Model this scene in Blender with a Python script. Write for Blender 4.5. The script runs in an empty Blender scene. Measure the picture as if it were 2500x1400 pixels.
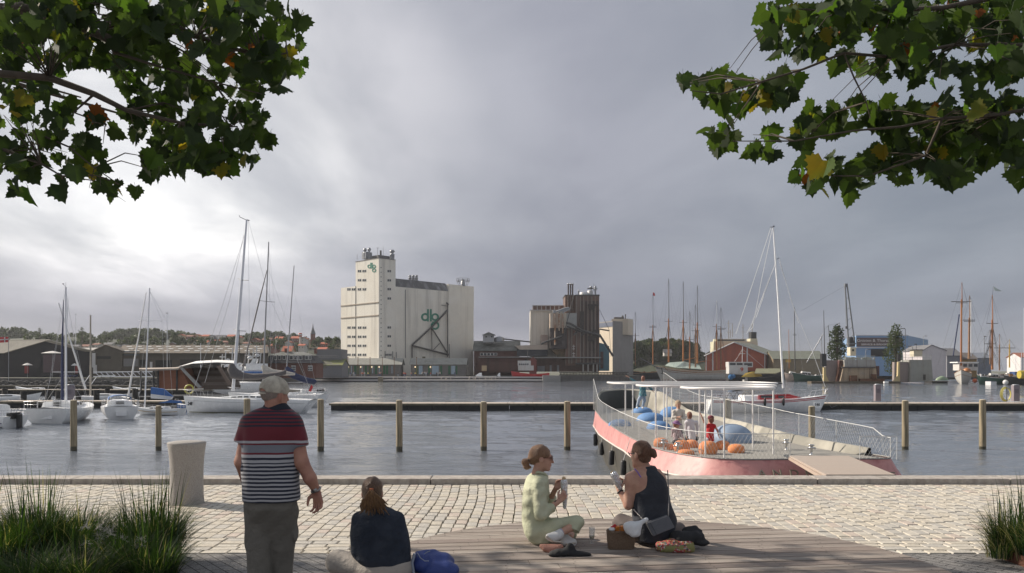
import bpy, bmesh, math, random
import numpy as np
from mathutils import Vector, Matrix
C = bpy.context.scene.collection
scene = bpy.context.scene
R = math.radians
EYE = 1.8; WZ = -2.8; LAND = -0.6; DECK = 0.045; FPX = 2000.0
# ------------------------------------------------------------------ camera
cam_d = bpy.data.cameras.new('camera'); cam = bpy.data.objects.new('camera', cam_d); C.objects.link(cam)
cam.location = (0, 0, EYE); cam.rotation_euler = (R(90), 0, 0)
cam_d.sensor_width = 36; cam_d.lens = 36*FPX/2500; cam_d.shift_y = 205/2500
cam_d.clip_start = .1; cam_d.clip_end = 6000
scene.camera = cam
scene.view_settings.view_transform = 'Standard'; scene.view_settings.look = 'None'
scene.view_settings.exposure = 0.34; scene.view_settings.gamma = 1
# ------------------------------------------------------------------ world
SUN_AZ = 66.0; SUN_EL = 33.0       # degrees left of the view direction / above the horizon
sdir = Vector((-math.sin(R(SUN_AZ))*math.cos(R(SUN_EL)), math.cos(R(SUN_AZ))*math.cos(R(SUN_EL)), math.sin(R(SUN_EL))))
w = bpy.data.worlds.new("World"); scene.world = w; w.use_nodes = True
nt = w.node_tree; nt.nodes.clear()
def N(t, **k):
    n = nt.nodes.new(t)
    for a, b in k.items(): setattr(n, a, b)
    return n
def L(a, b): nt.links.new(a, b)
def mth(op, a, b=None, clamp=False):
    n = N('ShaderNodeMath', operation=op, use_clamp=clamp)
    for i, v in enumerate((a, b)):
        if v is None: continue
        if isinstance(v, (int, float)): n.inputs[i].default_value = v
        else: L(v, n.inputs[i])
    return n.outputs[0]
def ramp(fac, stops, interp='LINEAR'):
    n = N('ShaderNodeValToRGB'); cr = n.color_ramp; cr.interpolation = interp
    while len(cr.elements) > 1: cr.elements.remove(cr.elements[-1])
    for i, (p, c) in enumerate(stops):
        e = cr.elements[0] if i == 0 else cr.elements.new(p)
        e.position = p; e.color = (c if len(c) == 4 else (*c, 1))
    if fac is not None: L(fac, n.inputs[0])
    return n.outputs[0]
def mix(kind, f, a, b):
    n = N('ShaderNodeMix', data_type='RGBA', blend_type=kind)
    for s, v in ((n.inputs[0], f), (n.inputs[6], a), (n.inputs[7], b)):
        if isinstance(v, (int, float)): s.default_value = v
        elif isinstance(v, tuple): s.default_value = (*v, 1)
        else: L(v, s)
    return n.outputs[2]
tc = N('ShaderNodeTexCoord'); sep = N('ShaderNodeSeparateXYZ'); L(tc.outputs['Generated'], sep.inputs[0])
sx, sy, sz = sep.outputs
# cloud deck seen in perspective: divide by height
den = mth('ADD', mth('MAXIMUM', sz, 0.0), 0.16)
cu = mth('DIVIDE', sx, den); cv = mth('DIVIDE', sy, den)
cmb = N('ShaderNodeCombineXYZ'); L(cu, cmb.inputs[0]); L(cv, cmb.inputs[1])
def noise(vec, scale, detail=5, rough=.55, dist=0.0, loc=(0,0,0), scl=(1,1,1)):
    mp = N('ShaderNodeMapping'); mp.inputs['Location'].default_value = loc; mp.inputs['Scale'].default_value = scl
    L(vec, mp.inputs[0]); n = N('ShaderNodeTexNoise'); L(mp.outputs[0], n.inputs['Vector'])
    n.inputs['Scale'].default_value = scale; n.inputs['Detail'].default_value = detail
    n.inputs['Roughness'].default_value = rough; n.inputs['Distortion'].default_value = dist
    return n.outputs[0]
n1 = noise(cmb.outputs[0], .62, 6, .5, .15, (3.1, 1.7, 0), (.9, .55, 1))
n2 = noise(cmb.outputs[0], 2.0, 6, .55, .3, (8.3, 2.2, 0), (.8, .45, 1))
glow = Vector((-.485, 1, .225)).normalized()
vd = N('ShaderNodeVectorMath', operation='DOT_PRODUCT'); L(tc.outputs['Generated'], vd.inputs[0]); vd.inputs[1].default_value = glow
g = vd.outputs['Value']
gn = mth('ADD', g, mth('MULTIPLY', mth('SUBTRACT', n1, .5), .075))
gn = mth('ADD', gn, mth('MULTIPLY', mth('SUBTRACT', n2, .5), .05))
gn = mth('SUBTRACT', gn, mth('MULTIPLY', mth('MAXIMUM', mth('SUBTRACT', .17, sz), 0.0), .30))
base = ramp(gn, [(0.0, (.40,.42,.46)), (.40, (.33,.355,.40)), (.62, (.265,.295,.345)), (.76, (.285,.305,.355)), (.87, (.315,.325,.38)), (.925, (.37,.38,.43)),
                 (.962, (.50,.505,.545)), (.985, (.76,.76,.775)), (1.0, (1.10,1.09,1.08))])
cl = ramp(n2, [(.34, (.86,.87,.89)), (.5, (1,1,1)), (.64, (1.12,1.11,1.10))])
base = mix('MULTIPLY', 1.0, base, cl)
cl2 = ramp(n1, [(.34, (.86,.87,.90)), (.5, (1,1,1)), (.64, (1.15,1.14,1.13))])
base = mix('MULTIPLY', 1.0, base, cl2)
hz = ramp(sz, [(0.0, (.84,.84,.88)), (.06, (.80,.80,.86)), (.15, (1,1,1)), (1.0, (1.0,1.0,1.0))])
base = mix('MULTIPLY', 1.0, base, hz)
sky = N('ShaderNodeTexSky', sky_type='NISHITA'); sky.sun_disc = False
sky.sun_elevation = R(SUN_EL); sky.sun_rotation = R(-SUN_AZ); sky.dust_density = 2.0
b1 = N('ShaderNodeBackground'); L(sky.outputs[0], b1.inputs[0]); b1.inputs[1].default_value = .08
b2 = N('ShaderNodeBackground'); L(base, b2.inputs[0]); b2.inputs[1].default_value = .86
mx = N('ShaderNodeMixShader'); mx.inputs[0].default_value = .93; L(b1.outputs[0], mx.inputs[1]); L(b2.outputs[0], mx.inputs[2])
wo = N('ShaderNodeOutputWorld'); L(mx.outputs[0], wo.inputs[0])
# ------------------------------------------------------------------ sun
sl = bpy.data.lights.new('sun', 'SUN'); sl.energy = 5.0; sl.angle = R(.6); sl.color = (1.0, .90, .77)
so = bpy.data.objects.new('sun', sl); C.objects.link(so)
so.rotation_euler = sdir.to_track_quat('Z', 'Y').to_euler()

# ------------------------------------------------------------------ materials
MATS = {}
def pm(name, col, rough=.65, var=.12, scale=3.0, bump=.15, bscale=None, metal=0.0, col2=None, c2=(.45,.62), stretch=(1,1,1),
       streak=None, trans=0.0, alpha=1.0, coat=0.0, spec=.5, emit=None, c2scale=None):
    """one procedural surface: base colour, a second tone in patches, fine mottling, optional vertical run-off streaks and relief"""
    global nt
    if name in MATS: return MATS[name]
    m = bpy.data.materials.new(name); m.use_nodes = True; nt = m.node_tree; nt.nodes.clear()
    t = N('ShaderNodeTexCoord').outputs['Object']
    c = None
    nz = noise(t, scale, 5, .6, 0, (0,0,0), stretch)
    dark = tuple(x*(1-var) for x in col); lite = tuple(min(1, x*(1+var)) for x in col)
    c = ramp(nz, [(.3, dark), (.7, lite)])
    if col2:
        n_2 = noise(t, c2scale or scale*.37, 6, .6, .3, (5.2, 1.3, 9.1), stretch)
        f = ramp(n_2, [(c2[0], (0,0,0)), (c2[1], (1,1,1))])
        c = mix('MIX', f, c, col2)
    if streak:
        n_3 = noise(t, streak[1], 4, .6, 0, (2,7,3), (1,1,.06))
        f = ramp(n_3, [(.5, (0,0,0)), (.72, (1,1,1))])
        f = mix('MULTIPLY', 1.0, f, (streak[2],)*3)
        c = mix('MIX', f, c, streak[0])
    p = N('ShaderNodeBsdfPrincipled'); L(c, p.inputs['Base Color'])
    rr = ramp(nz, [(.3, (max(0,rough-.07),)*3), (.7, (min(1,rough+.07),)*3)]); L(rr, p.inputs['Roughness'])
    p.inputs['Metallic'].default_value = metal
    p.inputs['Specular IOR Level'].default_value = spec
    if coat: p.inputs['Coat Weight'].default_value = coat; p.inputs['Coat Roughness'].default_value = .15
    if trans: p.inputs['Transmission Weight'].default_value = trans
    if alpha < 1: p.inputs['Alpha'].default_value = alpha
    if emit: p.inputs['Emission Color'].default_value = (*emit[0], 1); p.inputs['Emission Strength'].default_value = emit[1]
    if bump:
        bz = noise(t, bscale or scale*4, 5, .6, 0, (0,0,0), stretch)
        b = N('ShaderNodeBump'); b.inputs['Strength'].default_value = bump; b.inputs['Distance'].default_value = .02
        L(bz, b.inputs['Height']); L(b.outputs[0], p.inputs['Normal'])
    o = N('ShaderNodeOutputMaterial'); L(p.outputs[0], o.inputs[0])
    MATS[name] = m; return m
def bandmat(name, src, stops, rough=.8, bump=.12, bscale=60, wob=0.0, interp='CONSTANT'):
    """woven / printed bands along one local axis: stops in metres of that axis"""
    global nt
    m = bpy.data.materials.new(name); m.use_nodes = True; nt = m.node_tree; nt.nodes.clear()
    t = N('ShaderNodeTexCoord').outputs['Object']
    s = N('ShaderNodeSeparateXYZ'); L(t, s.inputs[0]); v = s.outputs[src]
    lo = stops[0][0]; hi = stops[-1][0]
    if wob:
        v = mth('ADD', v, mth('MULTIPLY', mth('SUBTRACT', noise(t, 5, 2), .5), wob))
    f = mth('DIVIDE', mth('SUBTRACT', v, lo), hi-lo)
    # several ramps would be needed beyond 32 stops
    c = ramp(f, [((z-lo)/(hi-lo), col) for z, col in stops], interp)
    c = mix('MULTIPLY', .5, c, ramp(noise(t, 40, 4), [(.3, (.75,.75,.75)), (.7, (1,1,1))]))
    p = N('ShaderNodeBsdfPrincipled'); L(c, p.inputs['Base Color']); p.inputs['Roughness'].default_value = rough
    b = N('ShaderNodeBump'); b.inputs['Strength'].default_value = bump; b.inputs['Distance'].default_value = .004
    L(noise(t, bscale, 4), b.inputs['Height']); L(b.outputs[0], p.inputs['Normal'])
    o = N('ShaderNodeOutputMaterial'); L(p.outputs[0], o.inputs[0]); MATS[name] = m; return m

# ------------------------------------------------------------------ geometry helpers
def W(px, py, D): return Vector(((px-1250)*D/FPX, D, EYE-(py-905)*D/FPX))     # a point at distance D seen at that pixel
def GD(py, z): return (EYE-z)*FPX/(py-905)                                     # distance of the level z at that row
def G(px, py, z=0.0):
    D = GD(py, z); return Vector(((px-1250)*D/FPX, D, z))
def tag(o, label=None, cat=None, group=None, kind=None):
    if label: o['label'] = label
    if cat: o['category'] = cat
    if group: o['group'] = group
    if kind: o['kind'] = kind
    return o
def thing(name, label, cat, loc, group=None):
    o = bpy.data.objects.new(name, None); C.objects.link(o); o.location = loc; o.empty_display_size = .1
    return tag(o, label, cat, group)
def wloc(o):
    v = Vector((0,0,0))
    while o is not None: v = v + o.location; o = o.parent
    return v
class MB:
    def __init__(s): s.v = []; s.f = []; s.m = []; s.sm = []
    def add(s, vs, fs, mi=0, smooth=False):
        o = len(s.v); s.v += [tuple(v) for v in vs]
        s.f += [tuple(i+o for i in f) for f in fs]; s.m += [mi]*len(fs); s.sm += [smooth]*len(fs); return s
    def box(s, c, size, rz=0, mi=0, rx=0, ry=0):
        hx, hy, hz_ = size[0]/2, size[1]/2, size[2]/2
        M = Matrix.Rotation(rz, 3, 'Z') @ Matrix.Rotation(ry, 3, 'Y') @ Matrix.Rotation(rx, 3, 'X'); c = Vector(c)
        vs = [c + M @ Vector((x*hx, y*hy, z*hz_)) for z in (-1,1) for x, y in ((-1,-1),(1,-1),(1,1),(-1,1))]
        return s.add(vs, [(3,2,1,0),(4,5,6,7),(0,1,5,4),(1,2,6,5),(2,3,7,6),(3,0,4,7)], mi)
    def prism(s, pts, z0, z1, mi=0):
        """closed plan polygon (counter-clockwise) between two levels"""
        n = len(pts); a = sum(pts[i][0]*pts[(i+1)%n][1]-pts[(i+1)%n][0]*pts[i][1] for i in range(n))
        if a < 0: pts = list(reversed(pts))
        vs = [(p[0], p[1], z0) for p in pts]+[(p[0], p[1], z1) for p in pts]
        fs = [tuple(reversed(range(n))), tuple(range(n, 2*n))]+[(i, (i+1)%n, n+(i+1)%n, n+i) for i in range(n)]
        return s.add(vs, fs, mi)
    def hexa(s, p, mi=0):      # 8 corners: bottom 4, top 4
        return s.add(p, [(3,2,1,0),(4,5,6,7),(0,1,5,4),(1,2,6,5),(2,3,7,6),(3,0,4,7)], mi)
    def slab(s, quad, t, mi=0):       # thick quad: extruded along its normal
        q = [Vector(v) for v in quad]; n = (q[1]-q[0]).cross(q[3]-q[0]).normalized()*t
        return s.hexa([v-n for v in q]+q, mi)
    def extr(s, poly, vec, mi=0):     # any planar polygon extruded by vec
        n = len(poly); vec = Vector(vec); a = [Vector(p) for p in poly]; b = [p+vec for p in a]
        return s.add(a+b, [tuple(range(n)), tuple(reversed(range(n, 2*n)))]+[(i, n+i, n+(i+1)%n, (i+1)%n) for i in range(n)], mi)
    def tube(s, path, r, n=6, mi=0, closed=False, smooth=True):
        P = [Vector(p) for p in path]; k = len(P)
        if isinstance(r, (int, float)): r = [r]*k
        rings = []; up = None
        for i in range(k):
            if closed: d = P[(i+1)%k]-P[i-1]
            else: d = P[min(i+1, k-1)]-P[max(i-1, 0)]
            if d.length < 1e-9: d = Vector((0,0,1))
            d.normalize()
            if up is None: up = Vector((0,0,1)) if abs(d.z) < .9 else Vector((1,0,0))
            a = d.cross(up)
            if a.length < 1e-4: a = d.cross(Vector((0,1,0)))
            a.normalize(); b = a.cross(d).normalized(); up = b
            rings.append([P[i]+(a*math.cos(2*math.pi*j/n)+b*math.sin(2*math.pi*j/n))*r[i] for j in range(n)])
        vs = [v for q in rings for v in q]; fs = []
        for i in range(k if closed else k-1):
            for j in range(n):
                a0 = i*n+j; a1 = i*n+(j+1)%n; b0 = ((i+1)%k)*n+j; b1 = ((i+1)%k)*n+(j+1)%n
                fs.append((a0, a1, b1, b0))
        s.add(vs, fs, mi, smooth)
        if not closed:
            s.add(rings[0], [tuple(reversed(range(n)))], mi); s.add(rings[-1], [tuple(range(n))], mi)
        return s
    def lathe(s, c, prof, n=20, mi=0, smooth=True, axis=None, sx=1, sy=1):
        """profile [(r, z)] about the vertical through c"""
        vs = []; fs = []; c = Vector(c); k = len(prof)
        for r, z in prof:
            for j in range(n):
                a = 2*math.pi*j/n; v = Vector((r*math.cos(a)*sx, r*math.sin(a)*sy, z))
                if axis is not None: v = axis @ v
                vs.append(c+v)
        for i in range(k-1):
            for j in range(n): fs.append((i*n+j, i*n+(j+1)%n, (i+1)*n+(j+1)%n, (i+1)*n+j))
        s.add(vs, fs, mi, smooth)
        if prof[0][0] > 1e-4: s.add(vs[:n], [tuple(reversed(range(n)))], mi)
        if prof[-1][0] > 1e-4: s.add(vs[-n:], [tuple(range(n))], mi)
        return s
    def ball(s, c, r, n=12, mi=0, flat=None):
        r = (r, r, r) if isinstance(r, (int, float)) else r
        k = max(5, n//2); prof = [(math.sin(math.pi*i/k), -math.cos(math.pi*i/k)) for i in range(k+1)]
        vs = []; fs = []; c = Vector(c)
        for a, z in prof:
            for j in range(n):
                t = 2*math.pi*j/n; vs.append(c+Vector((a*math.cos(t)*r[0], a*math.sin(t)*r[1], z*r[2])))
        for i in range(k):
            for j in range(n): fs.append((i*n+j, i*n+(j+1)%n, (i+1)*n+(j+1)%n, (i+1)*n+j))
        return s.add(vs, fs, mi, True)
    def loft(s, rings, mi=0, smooth=True, closed=True, cap=(True, True)):
        n = len(rings[0]); vs = [v for q in rings for v in q]; fs = []
        for i in range(len(rings)-1):
            for j in range(n if closed else n-1):
                fs.append((i*n+j, i*n+(j+1)%n, (i+1)*n+(j+1)%n, (i+1)*n+j))
        s.add(vs, fs, mi, smooth)
        if cap[0]: s.add(rings[0], [tuple(reversed(range(n)))], mi)
        if cap[1]: s.add(rings[-1], [tuple(range(n))], mi)
        return s
    def build(s, name, mat, parent=None, label=None, bevel=0, at=None):
        me = bpy.data.meshes.new(name)
        o = bpy.data.objects.new(name, me); C.objects.link(o)
        off = Vector((0,0,0))
        if parent is not None: o.parent = parent; off = wloc(parent)
        if at is not None: o.location = Vector(at)-off; off = Vector(at)
        vv = np.array(s.v, dtype=np.float64).reshape(-1, 3)-np.array(off)
        me.from_pydata([tuple(v) for v in vv], [], s.f)
        for m in (mat if isinstance(mat, (list, tuple)) else [mat]): me.materials.append(m)
        me.polygons.foreach_set('material_index', s.m); me.polygons.foreach_set('use_smooth', s.sm)
        me.validate(); me.update()
        if bevel:
            b = o.modifiers.new('bevel', 'BEVEL'); b.width = bevel; b.segments = 2; b.limit_method = 'ANGLE'
        if label: o['label'] = label
        return o
def single(mb, name, mat, label, cat, at, group=None, bevel=0, kind=None):
    o = mb.build(name, mat, None, at=at, bevel=bevel); return tag(o, label, cat, group, kind)
def struct(mb, name, mat, at=(0,0,0)):
    o = mb.build(name, mat, None, at=at); o['kind'] = 'structure'; return o
def copy_tree(o, parent=None):
    c = o.copy(); C.objects.link(c)
    if parent is not None: c.parent = parent
    for ch in [x for x in bpy.data.objects if x.parent == o]: copy_tree(ch, c)
    return c
def text_mesh(txt, size, depth=.01, shear=0.0, bold=0.0):
    cu_ = bpy.data.curves.new('lettering', 'FONT'); cu_.body = txt; cu_.size = size; cu_.extrude = depth; cu_.shear = shear
    cu_.offset = bold; cu_.align_x = 'LEFT'; cu_.resolution_u = 3
    o = bpy.data.objects.new('lettering', cu_); C.objects.link(o); bpy.context.view_layer.update()
    dg = bpy.context.evaluated_depsgraph_get(); me = bpy.data.meshes.new_from_object(o.evaluated_get(dg))
    vs = np.array([v.co[:] for v in me.vertices]); fs = [tuple(p.vertices) for p in me.polygons]
    bpy.data.objects.remove(o); bpy.data.curves.remove(cu_); bpy.data.meshes.remove(me)
    return vs, fs
def lettering(txt, p0, right, up, width, height, mat, parent, name='lettering', depth=.01, shear=0.0, bold=0.0):
    """the words laid on a plane: lower left corner p0, fitted to width x height"""
    vs, fs = text_mesh(txt, 1.0, 0.5, shear, bold)
    x0, x1 = vs[:,0].min(), vs[:,0].max(); y0, y1 = vs[:,1].min(), vs[:,1].max()
    right = Vector(right).normalized(); up = Vector(up).normalized(); nn = right.cross(up)
    vs2 = [Vector(p0)+right*((v[0]-x0)/(x1-x0)*width)+up*((v[1]-y0)/(y1-y0)*height)+nn*(v[2]*2*depth) for v in vs]
    return MB().add(vs2, fs).build(name, mat, parent)

# ------------------------------------------------------------------ blended volumes (bodies, clothes, hair)
def surface(prims, vox, fold=None, cuts=()):
    lo = np.full(3, 1e9); hi = np.full(3, -1e9)
    for p in prims:
        if p[0] == 'sub': continue
        a, b = bounds(p); lo = np.minimum(lo, a); hi = np.maximum(hi, b)
    lo -= 4*vox; hi += 4*vox
    n = np.ceil((hi-lo)/vox).astype(int)+1
    F = np.full(n, 1e3, np.float32)
    ax = [lo[i]+vox*np.arange(n[i]) for i in range(3)]
    for p in prims:
        sub = p[0] == 'sub'; q = p[1] if sub else p
        a, b = bounds(q); k = q[-1]; mg = max(k, 3*vox)+vox
        i0 = np.clip(((a-mg-lo)/vox).astype(int), 0, n-1); i1 = np.clip(((b+mg-lo)/vox).astype(int)+2, 1, n)
        if (i1 <= i0).any(): continue
        X, Y, Z = np.meshgrid(ax[0][i0[0]:i1[0]], ax[1][i0[1]:i1[1]], ax[2][i0[2]:i1[2]], indexing='ij')
        d = dist(q, X, Y, Z)
        S = (slice(i0[0], i1[0]), slice(i0[1], i1[1]), slice(i0[2], i1[2]))
        f = F[S]
        if sub: F[S] = np.maximum(f, -d)
        else:
            h = np.maximum(k-np.abs(f-d), 0)/max(k, 1e-6)
            F[S] = np.minimum(f, d)-h*h*k*.25
    for (pt, nn) in cuts:
        X, Y, Z = np.meshgrid(*ax, indexing='ij')
        F = np.maximum(F, ((X-pt[0])*nn[0]+(Y-pt[1])*nn[1]+(Z-pt[2])*nn[2]).astype(np.float32))
    I = F < 0
    c = [(i, j, k) for i in (0,1) for j in (0,1) for k in (0,1)]
    sh = [s-1 for s in F.shape]
    sl_ = lambda o: tuple(slice(o[i], o[i]+sh[i]) for i in range(3))
    cnt = sum(I[sl_(o)].astype(np.int8) for o in c)
    act = (cnt > 0) & (cnt < 8); idx = np.full(sh, -1, np.int64); cells = np.argwhere(act); idx[act] = np.arange(len(cells))
    acc = np.zeros((len(cells), 3)); wt = np.zeros(len(cells))
    for a in range(8):
        for b in range(a+1, 8):
            oa, ob = np.array(c[a]), np.array(c[b])
            if np.abs(oa-ob).sum() != 1: continue
            fa = F[tuple((cells+oa).T)]; fb = F[tuple((cells+ob).T)]
            m = (fa < 0) != (fb < 0); t = np.where(m, fa/np.where(fa == fb, 1, fa-fb), 0); t = np.clip(t, 0, 1)
            acc += m[:, None]*(oa+t[:, None]*(ob-oa)); wt += m
    vs = lo+vox*(cells+acc/np.maximum(wt, 1)[:, None])
    faces = []
    for axn in range(3):
        u, v = [(1,2),(2,0),(0,1)][axn]
        d = np.zeros(3, int); d[axn] = 1
        A = I[tuple(slice(0, F.shape[i]-d[i]) for i in range(3))]; B = I[tuple(slice(d[i], F.shape[i]) for i in range(3))]
        e = np.argwhere(A != B); fl = A[tuple(e.T)]
        du = np.zeros(3, int); du[u] = 1; dv = np.zeros(3, int); dv[v] = 1
        ok = (e[:, u] > 0) & (e[:, v] > 0); e = e[ok]; fl = fl[ok]
        q = np.stack([idx[tuple((e-du-dv).T)], idx[tuple((e-dv).T)], idx[tuple(e.T)], idx[tuple((e-du).T)]], 1)
        q[~fl] = q[~fl][:, ::-1]; q = q[(q >= 0).all(1)]; faces.append(q)
    fs = np.concatenate(faces)
    # relax a little so voxel steps vanish
    for it in range(3):
        s_ = np.zeros_like(vs); k_ = np.zeros(len(vs))
        for i in range(4):
            a = fs[:, i]; b = fs[:, (i+1) % 4]
            np.add.at(s_, a, vs[b]); np.add.at(k_, a, 1); np.add.at(s_, b, vs[a]); np.add.at(k_, b, 1)
        vs = vs*.5+.5*s_/np.maximum(k_, 1)[:, None]
    if fold is not None:
        nr = np.zeros_like(vs); a, b, d = vs[fs[:,0]], vs[fs[:,1]], vs[fs[:,3]]; fn = np.cross(b-a, d-a)
        for i in range(4): np.add.at(nr, fs[:, i], fn)
        nr /= np.maximum(np.linalg.norm(nr, axis=1), 1e-12)[:, None]
        vs = vs+nr*fold(vs)[:, None]
    return vs, fs
def bounds(p):
    t = p[0]
    if t in ('cap', 'cone'):
        a, b = np.array(p[1]), np.array(p[2]); r = max(p[3], p[4]); return np.minimum(a, b)-r, np.maximum(a, b)+r
    if t == 'ell':
        r = max(p[2]); c = np.array(p[1]); return c-r, c+r
    if t == 'loft':
        T = np.array(p[1]); return np.array([(T[:,1]-T[:,3]).min(), (T[:,2]-T[:,4]).min(), T[:,0].min()]), np.array([(T[:,1]+T[:,3]).max(), (T[:,2]+T[:,4]).max(), T[:,0].max()])
def dist(p, X, Y, Z):
    t = p[0]
    if t in ('cap', 'cone'):
        a, b = np.array(p[1]), np.array(p[2]); ba = b-a; l2 = max((ba*ba).sum(), 1e-9)
        h0 = ((X-a[0])*ba[0]+(Y-a[1])*ba[1]+(Z-a[2])*ba[2])/l2; h = np.clip(h0, 0, 1)
        d = np.sqrt((X-a[0]-h*ba[0])**2+(Y-a[1]-h*ba[1])**2+(Z-a[2]-h*ba[2])**2)-(p[3]+(p[4]-p[3])*h)
        if t == 'cone': d = np.maximum(d, (h0-1)*math.sqrt(l2))
        return d.astype(np.float32)
    if t == 'ell':
        c = np.array(p[1]); r = p[2]; Rm = p[3]
        x, y, z = X-c[0], Y-c[1], Z-c[2]
        if Rm is not None:
            x, y, z = (Rm[0][0]*x+Rm[0][1]*y+Rm[0][2]*z, Rm[1][0]*x+Rm[1][1]*y+Rm[1][2]*z, Rm[2][0]*x+Rm[2][1]*y+Rm[2][2]*z)
        k0 = np.sqrt((x/r[0])**2+(y/r[1])**2+(z/r[2])**2); k1 = np.sqrt((x/r[0]**2)**2+(y/r[1]**2)**2+(z/r[2]**2)**2)
        return (k0*(k0-1)/np.maximum(k1, 1e-6)).astype(np.float32)
    if t == 'loft':
        T = np.array(sorted(p[1])); z = Z
        cx, cy, rx, ry = [np.interp(z, T[:,0], T[:,i]) for i in (1,2,3,4)]
        e = p[2]
        q = (np.abs((X-cx)/rx)**e+np.abs((Y-cy)/ry)**e)**(1/e)
        d = (q-1)*np.minimum(rx, ry); d = np.maximum(d, np.maximum(T[0,0]-z, z-T[-1,0])); return d.astype(np.float32)
def cap(a, b, r0, r1=None, k=.02): return ('cap', tuple(a), tuple(b), r0, r0 if r1 is None else r1, k)
def cone(a, b, r0, r1, k=.02): return ('cone', tuple(a), tuple(b), r0, r1, k)
def ell(c, r, fr=None, k=.02): return ('ell', tuple(c), r, None if fr is None else [tuple(v) for v in fr], k)
def organic(prims, vox, name, mat, parent, fold=None, cuts=(), label=None):
    vs, fs = surface(prims, vox, fold, cuts)
    me = bpy.data.meshes.new(name); o = bpy.data.objects.new(name, me); C.objects.link(o)
    off = np.array(wloc(parent)) if parent is not None else np.zeros(3)
    if parent is not None: o.parent = parent
    vs = vs-off
    me.vertices.add(len(vs)); me.vertices.foreach_set('co', vs.astype(np.float32).ravel())
    me.loops.add(len(fs)*4); me.loops.foreach_set('vertex_index', fs.astype(np.int32).ravel())
    me.polygons.add(len(fs)); me.polygons.foreach_set('loop_start', np.arange(0, len(fs)*4, 4, dtype=np.int32))
    me.polygons.foreach_set('loop_total', np.full(len(fs), 4, np.int32))
    me.polygons.foreach_set('use_smooth', np.ones(len(fs), bool))
    me.materials.append(mat); me.update(calc_edges=True); me.validate()
    if label: o['label'] = label
    return o
def frame(f, u):
    f = Vector(f).normalized(); r = f.cross(Vector(u)).normalized(); u = r.cross(f).normalized(); return r, f, u
# ================================================================== SETTING
rng = np.random.default_rng(5); random.seed(5)
# ---- water
def water_mat():
    global nt
    m = bpy.data.materials.new('harbour_water'); m.use_nodes = True; nt = m.node_tree; nt.nodes.clear()
    t = N('ShaderNodeTexCoord').outputs['Object']
    a = noise(t, .9, 6, .62, .4, (0,0,0), (.55, 1.0, 1)); b = noise(t, 3.6, 5, .65, .2, (4,1,0), (.4, 1.1, 1)); c = noise(t, .17, 3, .5, .3, (9,4,0), (.5, 1, 1))
    calm = ramp(noise(t, .045, 4, .55, .8, (2,6,0), (.35, 1, 1)), [(.36, (.45,)*3), (.60, (1,)*3)])
    h = mth('ADD', mth('MULTIPLY', a, 1.3), mth('ADD', mth('MULTIPLY', b, .8), mth('MULTIPLY', c, 2.2)))
    bp = N('ShaderNodeBump'); bp.inputs['Distance'].default_value = .10; L(h, bp.inputs['Height'])
    L(mth('MULTIPLY', calm, 1.0), bp.inputs['Strength'])
    p = N('ShaderNodeBsdfPrincipled'); p.inputs['Base Color'].default_value = (.14,.16,.19,1); p.inputs['Metallic'].default_value = .10; p.inputs['Roughness'].default_value = .04
    p.inputs['IOR'].default_value = 1.75; p.inputs['Specular IOR Level'].default_value = .7; L(bp.outputs[0], p.inputs['Normal'])
    o = N('ShaderNodeOutputMaterial'); L(p.outputs[0], o.inputs[0]); return m
def water():
    """wind ripples as real relief: crests mostly along x, amplitude varying in gusts; finer mesh near the quay"""
    r = np.random.default_rng(2); Ds = [13.4]
    while Ds[-1] < 420: Ds.append(Ds[-1]+min(max(Ds[-1]**2*.75/9200, .085), 3.2))
    Ds = np.array(Ds); us = np.linspace(-.86, .86, 860); Y, U = np.meshgrid(Ds, us, indexing='ij'); X = U*(Y+6)
    step = np.gradient(Ds)[:, None]; Z = np.zeros_like(X); gust = .62+.25*np.sin(X*.05+Y*.11+1)+.22*np.sin(X*.023-Y*.07+2.2)+.16*np.sin(X*.13+Y*.31)
    for k in range(58):
        lam = .6*(8.0/.6)**r.random(); th = r.normal()*.42; kx, ky = math.sin(th)*2*math.pi/lam, math.cos(th)*2*math.pi/lam
        A = .0185*lam/(2*math.pi)*r.uniform(.6, 1.5)*(1.5 if 1.1 < lam < 4 else .8); fade = np.clip(lam/(step*2.2)-.6, 0, 1)
        Z += A*fade*np.sin(kx*X+ky*Y+r.uniform(0, 6.28)+.6*np.sin(X*.21+Y*.17+k))
    Z *= np.clip(gust, .15, 1.3); n, m = X.shape; Z[-1] = 0
    co = np.stack([X, Y, Z+WZ], -1).reshape(-1, 3); a = (np.arange(n-1)[:, None]*m+np.arange(m-1)[None]).ravel(); f = np.stack([a, a+m, a+m+1, a+1], 1)[:, ::-1]
    me = bpy.data.meshes.new('water'); o = bpy.data.objects.new('water', me); C.objects.link(o); o['kind'] = 'structure'
    ext = np.array([(-2500,10,WZ-.35),(2500,10,WZ-.35),(2500,3500,WZ-.35),(-2500,3500,WZ-.35)]); b = len(co); co = np.concatenate([co, ext]); f = np.concatenate([f, [[b, b+1, b+2, b+3]]])
    me.vertices.add(len(co)); me.vertices.foreach_set('co', co.astype(np.float32).ravel()); me.loops.add(len(f)*4); me.loops.foreach_set('vertex_index', f.astype(np.int32).ravel())
    me.polygons.add(len(f)); me.polygons.foreach_set('loop_start', np.arange(0, len(f)*4, 4, dtype=np.int32)); me.polygons.foreach_set('loop_total', np.full(len(f), 4, np.int32)); me.polygons.foreach_set('use_smooth', np.ones(len(f), bool))
    me.materials.append(water_mat()); me.update(calc_edges=True)
water()
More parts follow.
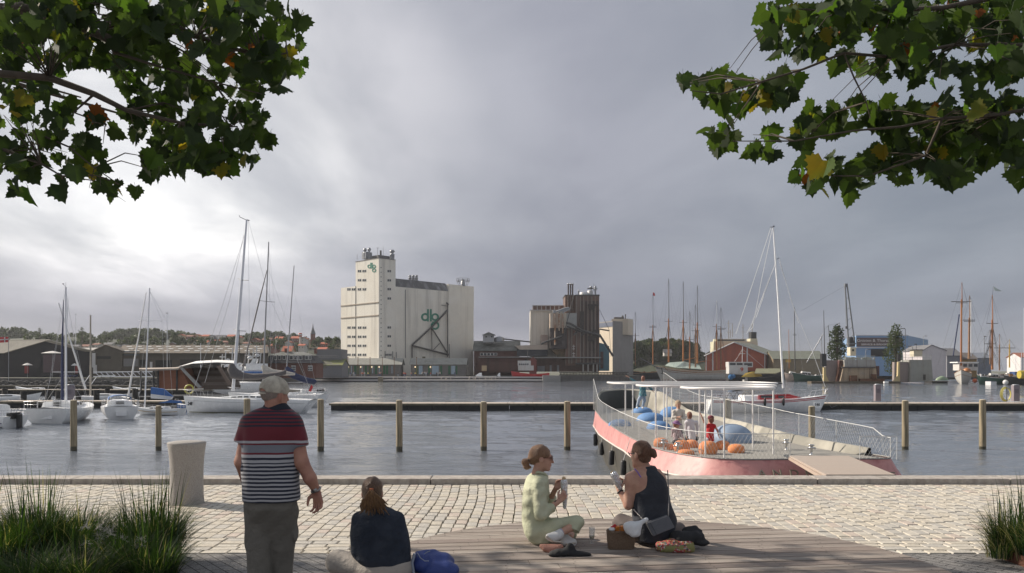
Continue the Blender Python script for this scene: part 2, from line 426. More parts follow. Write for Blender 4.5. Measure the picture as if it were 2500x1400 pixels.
# ---- far land
land_m = pm('shore_ground', (.13,.125,.11), .9, .25, .3, .3, col2=(.09,.11,.05))
stone_m = pm('quay_stone', (.10,.095,.09), .9, .3, .8, .4, streak=((.04,.045,.04), 1.5, .8))
LP = [(-2400,255),(-95,255),(-88,366),(58,366),(64,470),(250,470),(256,360),(2400,360),(2400,3400),(-2400,3400)]
mb = MB(); mb.prism(LP, -6, LAND); struct(mb, 'far_ground', [land_m])
mb = MB()
for i in range(7):
    a, b = Vector((*LP[i], 0)), Vector((*LP[i+1], 0)); d = (b-a).normalized(); nn = Vector((d.y, -d.x, 0))
    L_ = (b-a).length
    mb.hexa([a+Vector((0,0,-5)), b+Vector((0,0,-5)), b-nn*-.6+Vector((0,0,-5)), a+nn*.6+Vector((0,0,-5)),
             a+Vector((0,0,LAND+.05)), b+Vector((0,0,LAND+.05)), b+nn*.6+Vector((0,0,LAND+.05)), a+nn*.6+Vector((0,0,LAND+.05))])
struct(mb, 'far_quay_wall', stone_m)
# ---- hills
def hill(name, pts, y0, depth, mat, z0=LAND-.5):
    """ridge given as (x, height above land) at distance y0, sloping toward the viewer and away"""
    xs = np.linspace(pts[0][0], pts[-1][0], 90); hs = np.interp(xs, [p[0] for p in pts], [p[1] for p in pts])
    rows = 14; vs = []; fs = []
    for j in range(rows):
        t = j/(rows-1); f = math.sin(math.pi*t)**.8
        for i, x in enumerate(xs):
            vs.append((x, y0-depth*.6+depth*1.6*t, z0+(hs[i]+1.2*math.sin(x*.05+j))*f))
    for j in range(rows-1):
        for i in range(len(xs)-1): a = j*90+i; fs.append((a, a+1, a+91, a+90))
    mb = MB(); mb.add(vs, fs, 0, True); return struct(mb, name, mat)
hill_m = pm('hill_grass', (.032,.042,.022), .95, .3, .05, .2, col2=(.025,.034,.018))
hill('hill', [(-620,37),(-430,37),(-330,34),(-240,30),(-150,30),(-100,20),(-60,0)], 800, 420, hill_m)
hill('wooded_hill', [(85,3),(103,20),(118,26),(140,26),(158,19),(172,7),(190,1)], 690, 200, hill_m)
# ---- near quay body, pavers, kerb
concrete = pm('quay_concrete', (.22,.21,.195), .85, .15, 2, .3)
mb = MB(); mb.prism([(-40,-12),(40,-12),(40,13.33),(-40,13.33)], -4.5, -.09); struct(mb, 'quay', concrete)
def grey_pavers():
    global nt
    m = bpy.data.materials.new('grey_concrete_pavers'); m.use_nodes = True; nt = m.node_tree; nt.nodes.clear()
    t = N('ShaderNodeTexCoord').outputs['Object']
    mp = N('ShaderNodeMapping'); mp.inputs['Rotation'].default_value = (0,0,R(52)); L(t, mp.inputs[0])
    br = N('ShaderNodeTexBrick'); L(mp.outputs[0], br.inputs[0]); br.inputs['Scale'].default_value = 1.0
    br.inputs['Brick Width'].default_value = .20; br.inputs['Row Height'].default_value = .10; br.inputs['Mortar Size'].default_value = .006
    br.inputs['Mortar Smooth'].default_value = .4
    br.inputs['Color1'].default_value = (.155,.15,.15,1); br.inputs['Color2'].default_value = (.19,.185,.18,1); br.inputs['Mortar'].default_value = (.02,.02,.018,1)
    sp = noise(t, 160, 3, .8); c = mix('MULTIPLY', 1.0, br.outputs[0], ramp(sp, [(.38, (.35,.35,.36)), (.5, (1,1,1)), (.62, (1.9,1.85,1.8))]))
    p = N('ShaderNodeBsdfPrincipled'); L(c, p.inputs['Base Color']); p.inputs['Roughness'].default_value = .85
    h = mth('ADD', mth('MULTIPLY', br.outputs[1], -1.0), mth('MULTIPLY', sp, .5))
    b = N('ShaderNodeBump'); b.inputs['Distance'].default_value = .006; b.inputs['Strength'].default_value = .8; L(h, b.inputs['Height']); L(b.outputs[0], p.inputs['Normal'])
    o = N('ShaderNodeOutputMaterial'); L(p.outputs[0], o.inputs[0]); return m
mb = MB(); mb.add([(-40,-12,-.004),(40,-12,-.004),(40,8.06,-.004),(-40,8.06,-.004)], [(0,1,2,3)]); struct(mb, 'pavement', grey_pavers())
joint = pm('mossy_joint', (.07,.065,.045), .95, .3, 9, .3, col2=(.06,.085,.02), c2=(.45,.6), c2scale=1.3)
mb = MB(); mb.add([(-40,8.06,-.03),(40,8.06,-.03),(40,12.95,-.03),(-40,12.95,-.03)], [(0,1,2,3)]); struct(mb, 'joint_bed', joint)
def stones():
    tones = [pm('granite_sett_%s' % n, c, .62, .12, 14, .35, bscale=70, col2=c2, c2scale=30) for n, c, c2 in
             (('buff', (.54,.49,.405), (.44,.40,.34)), ('grey', (.47,.44,.39), (.40,.38,.345)), ('rose', (.51,.435,.375), (.44,.375,.32)), ('pale', (.54,.50,.43), (.48,.445,.385)))]
    V = []; F = []; MI = []
    def stone(x0, x1, y0, y1, skew=0.0):
        g = .003+.002*random.random(); x0 += g; x1 -= g; y0 += g*1.6; y1 -= g*1.6
        hh = random.uniform(-.005, .005); c = [random.uniform(-.0035, .0035) for _ in range(8)]
        tx, ty = random.uniform(-.012,.012), random.uniform(-.012,.012)
        o = len(V); us = (0, .04, .5, .96, 1)
        for j, v in enumerate(us):
            for i, u in enumerate(us):
                e = max(abs(u-.5), abs(v-.5))*2
                cx = c[0]*(1-v)+c[1]*v; cy = c[2]*(1-u)+c[3]*u
                rr = .0 if e < .95 else 1
                z = hh*.5 + tx*(u-.5)*(x1-x0)+ty*(v-.5)*(y1-y0) + (.002 if e < .1 else (0 if e < .94 else -.018))
                if rr and (u in (0,1)) and (v in (0,1)):
                    uu = .5+(u-.5)*.93; vv = .5+(v-.5)*.95; z -= .006
                else: uu, vv = u, v
                yy = y0+(y1-y0)*vv+cy
                V.append((x0+(x1-x0)*uu+cx+skew*(yy), yy, z))
        mi = random.choices((0,1,2,3), (4,3,1,3))[0]
        for j in range(4):
            for i in range(4): a = o+j*5+i; F.append((a, a+1, a+6, a+5)); MI.append(mi)
    # long columns running to the water
    x = -15.0
    while x < 15.0:
        wd = random.uniform(.124, .146); y = 8.80-random.random()*.22
        ph = random.random()*6
        while y < 12.93:
            ln = random.uniform(.21, .29); y1 = min(y+ln, 12.94)
            if y1 > 8.80 and y1-max(y, 8.80) > .05:
                dx = .03*math.sin(y*1.3+x*.5)+.002*math.sin(y*9+ph)
                stone(x+dx, x+wd+dx, max(y, 8.80), y1)
            y += ln
        x += wd
    # five courses laid across
    for r in range(5):
        x = -15+random.random()*.2; y = 8.07+r*.146
        while x < 15:
            ln = random.uniform(.20, .28); dy = .006*math.sin(x*1.7+r); stone(x, x+ln, y+dy, y+.146+dy); x += ln
    mb = MB(); mb.add(V, F, 0, False); mb.m = MI
    return struct(mb, 'cobbled_pavement', tones)
stones()
kerb_m = pm('quay_kerb_granite', (.42,.385,.35), .8, .2, 20, .5, bscale=90, col2=(.33,.29,.26), streak=((.13,.12,.10), 6, .5))
mb = MB(); x = -26.0
while x < 26:
    ln = random.uniform(2.4, 3.1)
    mb.hexa([(x+.006,12.94,-.1),(x+ln-.006,12.94,-.1),(x+ln-.006,13.36,-.6),(x+.006,13.36,-.6),
             (x+.006,12.945,.088),(x+ln-.006,12.945,.088),(x+ln-.006,13.36,.092),(x+.006,13.36,.092)]); x += ln
kb = struct(mb, 'quay_kerb', kerb_m); bv = kb.modifiers.new('bevel', 'BEVEL'); bv.width = .012; bv.segments = 2
# ---- timber deck
plank_m = pm('weathered_planks', (.30,.255,.225), .75, .30, 4, .6, bscale=30, stretch=(.25, 6, 1), col2=(.18,.148,.128), c2scale=1.4)
plank_b = pm('weathered_planks_pale', (.38,.33,.29), .75, .26, 4, .6, bscale=30, stretch=(.25, 6, 1), col2=(.24,.20,.17), c2scale=1.4)
plank_c = pm('weathered_planks_brown', (.24,.195,.17), .75, .26, 4, .6, bscale=30, stretch=(.25, 6, 1), col2=(.27,.22,.19), c2scale=1.4)
deck_o = thing('timber_deck', 'round sitting deck of weathered grey brown boards laid into the cobbles', 'deck', (1.22, 7.12, 0))
deck_o.rotation_euler = (0, 0, R(7))
mb = MB(); rad = 2.60; pw = .168; y = -rad
while y < rad:
    yc = max(abs(y), abs(y+pw)); half = math.sqrt(max(rad*rad-min(abs(y), abs(y+pw))**2, 0))
    if half > .15:
        ex = math.sqrt(max(rad*rad-yc*yc, 0)); x = -half
        cutl, cutr = -half, half
        while x < cutr-.01:
            ln = random.uniform(1.5, 2.9); x1 = min(x+ln, cutr)
            if cutr-x1 < .5: x1 = cutr
            z = DECK+random.uniform(-.003, .003)
            la = -ex if x == cutl and ex > .1 else x; lb = -ex if x == cutl and ex > .1 else x
            # outer ends follow the circle
            def xe(s, yy): return s*math.sqrt(max(rad*rad-yy*yy, 0.0001))
            a0 = xe(-1, y+.004) if x == cutl else x+.003; a1 = xe(-1, y+pw-.004) if x == cutl else x+.003
            b0 = xe(1, y+.004) if x1 == cutr else x1-.003; b1 = xe(1, y+pw-.004) if x1 == cutr else x1-.003
            mb.hexa([(a0,y+.007,-.02),(b0,y+.007,-.02),(b1,y+pw-.007,-.02),(a1,y+pw-.007,-.02),
                     (a0,y+.007,z),(b0,y+.007,z),(b1,y+pw-.007,z),(a1,y+pw-.007,z)], random.choices((0,1,2),(4,3,2))[0])
            # screws
            x = x1
    y += pw
mb.v = [(v[0]+1.22, v[1]+7.12, v[2]) for v in mb.v]
mb.build('decking', [plank_m, plank_b, plank_c], deck_o)
mb = MB(); yy = -rad+.084
while yy < rad:
    hx = math.sqrt(max(rad*rad-yy*yy, 0)); xx = -hx+.1
    while xx < hx:
        for s in (-.045,.045): mb.lathe((1.22+xx, 7.12+yy+s, DECK+.003), [(.006,0),(.005,.002)], 6)
        xx += .62
    yy += pw
mb.build('screw', pm('screw_steel', (.08,.07,.065), .5, .1, 5, 0, metal=.6), deck_o)
mb = MB(); mb.lathe((1.22,7.12,0), [(2.52,-.035),(2.52,.012)], 48); mb.build('gap_shade_disc', pm('deck_gap_shade', (.02,.02,.02), .9, .1), deck_o)  # black disc under the boards, shade of the gaps put into its colour
# ---- granite bollard
bo = MB(); b0 = G(456, 1229); bo.lathe(b0, [(.225,0),(.216,.12),(.212,.30),(.214,.48),(.222,.62),(.238,.75),(.250,.815),(.246,.828),(.18,.842),(.0,.85)], 40)
gran = pm('flamed_granite', (.40,.38,.36), .85, .18, 90, .5, bscale=160, col2=(.27,.25,.235), c2scale=90, streak=((.30,.26,.24), 3, .35))
single(bo, 'mooring_bollard', gran, 'waisted pale granite bollard standing on the cobbles left of the man in the cap', 'bollard', b0)
# ---- mooring posts in the water
post_m = pm('weathered_post', (.33,.27,.18), .85, .25, 2.2, .6, bscale=14, stretch=(4,4,.25), streak=((.10,.09,.06), 2.5, .9), col2=(.20,.17,.11), c2scale=1.5)
wet_m = pm('wet_post', (.06,.055,.035), .4, .2, 4, .4)
PO = [(180,978,'mooring post farthest left, in front of the white stern of a sailboat'),
      (387,992,'mooring post between the small sailboat and the granite bollard'),
      (603,975,'mooring post half hidden behind the left shoulder of the man in the cap'),
      (783,976,'mooring post just right of the man in the cap'),
      (975,978,'mooring post standing alone below the left end of the pale grain silo'),
      (1181,982,'mooring post below the gap between the pale silo and the brown mill'),
      (1385,981,'mooring post directly left of the barge'),
      (1777,976,'mooring post seen through the barge net behind the canopy poles'),
      (1982,993,'mooring post seen through the net behind the barge gangway'),
      (2210,979,'mooring post touching the right hand end of the barge net'),
      (2399,977,'rightmost mooring post of the row, standing clear of the barge')]
for i, (px, ty, lb) in enumerate(PO):
    D = 47.0; r = .185 if i not in (1,) else .165
    b = W(px, 905, D); b.z = WZ; lean = random.uniform(-.008, .008)
    t = W(px, ty, D); t.x += lean
    po = thing('mooring_post', 'round timber '+lb, 'post', b, 'mooring posts in the water')
    MB().tube([b+Vector((0,0,.25)), t], [r*1.02, r*.96], 14).build('pile', post_m, po)
    MB().tube([b+Vector((0,0,-1)), b+Vector((0,0,.25))], r*1.01, 14).build('wet_foot', wet_m, po)
    MB().lathe(t, [(r*.96,0),(r*.7,.03),(0,.045)], 14).build('post_top', pm('post_end', (.42,.37,.28), .8, .1), po)
# ---- floating docks (the long one crossing the basin)
dock_top = pm('dock_boards', (.46,.40,.34), .8, .15, 3, .3, stretch=(5,.4,1))
dock_side = pm('dock_fender_board', (.16,.14,.10), .8, .25, 1.2, .4, stretch=(.3,1,3), streak=((.05,.05,.04), 2, .8))
dock_dark = pm('dock_float', (.018,.018,.018), .6, .3)
def pontoon(x0, x1, y0, wd, ztop, label, name='floating_dock', top=dock_top, group=None):
    t = thing(name, label, 'dock', ((x0+x1)/2, y0, WZ), group); mb = MB(); x = x0
    while x < x1:
        e = min(x+2.9, x1); mb.box(((x+e)/2, y0+wd/2, ztop-.05), (e-x-.03, wd, .1)); x += 2.93
    mb.build('deck', top, t)
    MB().box(((x0+x1)/2, y0-.04, ztop-.12), (x1-x0, .08, .22)).box(((x0+x1)/2, y0+wd+.04, ztop-.12), (x1-x0, .08, .22)).build('edge_board', dock_side, t)
    mb = MB(); x = x0+.2
    while x < x1: e = min(x+2.88, x1-.1); mb.box(((x+e)/2, y0+wd/2, (ztop-.15+WZ-.4)/2), (e-x, wd-.25, ztop-.2-WZ+.4)); x += 2.93
    mb.build('float', dock_dark, t)
    mb = MB(); x = x0+1.2
    while x < x1:
        for yy in (y0+.25, y0+wd-.25): MB().tube([(x,yy,ztop),(x+.06,yy,ztop+.16),(x+.45,yy,ztop+.16),(x+.51,yy,ztop)], .025, 5).build('mooring_bar', pm('galvanised', (.35,.36,.37), .4, .1, 5, 0, metal=.8), t)
        x += 3.9
    return t
DZ = EYE-2.1*4.6/2.5   # top of the floating docks
DZ = -1.98
pontoon(-21, 62, 94, 3.6, DZ, 'long floating dock with timber edge crossing the basin behind the row of posts')
# ================================================================== BARGE
BZ = -0.62
def BG(px, py, z=BZ): return G(px, py, z)
barge = thing('play_barge', 'pink hulled barge turned into an open play deck, moored stern first behind the quay', 'barge', (7.2, 34, WZ))
leftp = [(2050,1123.5),(1940,1124.5),(1860,1125.6),(1790,1125.4),(1750,1123.5),(1716,1120),(1690,1116.5),(1660,1112),(1620,1103.5),(1586,1093),(1560,1081),(1536,1069),(1510,1054),(1486,1038),(1468,1024),(1459,1011)]
O = [tuple(BG(*p)[:2]) for p in leftp]
O += [(5.0,49.5),(5.75,51.8),(6.9,53),(8.1,52.8),(9.1,51),(9.8,47.5),(10.15,43.5),(10.2,40),(10.05,36),(9.75,32),(9.55,28.5),(9.75,25.6),(10.1,23.8),(10.50,22.4),(10.42,22.1)]
O = list(reversed(O))   # make counter-clockwise order checked below
area = sum(O[i][0]*O[(i+1)%len(O)][1]-O[(i+1)%len(O)][0]*O[i][1] for i in range(len(O)))
if area < 0: O.reverse()
# resample evenly
def resample(P, step, closed=True):
    out = []; n = len(P)
    for i in range(n if closed else n-1):
        a, b = np.array(P[i]), np.array(P[(i+1)%n]); d = np.linalg.norm(b-a); k = max(1, int(round(d/step)))
        for j in range(k): out.append(a+(b-a)*j/k)
    if not closed: out.append(np.array(P[-1]))
    return np.array(out)
def smooth_ring(P, it=2):
    for _ in range(it): P = .25*np.roll(P, 1, 0)+.5*P+.25*np.roll(P, -1, 0)
    return P
OR = smooth_ring(resample(O, .45), 2)
nO = len(OR); tg = np.roll(OR, -1, 0)-np.roll(OR, 1, 0); tg /= np.linalg.norm(tg, axis=1)[:, None]; ON = np.stack([tg[:,1], -tg[:,0]], 1)
def ring(off, z): return [Vector((OR[i][0]+ON[i][0]*(off(OR[i]) if callable(off) else off), OR[i][1]+ON[i][1]*(off(OR[i]) if callable(off) else off), z(OR[i]) if callable(z) else z)) for i in range(nO)]
flare = lambda p: .12+.26*np.clip((30-p[1])/9, 0, 1)
pinkz = lambda p: BZ-.52-.34*np.clip((p[1]-30)/16, 0, 1)
def bulw(p):   # solid bulwark: high round the bow, a low rounded curb along the right side, none on the left and stern
    x, y = p
    f = float(np.interp(y, [20, 24, 30, 38, 44, 46, 48, 50, 54], [.12, .24, .28, .18, .14, .25, .65, 1.1, 1.28]))
    if x < 7.2: f = float(np.interp(y, [0, 45.5, 48.3, 50.5, 54], [0.03, .03, .75, 1.15, 1.28]))
    if y < 22.9: f = .03
    return f
pink = pm('pink_hull_paint', (.55,.26,.245), .5, .10, 1.5, .1, bscale=6, col2=(.43,.16,.165), c2=(.52,.68), c2scale=2.6, streak=((.36,.13,.14), 4, .5))
pinkb = pm('black_hull_paint', (.045,.042,.036), .6, .25, .8, .2, col2=(.085,.075,.055))
rubm = pm('rub_rail', (.62,.55,.50), .5, .1)
bulo = pm('bulwark_outside', (.045,.05,.05), .6, .2, 1, .15)
buli = pm('bulwark_inside_plaster', (.36,.34,.29), .8, .18, 1.3, .4, col2=(.22,.21,.18))
MB().loft([ring(flare, pinkz), ring(lambda p: .5*flare(p)-.01, lambda p: .5*(BZ+pinkz(p))), ring(0.0, BZ+.02)], cap=(False, False)).build('pink_strake', pink, barge)
MB().loft([ring(lambda p: -.5, WZ-.8), ring(lambda p: -.12, WZ+.2), ring(lambda p: flare(p)-.04, lambda p: pinkz(p)-.02)], cap=(True, False)).build('hull', pinkb, barge)
MB().tube(ring(lambda p: flare(p)+.0, lambda p: pinkz(p)-.01), .035, 6, closed=True).build('rub_rail', rubm, barge)
MB().tube(ring(0.0, BZ+.035), .022, 6, closed=True).build('gunwale', pm('gunwale_grey', (.25,.24,.23), .5, .1), barge)
floor_m = pm('rubber_granulate_deck', (.30,.29,.265), .9, .22, 60, .5, bscale=140, col2=(.21,.20,.185), c2=(.4,.7), c2scale=60)
MB().loft([ring(-.0, BZ-.1), ring(-.02, BZ)], cap=(False, True), smooth=False).build('deck_floor', floor_m, barge)
# bulwark
idx = [i for i in range(nO) if bulw(OR[i]) > .05]
st = max(range(len(idx)), key=lambda k: (idx[k]-idx[k-1]) % nO); idx = idx[st:]+idx[:st]
def bw(off, hf): return [Vector((OR[i][0]+ON[i][0]*off, OR[i][1]+ON[i][1]*off, BZ+hf*bulw(OR[i]))) for i in idx]
for nm, offs, m in (('bulwark', [(-.005,-.05),(-.01,.5),(-.04,.93),(-.12,1.0)], bulo), ('bulwark_lining', [(-.12,1.0),(-.24,.95),(-.36,.6),(-.55,.0)], buli)):
    rows = []
    for (o1, h1) in offs:
        row = []
        for i in idx:
            b = bulw(OR[i]); k = min(1, b/.5)
            row.append(Vector((OR[i][0]+ON[i][0]*o1*k, OR[i][1]+ON[i][1]*o1*k, BZ+(h1*b if h1 >= 0 else h1))))
        rows.append(row)
    if nm == 'bulwark':
        rows2 = rows
    mb = MB(); mb.loft(rows, closed=False, cap=(False, False)); mb.build(nm, m, barge)
# the darker overlay on the lining of the bow, left half
rows = []
for (o1, h1) in ((-.27,.93),(-.385,.6),(-.57,.01)):
    rows.append([Vector((OR[i][0]+ON[i][0]*o1, OR[i][1]+ON[i][1]*o1, BZ+h1*bulw(OR[i])+.004)) for i in idx if OR[i][0] < 8.9 and OR[i][1] > 45])
MB().loft(rows, closed=False, cap=(False, False)).build('dark_lining', bulo, barge)
# net railing
netm = pm('steel_wire_net', (.52,.52,.51), .8, .05, 5, 0, spec=.1)
wire_m = pm('rail_wire', (.60,.60,.59), .6, .05, 5, 0)
def netrun(P, hf, base=None, pitch=.115, name='wire_net'):
    """diamond mesh between a base line and a top line; P list of plan points"""
    Q = resample(P, .05, False); s = np.concatenate([[0], np.cumsum(np.linalg.norm(np.diff(Q, axis=0), axis=1))])
    H = np.array([hf(q) for q in Q]); B = np.array([(base(q) if base else BZ+.04) for q in Q])
    def at(u, h):
        x = np.interp(u, s, Q[:,0]); y = np.interp(u, s, Q[:,1]); return Vector((x, y, np.interp(u, s, B)+h))
    def hh(u): return float(np.interp(u, s, H))
    mb = MB(); Lt = s[-1]; u0 = -2.0
    while u0 < Lt:
        for sg in (1, -1):
            pts = []
            for k in range(0, 40):
                h = k*.06; u = (u0 if sg > 0 else u0+1.0)+sg*h*.58
                if u < 0 or u > Lt: continue
                if h > hh(u): break
                pts.append(at(u, h))
            if len(pts) > 1:
                mb.tube([pts[0], *pts[1:-1:4], pts[-1]], .0030, 3, smooth=False)
        u0 += pitch
    top = [at(u, hh(u)) for u in np.arange(0, Lt, .4)]+[at(Lt, hh(Lt))]
    return mb, top, at, hh, Lt
def rail(P, hf, base=None, posts=2.6, lab=None):
    mb, top, at, hh, Lt = netrun(P, hf, base)
    t = mb.build('wire_net', netm, barge)
    MB().tube(top, .012, 6).build('top_wire', wire_m, barge)
    m2 = MB(); n = max(1, int(round(Lt/posts)))
    for k in range(n+1):
        u = Lt*k/n; m2.tube([at(u, -.02), at(u, hh(u))], .010, 5)
    m2.build('net_stanchion', wire_m, barge)
left_rail = [tuple(BG(x, y)[:2]) for x, y in ((1929,1124.6),(1860,1125.4),(1790,1125.2),(1750,1123.3),(1716,1119.8),(1690,1116.3),(1660,1111.8),(1620,1103.3),(1586,1092.8),(1560,1080.8),(1536,1068.8),(1510,1053.8),(1486,1037.8),(1468,1023.8),(1459.5,1011),(1458,1006))]+[(5.0,50.2)]
rail(left_rail, lambda q: float(np.interp(q[1], [22, 44, 48, 50.3], [.68, .86, 1.05, 1.9])))
rail([tuple(BG(2190,1124.2)[:2]), tuple(BG(2099,1124.4)[:2])], lambda q: .60)
right_rail = [tuple(OR[i]) for i in range(nO) if OR[i][0] > 9.2 and 22.3 < OR[i][1] < 50.5]
right_rail.sort(key=lambda q: q[1])
rail(right_rail, lambda q: float(np.interp(q[1], [22, 26, 34, 44, 50.5], [.52, .68, .80, .95, 1.2])), base=lambda q: BZ+bulw((max(q[0], 7.3), q[1])))
# canopy of three rounded tube frames on poles
white_p = pm('white_powder_coat', (.78,.76,.74), .35, .05, 5, .02)
can = thing('deck_canopy', 'three low white rounded roof frames carried on slender poles over the barge deck', 'canopy', (6.8, 27, BZ))
def frame_ring(x0, x1, y0, y1, z, r=.055, th=.0):
    rr = min((y1-y0)/2, .9); P = []
    for cx, cy, a0 in ((x1-rr, y0+rr, -90), (x1-rr, y1-rr, 0), (x0+rr, y1-rr, 90), (x0+rr, y0+rr, 180)):
        for k in range(7): a = R(a0+15*k); P.append((cx+rr*math.cos(a), cy+rr*math.sin(a), z))
    return P
CZ = 1.30
for nm, x0p, x1p, y0, y1, poles in (('front_roof_frame',1692,1912,22.6,25.0,((1722,1117),(1768,1119.5),(1888,1109),(1838,1096))),
                             ('middle_roof_frame',1576,1913,25.9,28.6,((1601,1087),(1628,1071),(1708,1088))),
                             ('rear_roof_frame',1505,1913,31.2,35.0,((1527,1058),(1545,1046),(1640,1048),(1621,1043),(1738,1050)))):
    x0 = (x0p-1250)*y0/2000; x1 = (x1p-1250)*y0/2000
    P = frame_ring(x0, x1, y0, y1, CZ)
    t = MB().tube(P, .038, 10, closed=True).build('roof_frame', white_p, can)
    for (px, py) in poles:
        b = BG(px, py); MB().tube([b, Vector((b.x, b.y, CZ))], .025, 8).build('pole', white_p, can)
# blue domes, orange poufs
def dome(px, pyb, wpx, hpx, m, name, label, cat, group, soft=1.0):
    b = BG(px, pyb); r = wpx/2*b.y/2000; h = hpx*b.y/2000; b = b+Vector((0, r*.75, 0)); b.z = BZ; r *= 1.03
    mb = MB(); k = 12; prof = []
    for i in range(k+1):
        a = math.pi/2*i/k; prof.append((r*math.cos(a)**soft, h*math.sin(a)))
    mb.lathe(b, prof, 32); return single(mb, name, m, label, cat, b, group)
blue = pm('blue_rubber', (.12,.24,.46), .75, .12, 8, .2, bscale=80); blue2 = pm('grey_blue_rubber', (.25,.33,.45), .6, .12, 2, .2, bscale=60, col2=(.17,.23,.33))
for a in ((1516,1041,55,16,'low blue rubber mound nearest the left rail of the barge'),
          (1571,1009,50,14,'small blue mound under the jumping child at the bow'),
          (1593,1029,68,20,'wide blue mound in the middle of the fore deck'),
          (1645,1019,60,25,'blue mound behind the standing elderly person, partly hidden by poles'),
          (1612,1049,58,20,'blue mound in front of the others, beside the seated child in a hat')):
    dome(*a[:4], blue, 'rubber_mound', a[4], 'play mound', 'blue play mounds on the barge deck', .8)
dome(1797,1082,104,44, blue2, 'large_rubber_mound', 'large grey blue dome behind the child in red', 'play mound', None, .9)
orange = pm('orange_knit', (.72,.26,.10), .85, .15, 30, .6, bscale=70)
def pouf(px, pyb, wpx, hpx, label):
    b = BG(px, pyb); s = b.y/2000; r = wpx/2*s; h = hpx*s; b = b+Vector((0, r*.8, 0)); b.z = BZ
    prof = [(r*.86,0),(r*.97,h*.12),(r,h*.35),(r*.97,h*.55),(r*.86,h*.76),(r*.62,h*.91),(r*.3,h*.985),(0,h)]
    t = thing('pouf', label, 'pouf', b, 'orange poufs on the barge deck'); MB().lathe(b, prof, 28).build('cushion', orange, t)
    MB().lathe(b, [(r*.88,-.0),(r*.9,.02)], 24).build('base_piping', pm('orange_seam', (.50,.16,.06), .9, .1), t)
for a in ((1616,1092,36,22,'orange pouf farthest left, behind a steel bitt'),
          (1638,1099,19,15,'smallest orange pouf, tucked beside the seated child in a hat'),
          (1668,1103,40,27,'tall orange pouf in the left cluster, right of the small one'),
          (1691,1094,34,19,'orange pouf just below the seated child in a white shirt'),
          (1678,1112,41,13,'flat orange pouf nearest the stern rail'),
          (1733,1110,46,32,'biggest orange pouf, below the child in red'),
          (1768,1099,36,22,'orange pouf half hidden behind the biggest one'),
          (1802,1107,41,21,'orange pouf standing alone at the right, on the open deck')):
    pouf(*a)
# twin headed steel bitts
chrome = pm('polished_steel', (.62,.61,.60), .18, .1, 5, .05, metal=1)
for (px, pyb, lb) in ((1620,1098,'polished steel bitt at the far left in front of an orange pouf'),(1655,1105,'polished steel bitt between two orange poufs near the stern rail'),
                  (1920,1097,'polished steel bitt behind the head of the gangway, the farther of two'),(1981,1110,'polished steel bitt right at the top end of the gangway')):
    b = BG(px, pyb); s = b.y/2000; h = (25 if px > 1900 else 26)*s
    mb = MB(); mb.lathe(b, [(.05,0),(.035,h*.1),(.032,h*.45),(.05,h*.55),(.085,h*.62),(.09,h*.68),(.05,h*.75),(.045,h*.80),(.085,h*.87),(.095,h*.93),(.07,h*.98),(0,h)], 16)
    mb.ball(b+Vector((-.10,0,h*.60)), .035, 8); mb.ball(b+Vector((.10,0,h*.60)), .035, 8)
    single(mb, 'mooring_bitt', chrome, lb, 'bitt', b, 'steel bitts on the barge')
# fenders
rub = pm('black_rubber', (.03,.03,.033), .55, .2, 6, .1)
for k, (px, y0, y1, wd) in enumerate(((1454,1060,1089,10),(1469,1080,1112,11),(1493,1100,1136,13),(1522,1124,1162,14))):
    D = (46.5, 39.5, 33.7, 29.3)[k]; xh = min(OR, key=lambda q: abs(q[1]-D)+(100 if q[0] > 7 else 0)); a, b = W(px, y0, D), W(px, y1, D)
    r = wd/2*D/2000*1.05; L_ = (a-b).length
    t = thing('fender', 'black cylinder fender on the barge hull, %s' % ('farthest, at the bow','second from the bow','third from the bow','nearest, left of the bun of the dark woman')[k], 'fender', b, 'fenders along the barge')
    MB().lathe(b, [(r*.3,0),(r*.8,L_*.03),(r,L_*.09),(r,L_*.91),(r*.8,L_*.97),(r*.3,L_)], 14).build('body', rub, t)
    MB().tube([a, (xh[0]+.02, D, BZ+.05)], .012, 4).build('rope', wire_m, t)
# gangway
plk = pm('gangway_boards', (.46,.395,.34), .7, .08, 3, .25, stretch=(.4,8,1), col2=(.46,.37,.31), c2scale=1.2)
gw = thing('gangway', 'pale timber gangway running from the quay kerb up to the barge deck', 'gangway', (7, 18, 0))
A0, A1 = Vector((5.10,13.30,.11)), Vector((6.22,13.30,.11)); B0, B1 = Vector((7.38,21.75,-.46)), Vector((8.92,21.75,-.46))
mb = MB(); n = 56
for k in range(n):
    t0, t1 = k/n+.003, (k+1)/n-.0006
    q = [A0.lerp(B0, t0), A1.lerp(B1, t0), A1.lerp(B1, t1), A0.lerp(B0, t1)]; mb.slab(q, .04)
mb.build('deck_boards', plk, gw)
stg = pm('gangway_stringer', (.40,.31,.25), .7, .1)
mb = MB()
for a, b in ((A0, B0), (A1, B1)):
    mb.hexa([a+Vector((-.04,0,-.10)), a+Vector((.02,0,-.10)), b+Vector((.02,0,-.11)), b+Vector((-.04,0,-.11)), a+Vector((-.04,0,-.045)), a+Vector((.02,0,-.045)), b+Vector((.02,0,-.045)), b+Vector((-.04,0,-.045))])
mb.build('stringer', stg, gw)
# raised name letters on the stern
let = pm('raised_letters_bronze', (.30,.27,.21), .45, .1, 5, .1, metal=.3)
for ch, px in (('A',1851),('N',1889),('D',1931),('R',1969)):
    p = W(px, 1163.5, 21.66); wdt = 20*21.7/2000
    lettering(ch, p, (1,0,0), Vector((0,.30,.52)), wdt, .185, let, barge, 'raised_letter', .02)
lettering('S', W(2170, 1163.5, 21.66), (1,0,0), Vector((0,.30,.52)), .2, .12, let, barge, 'raised_letter', .02)
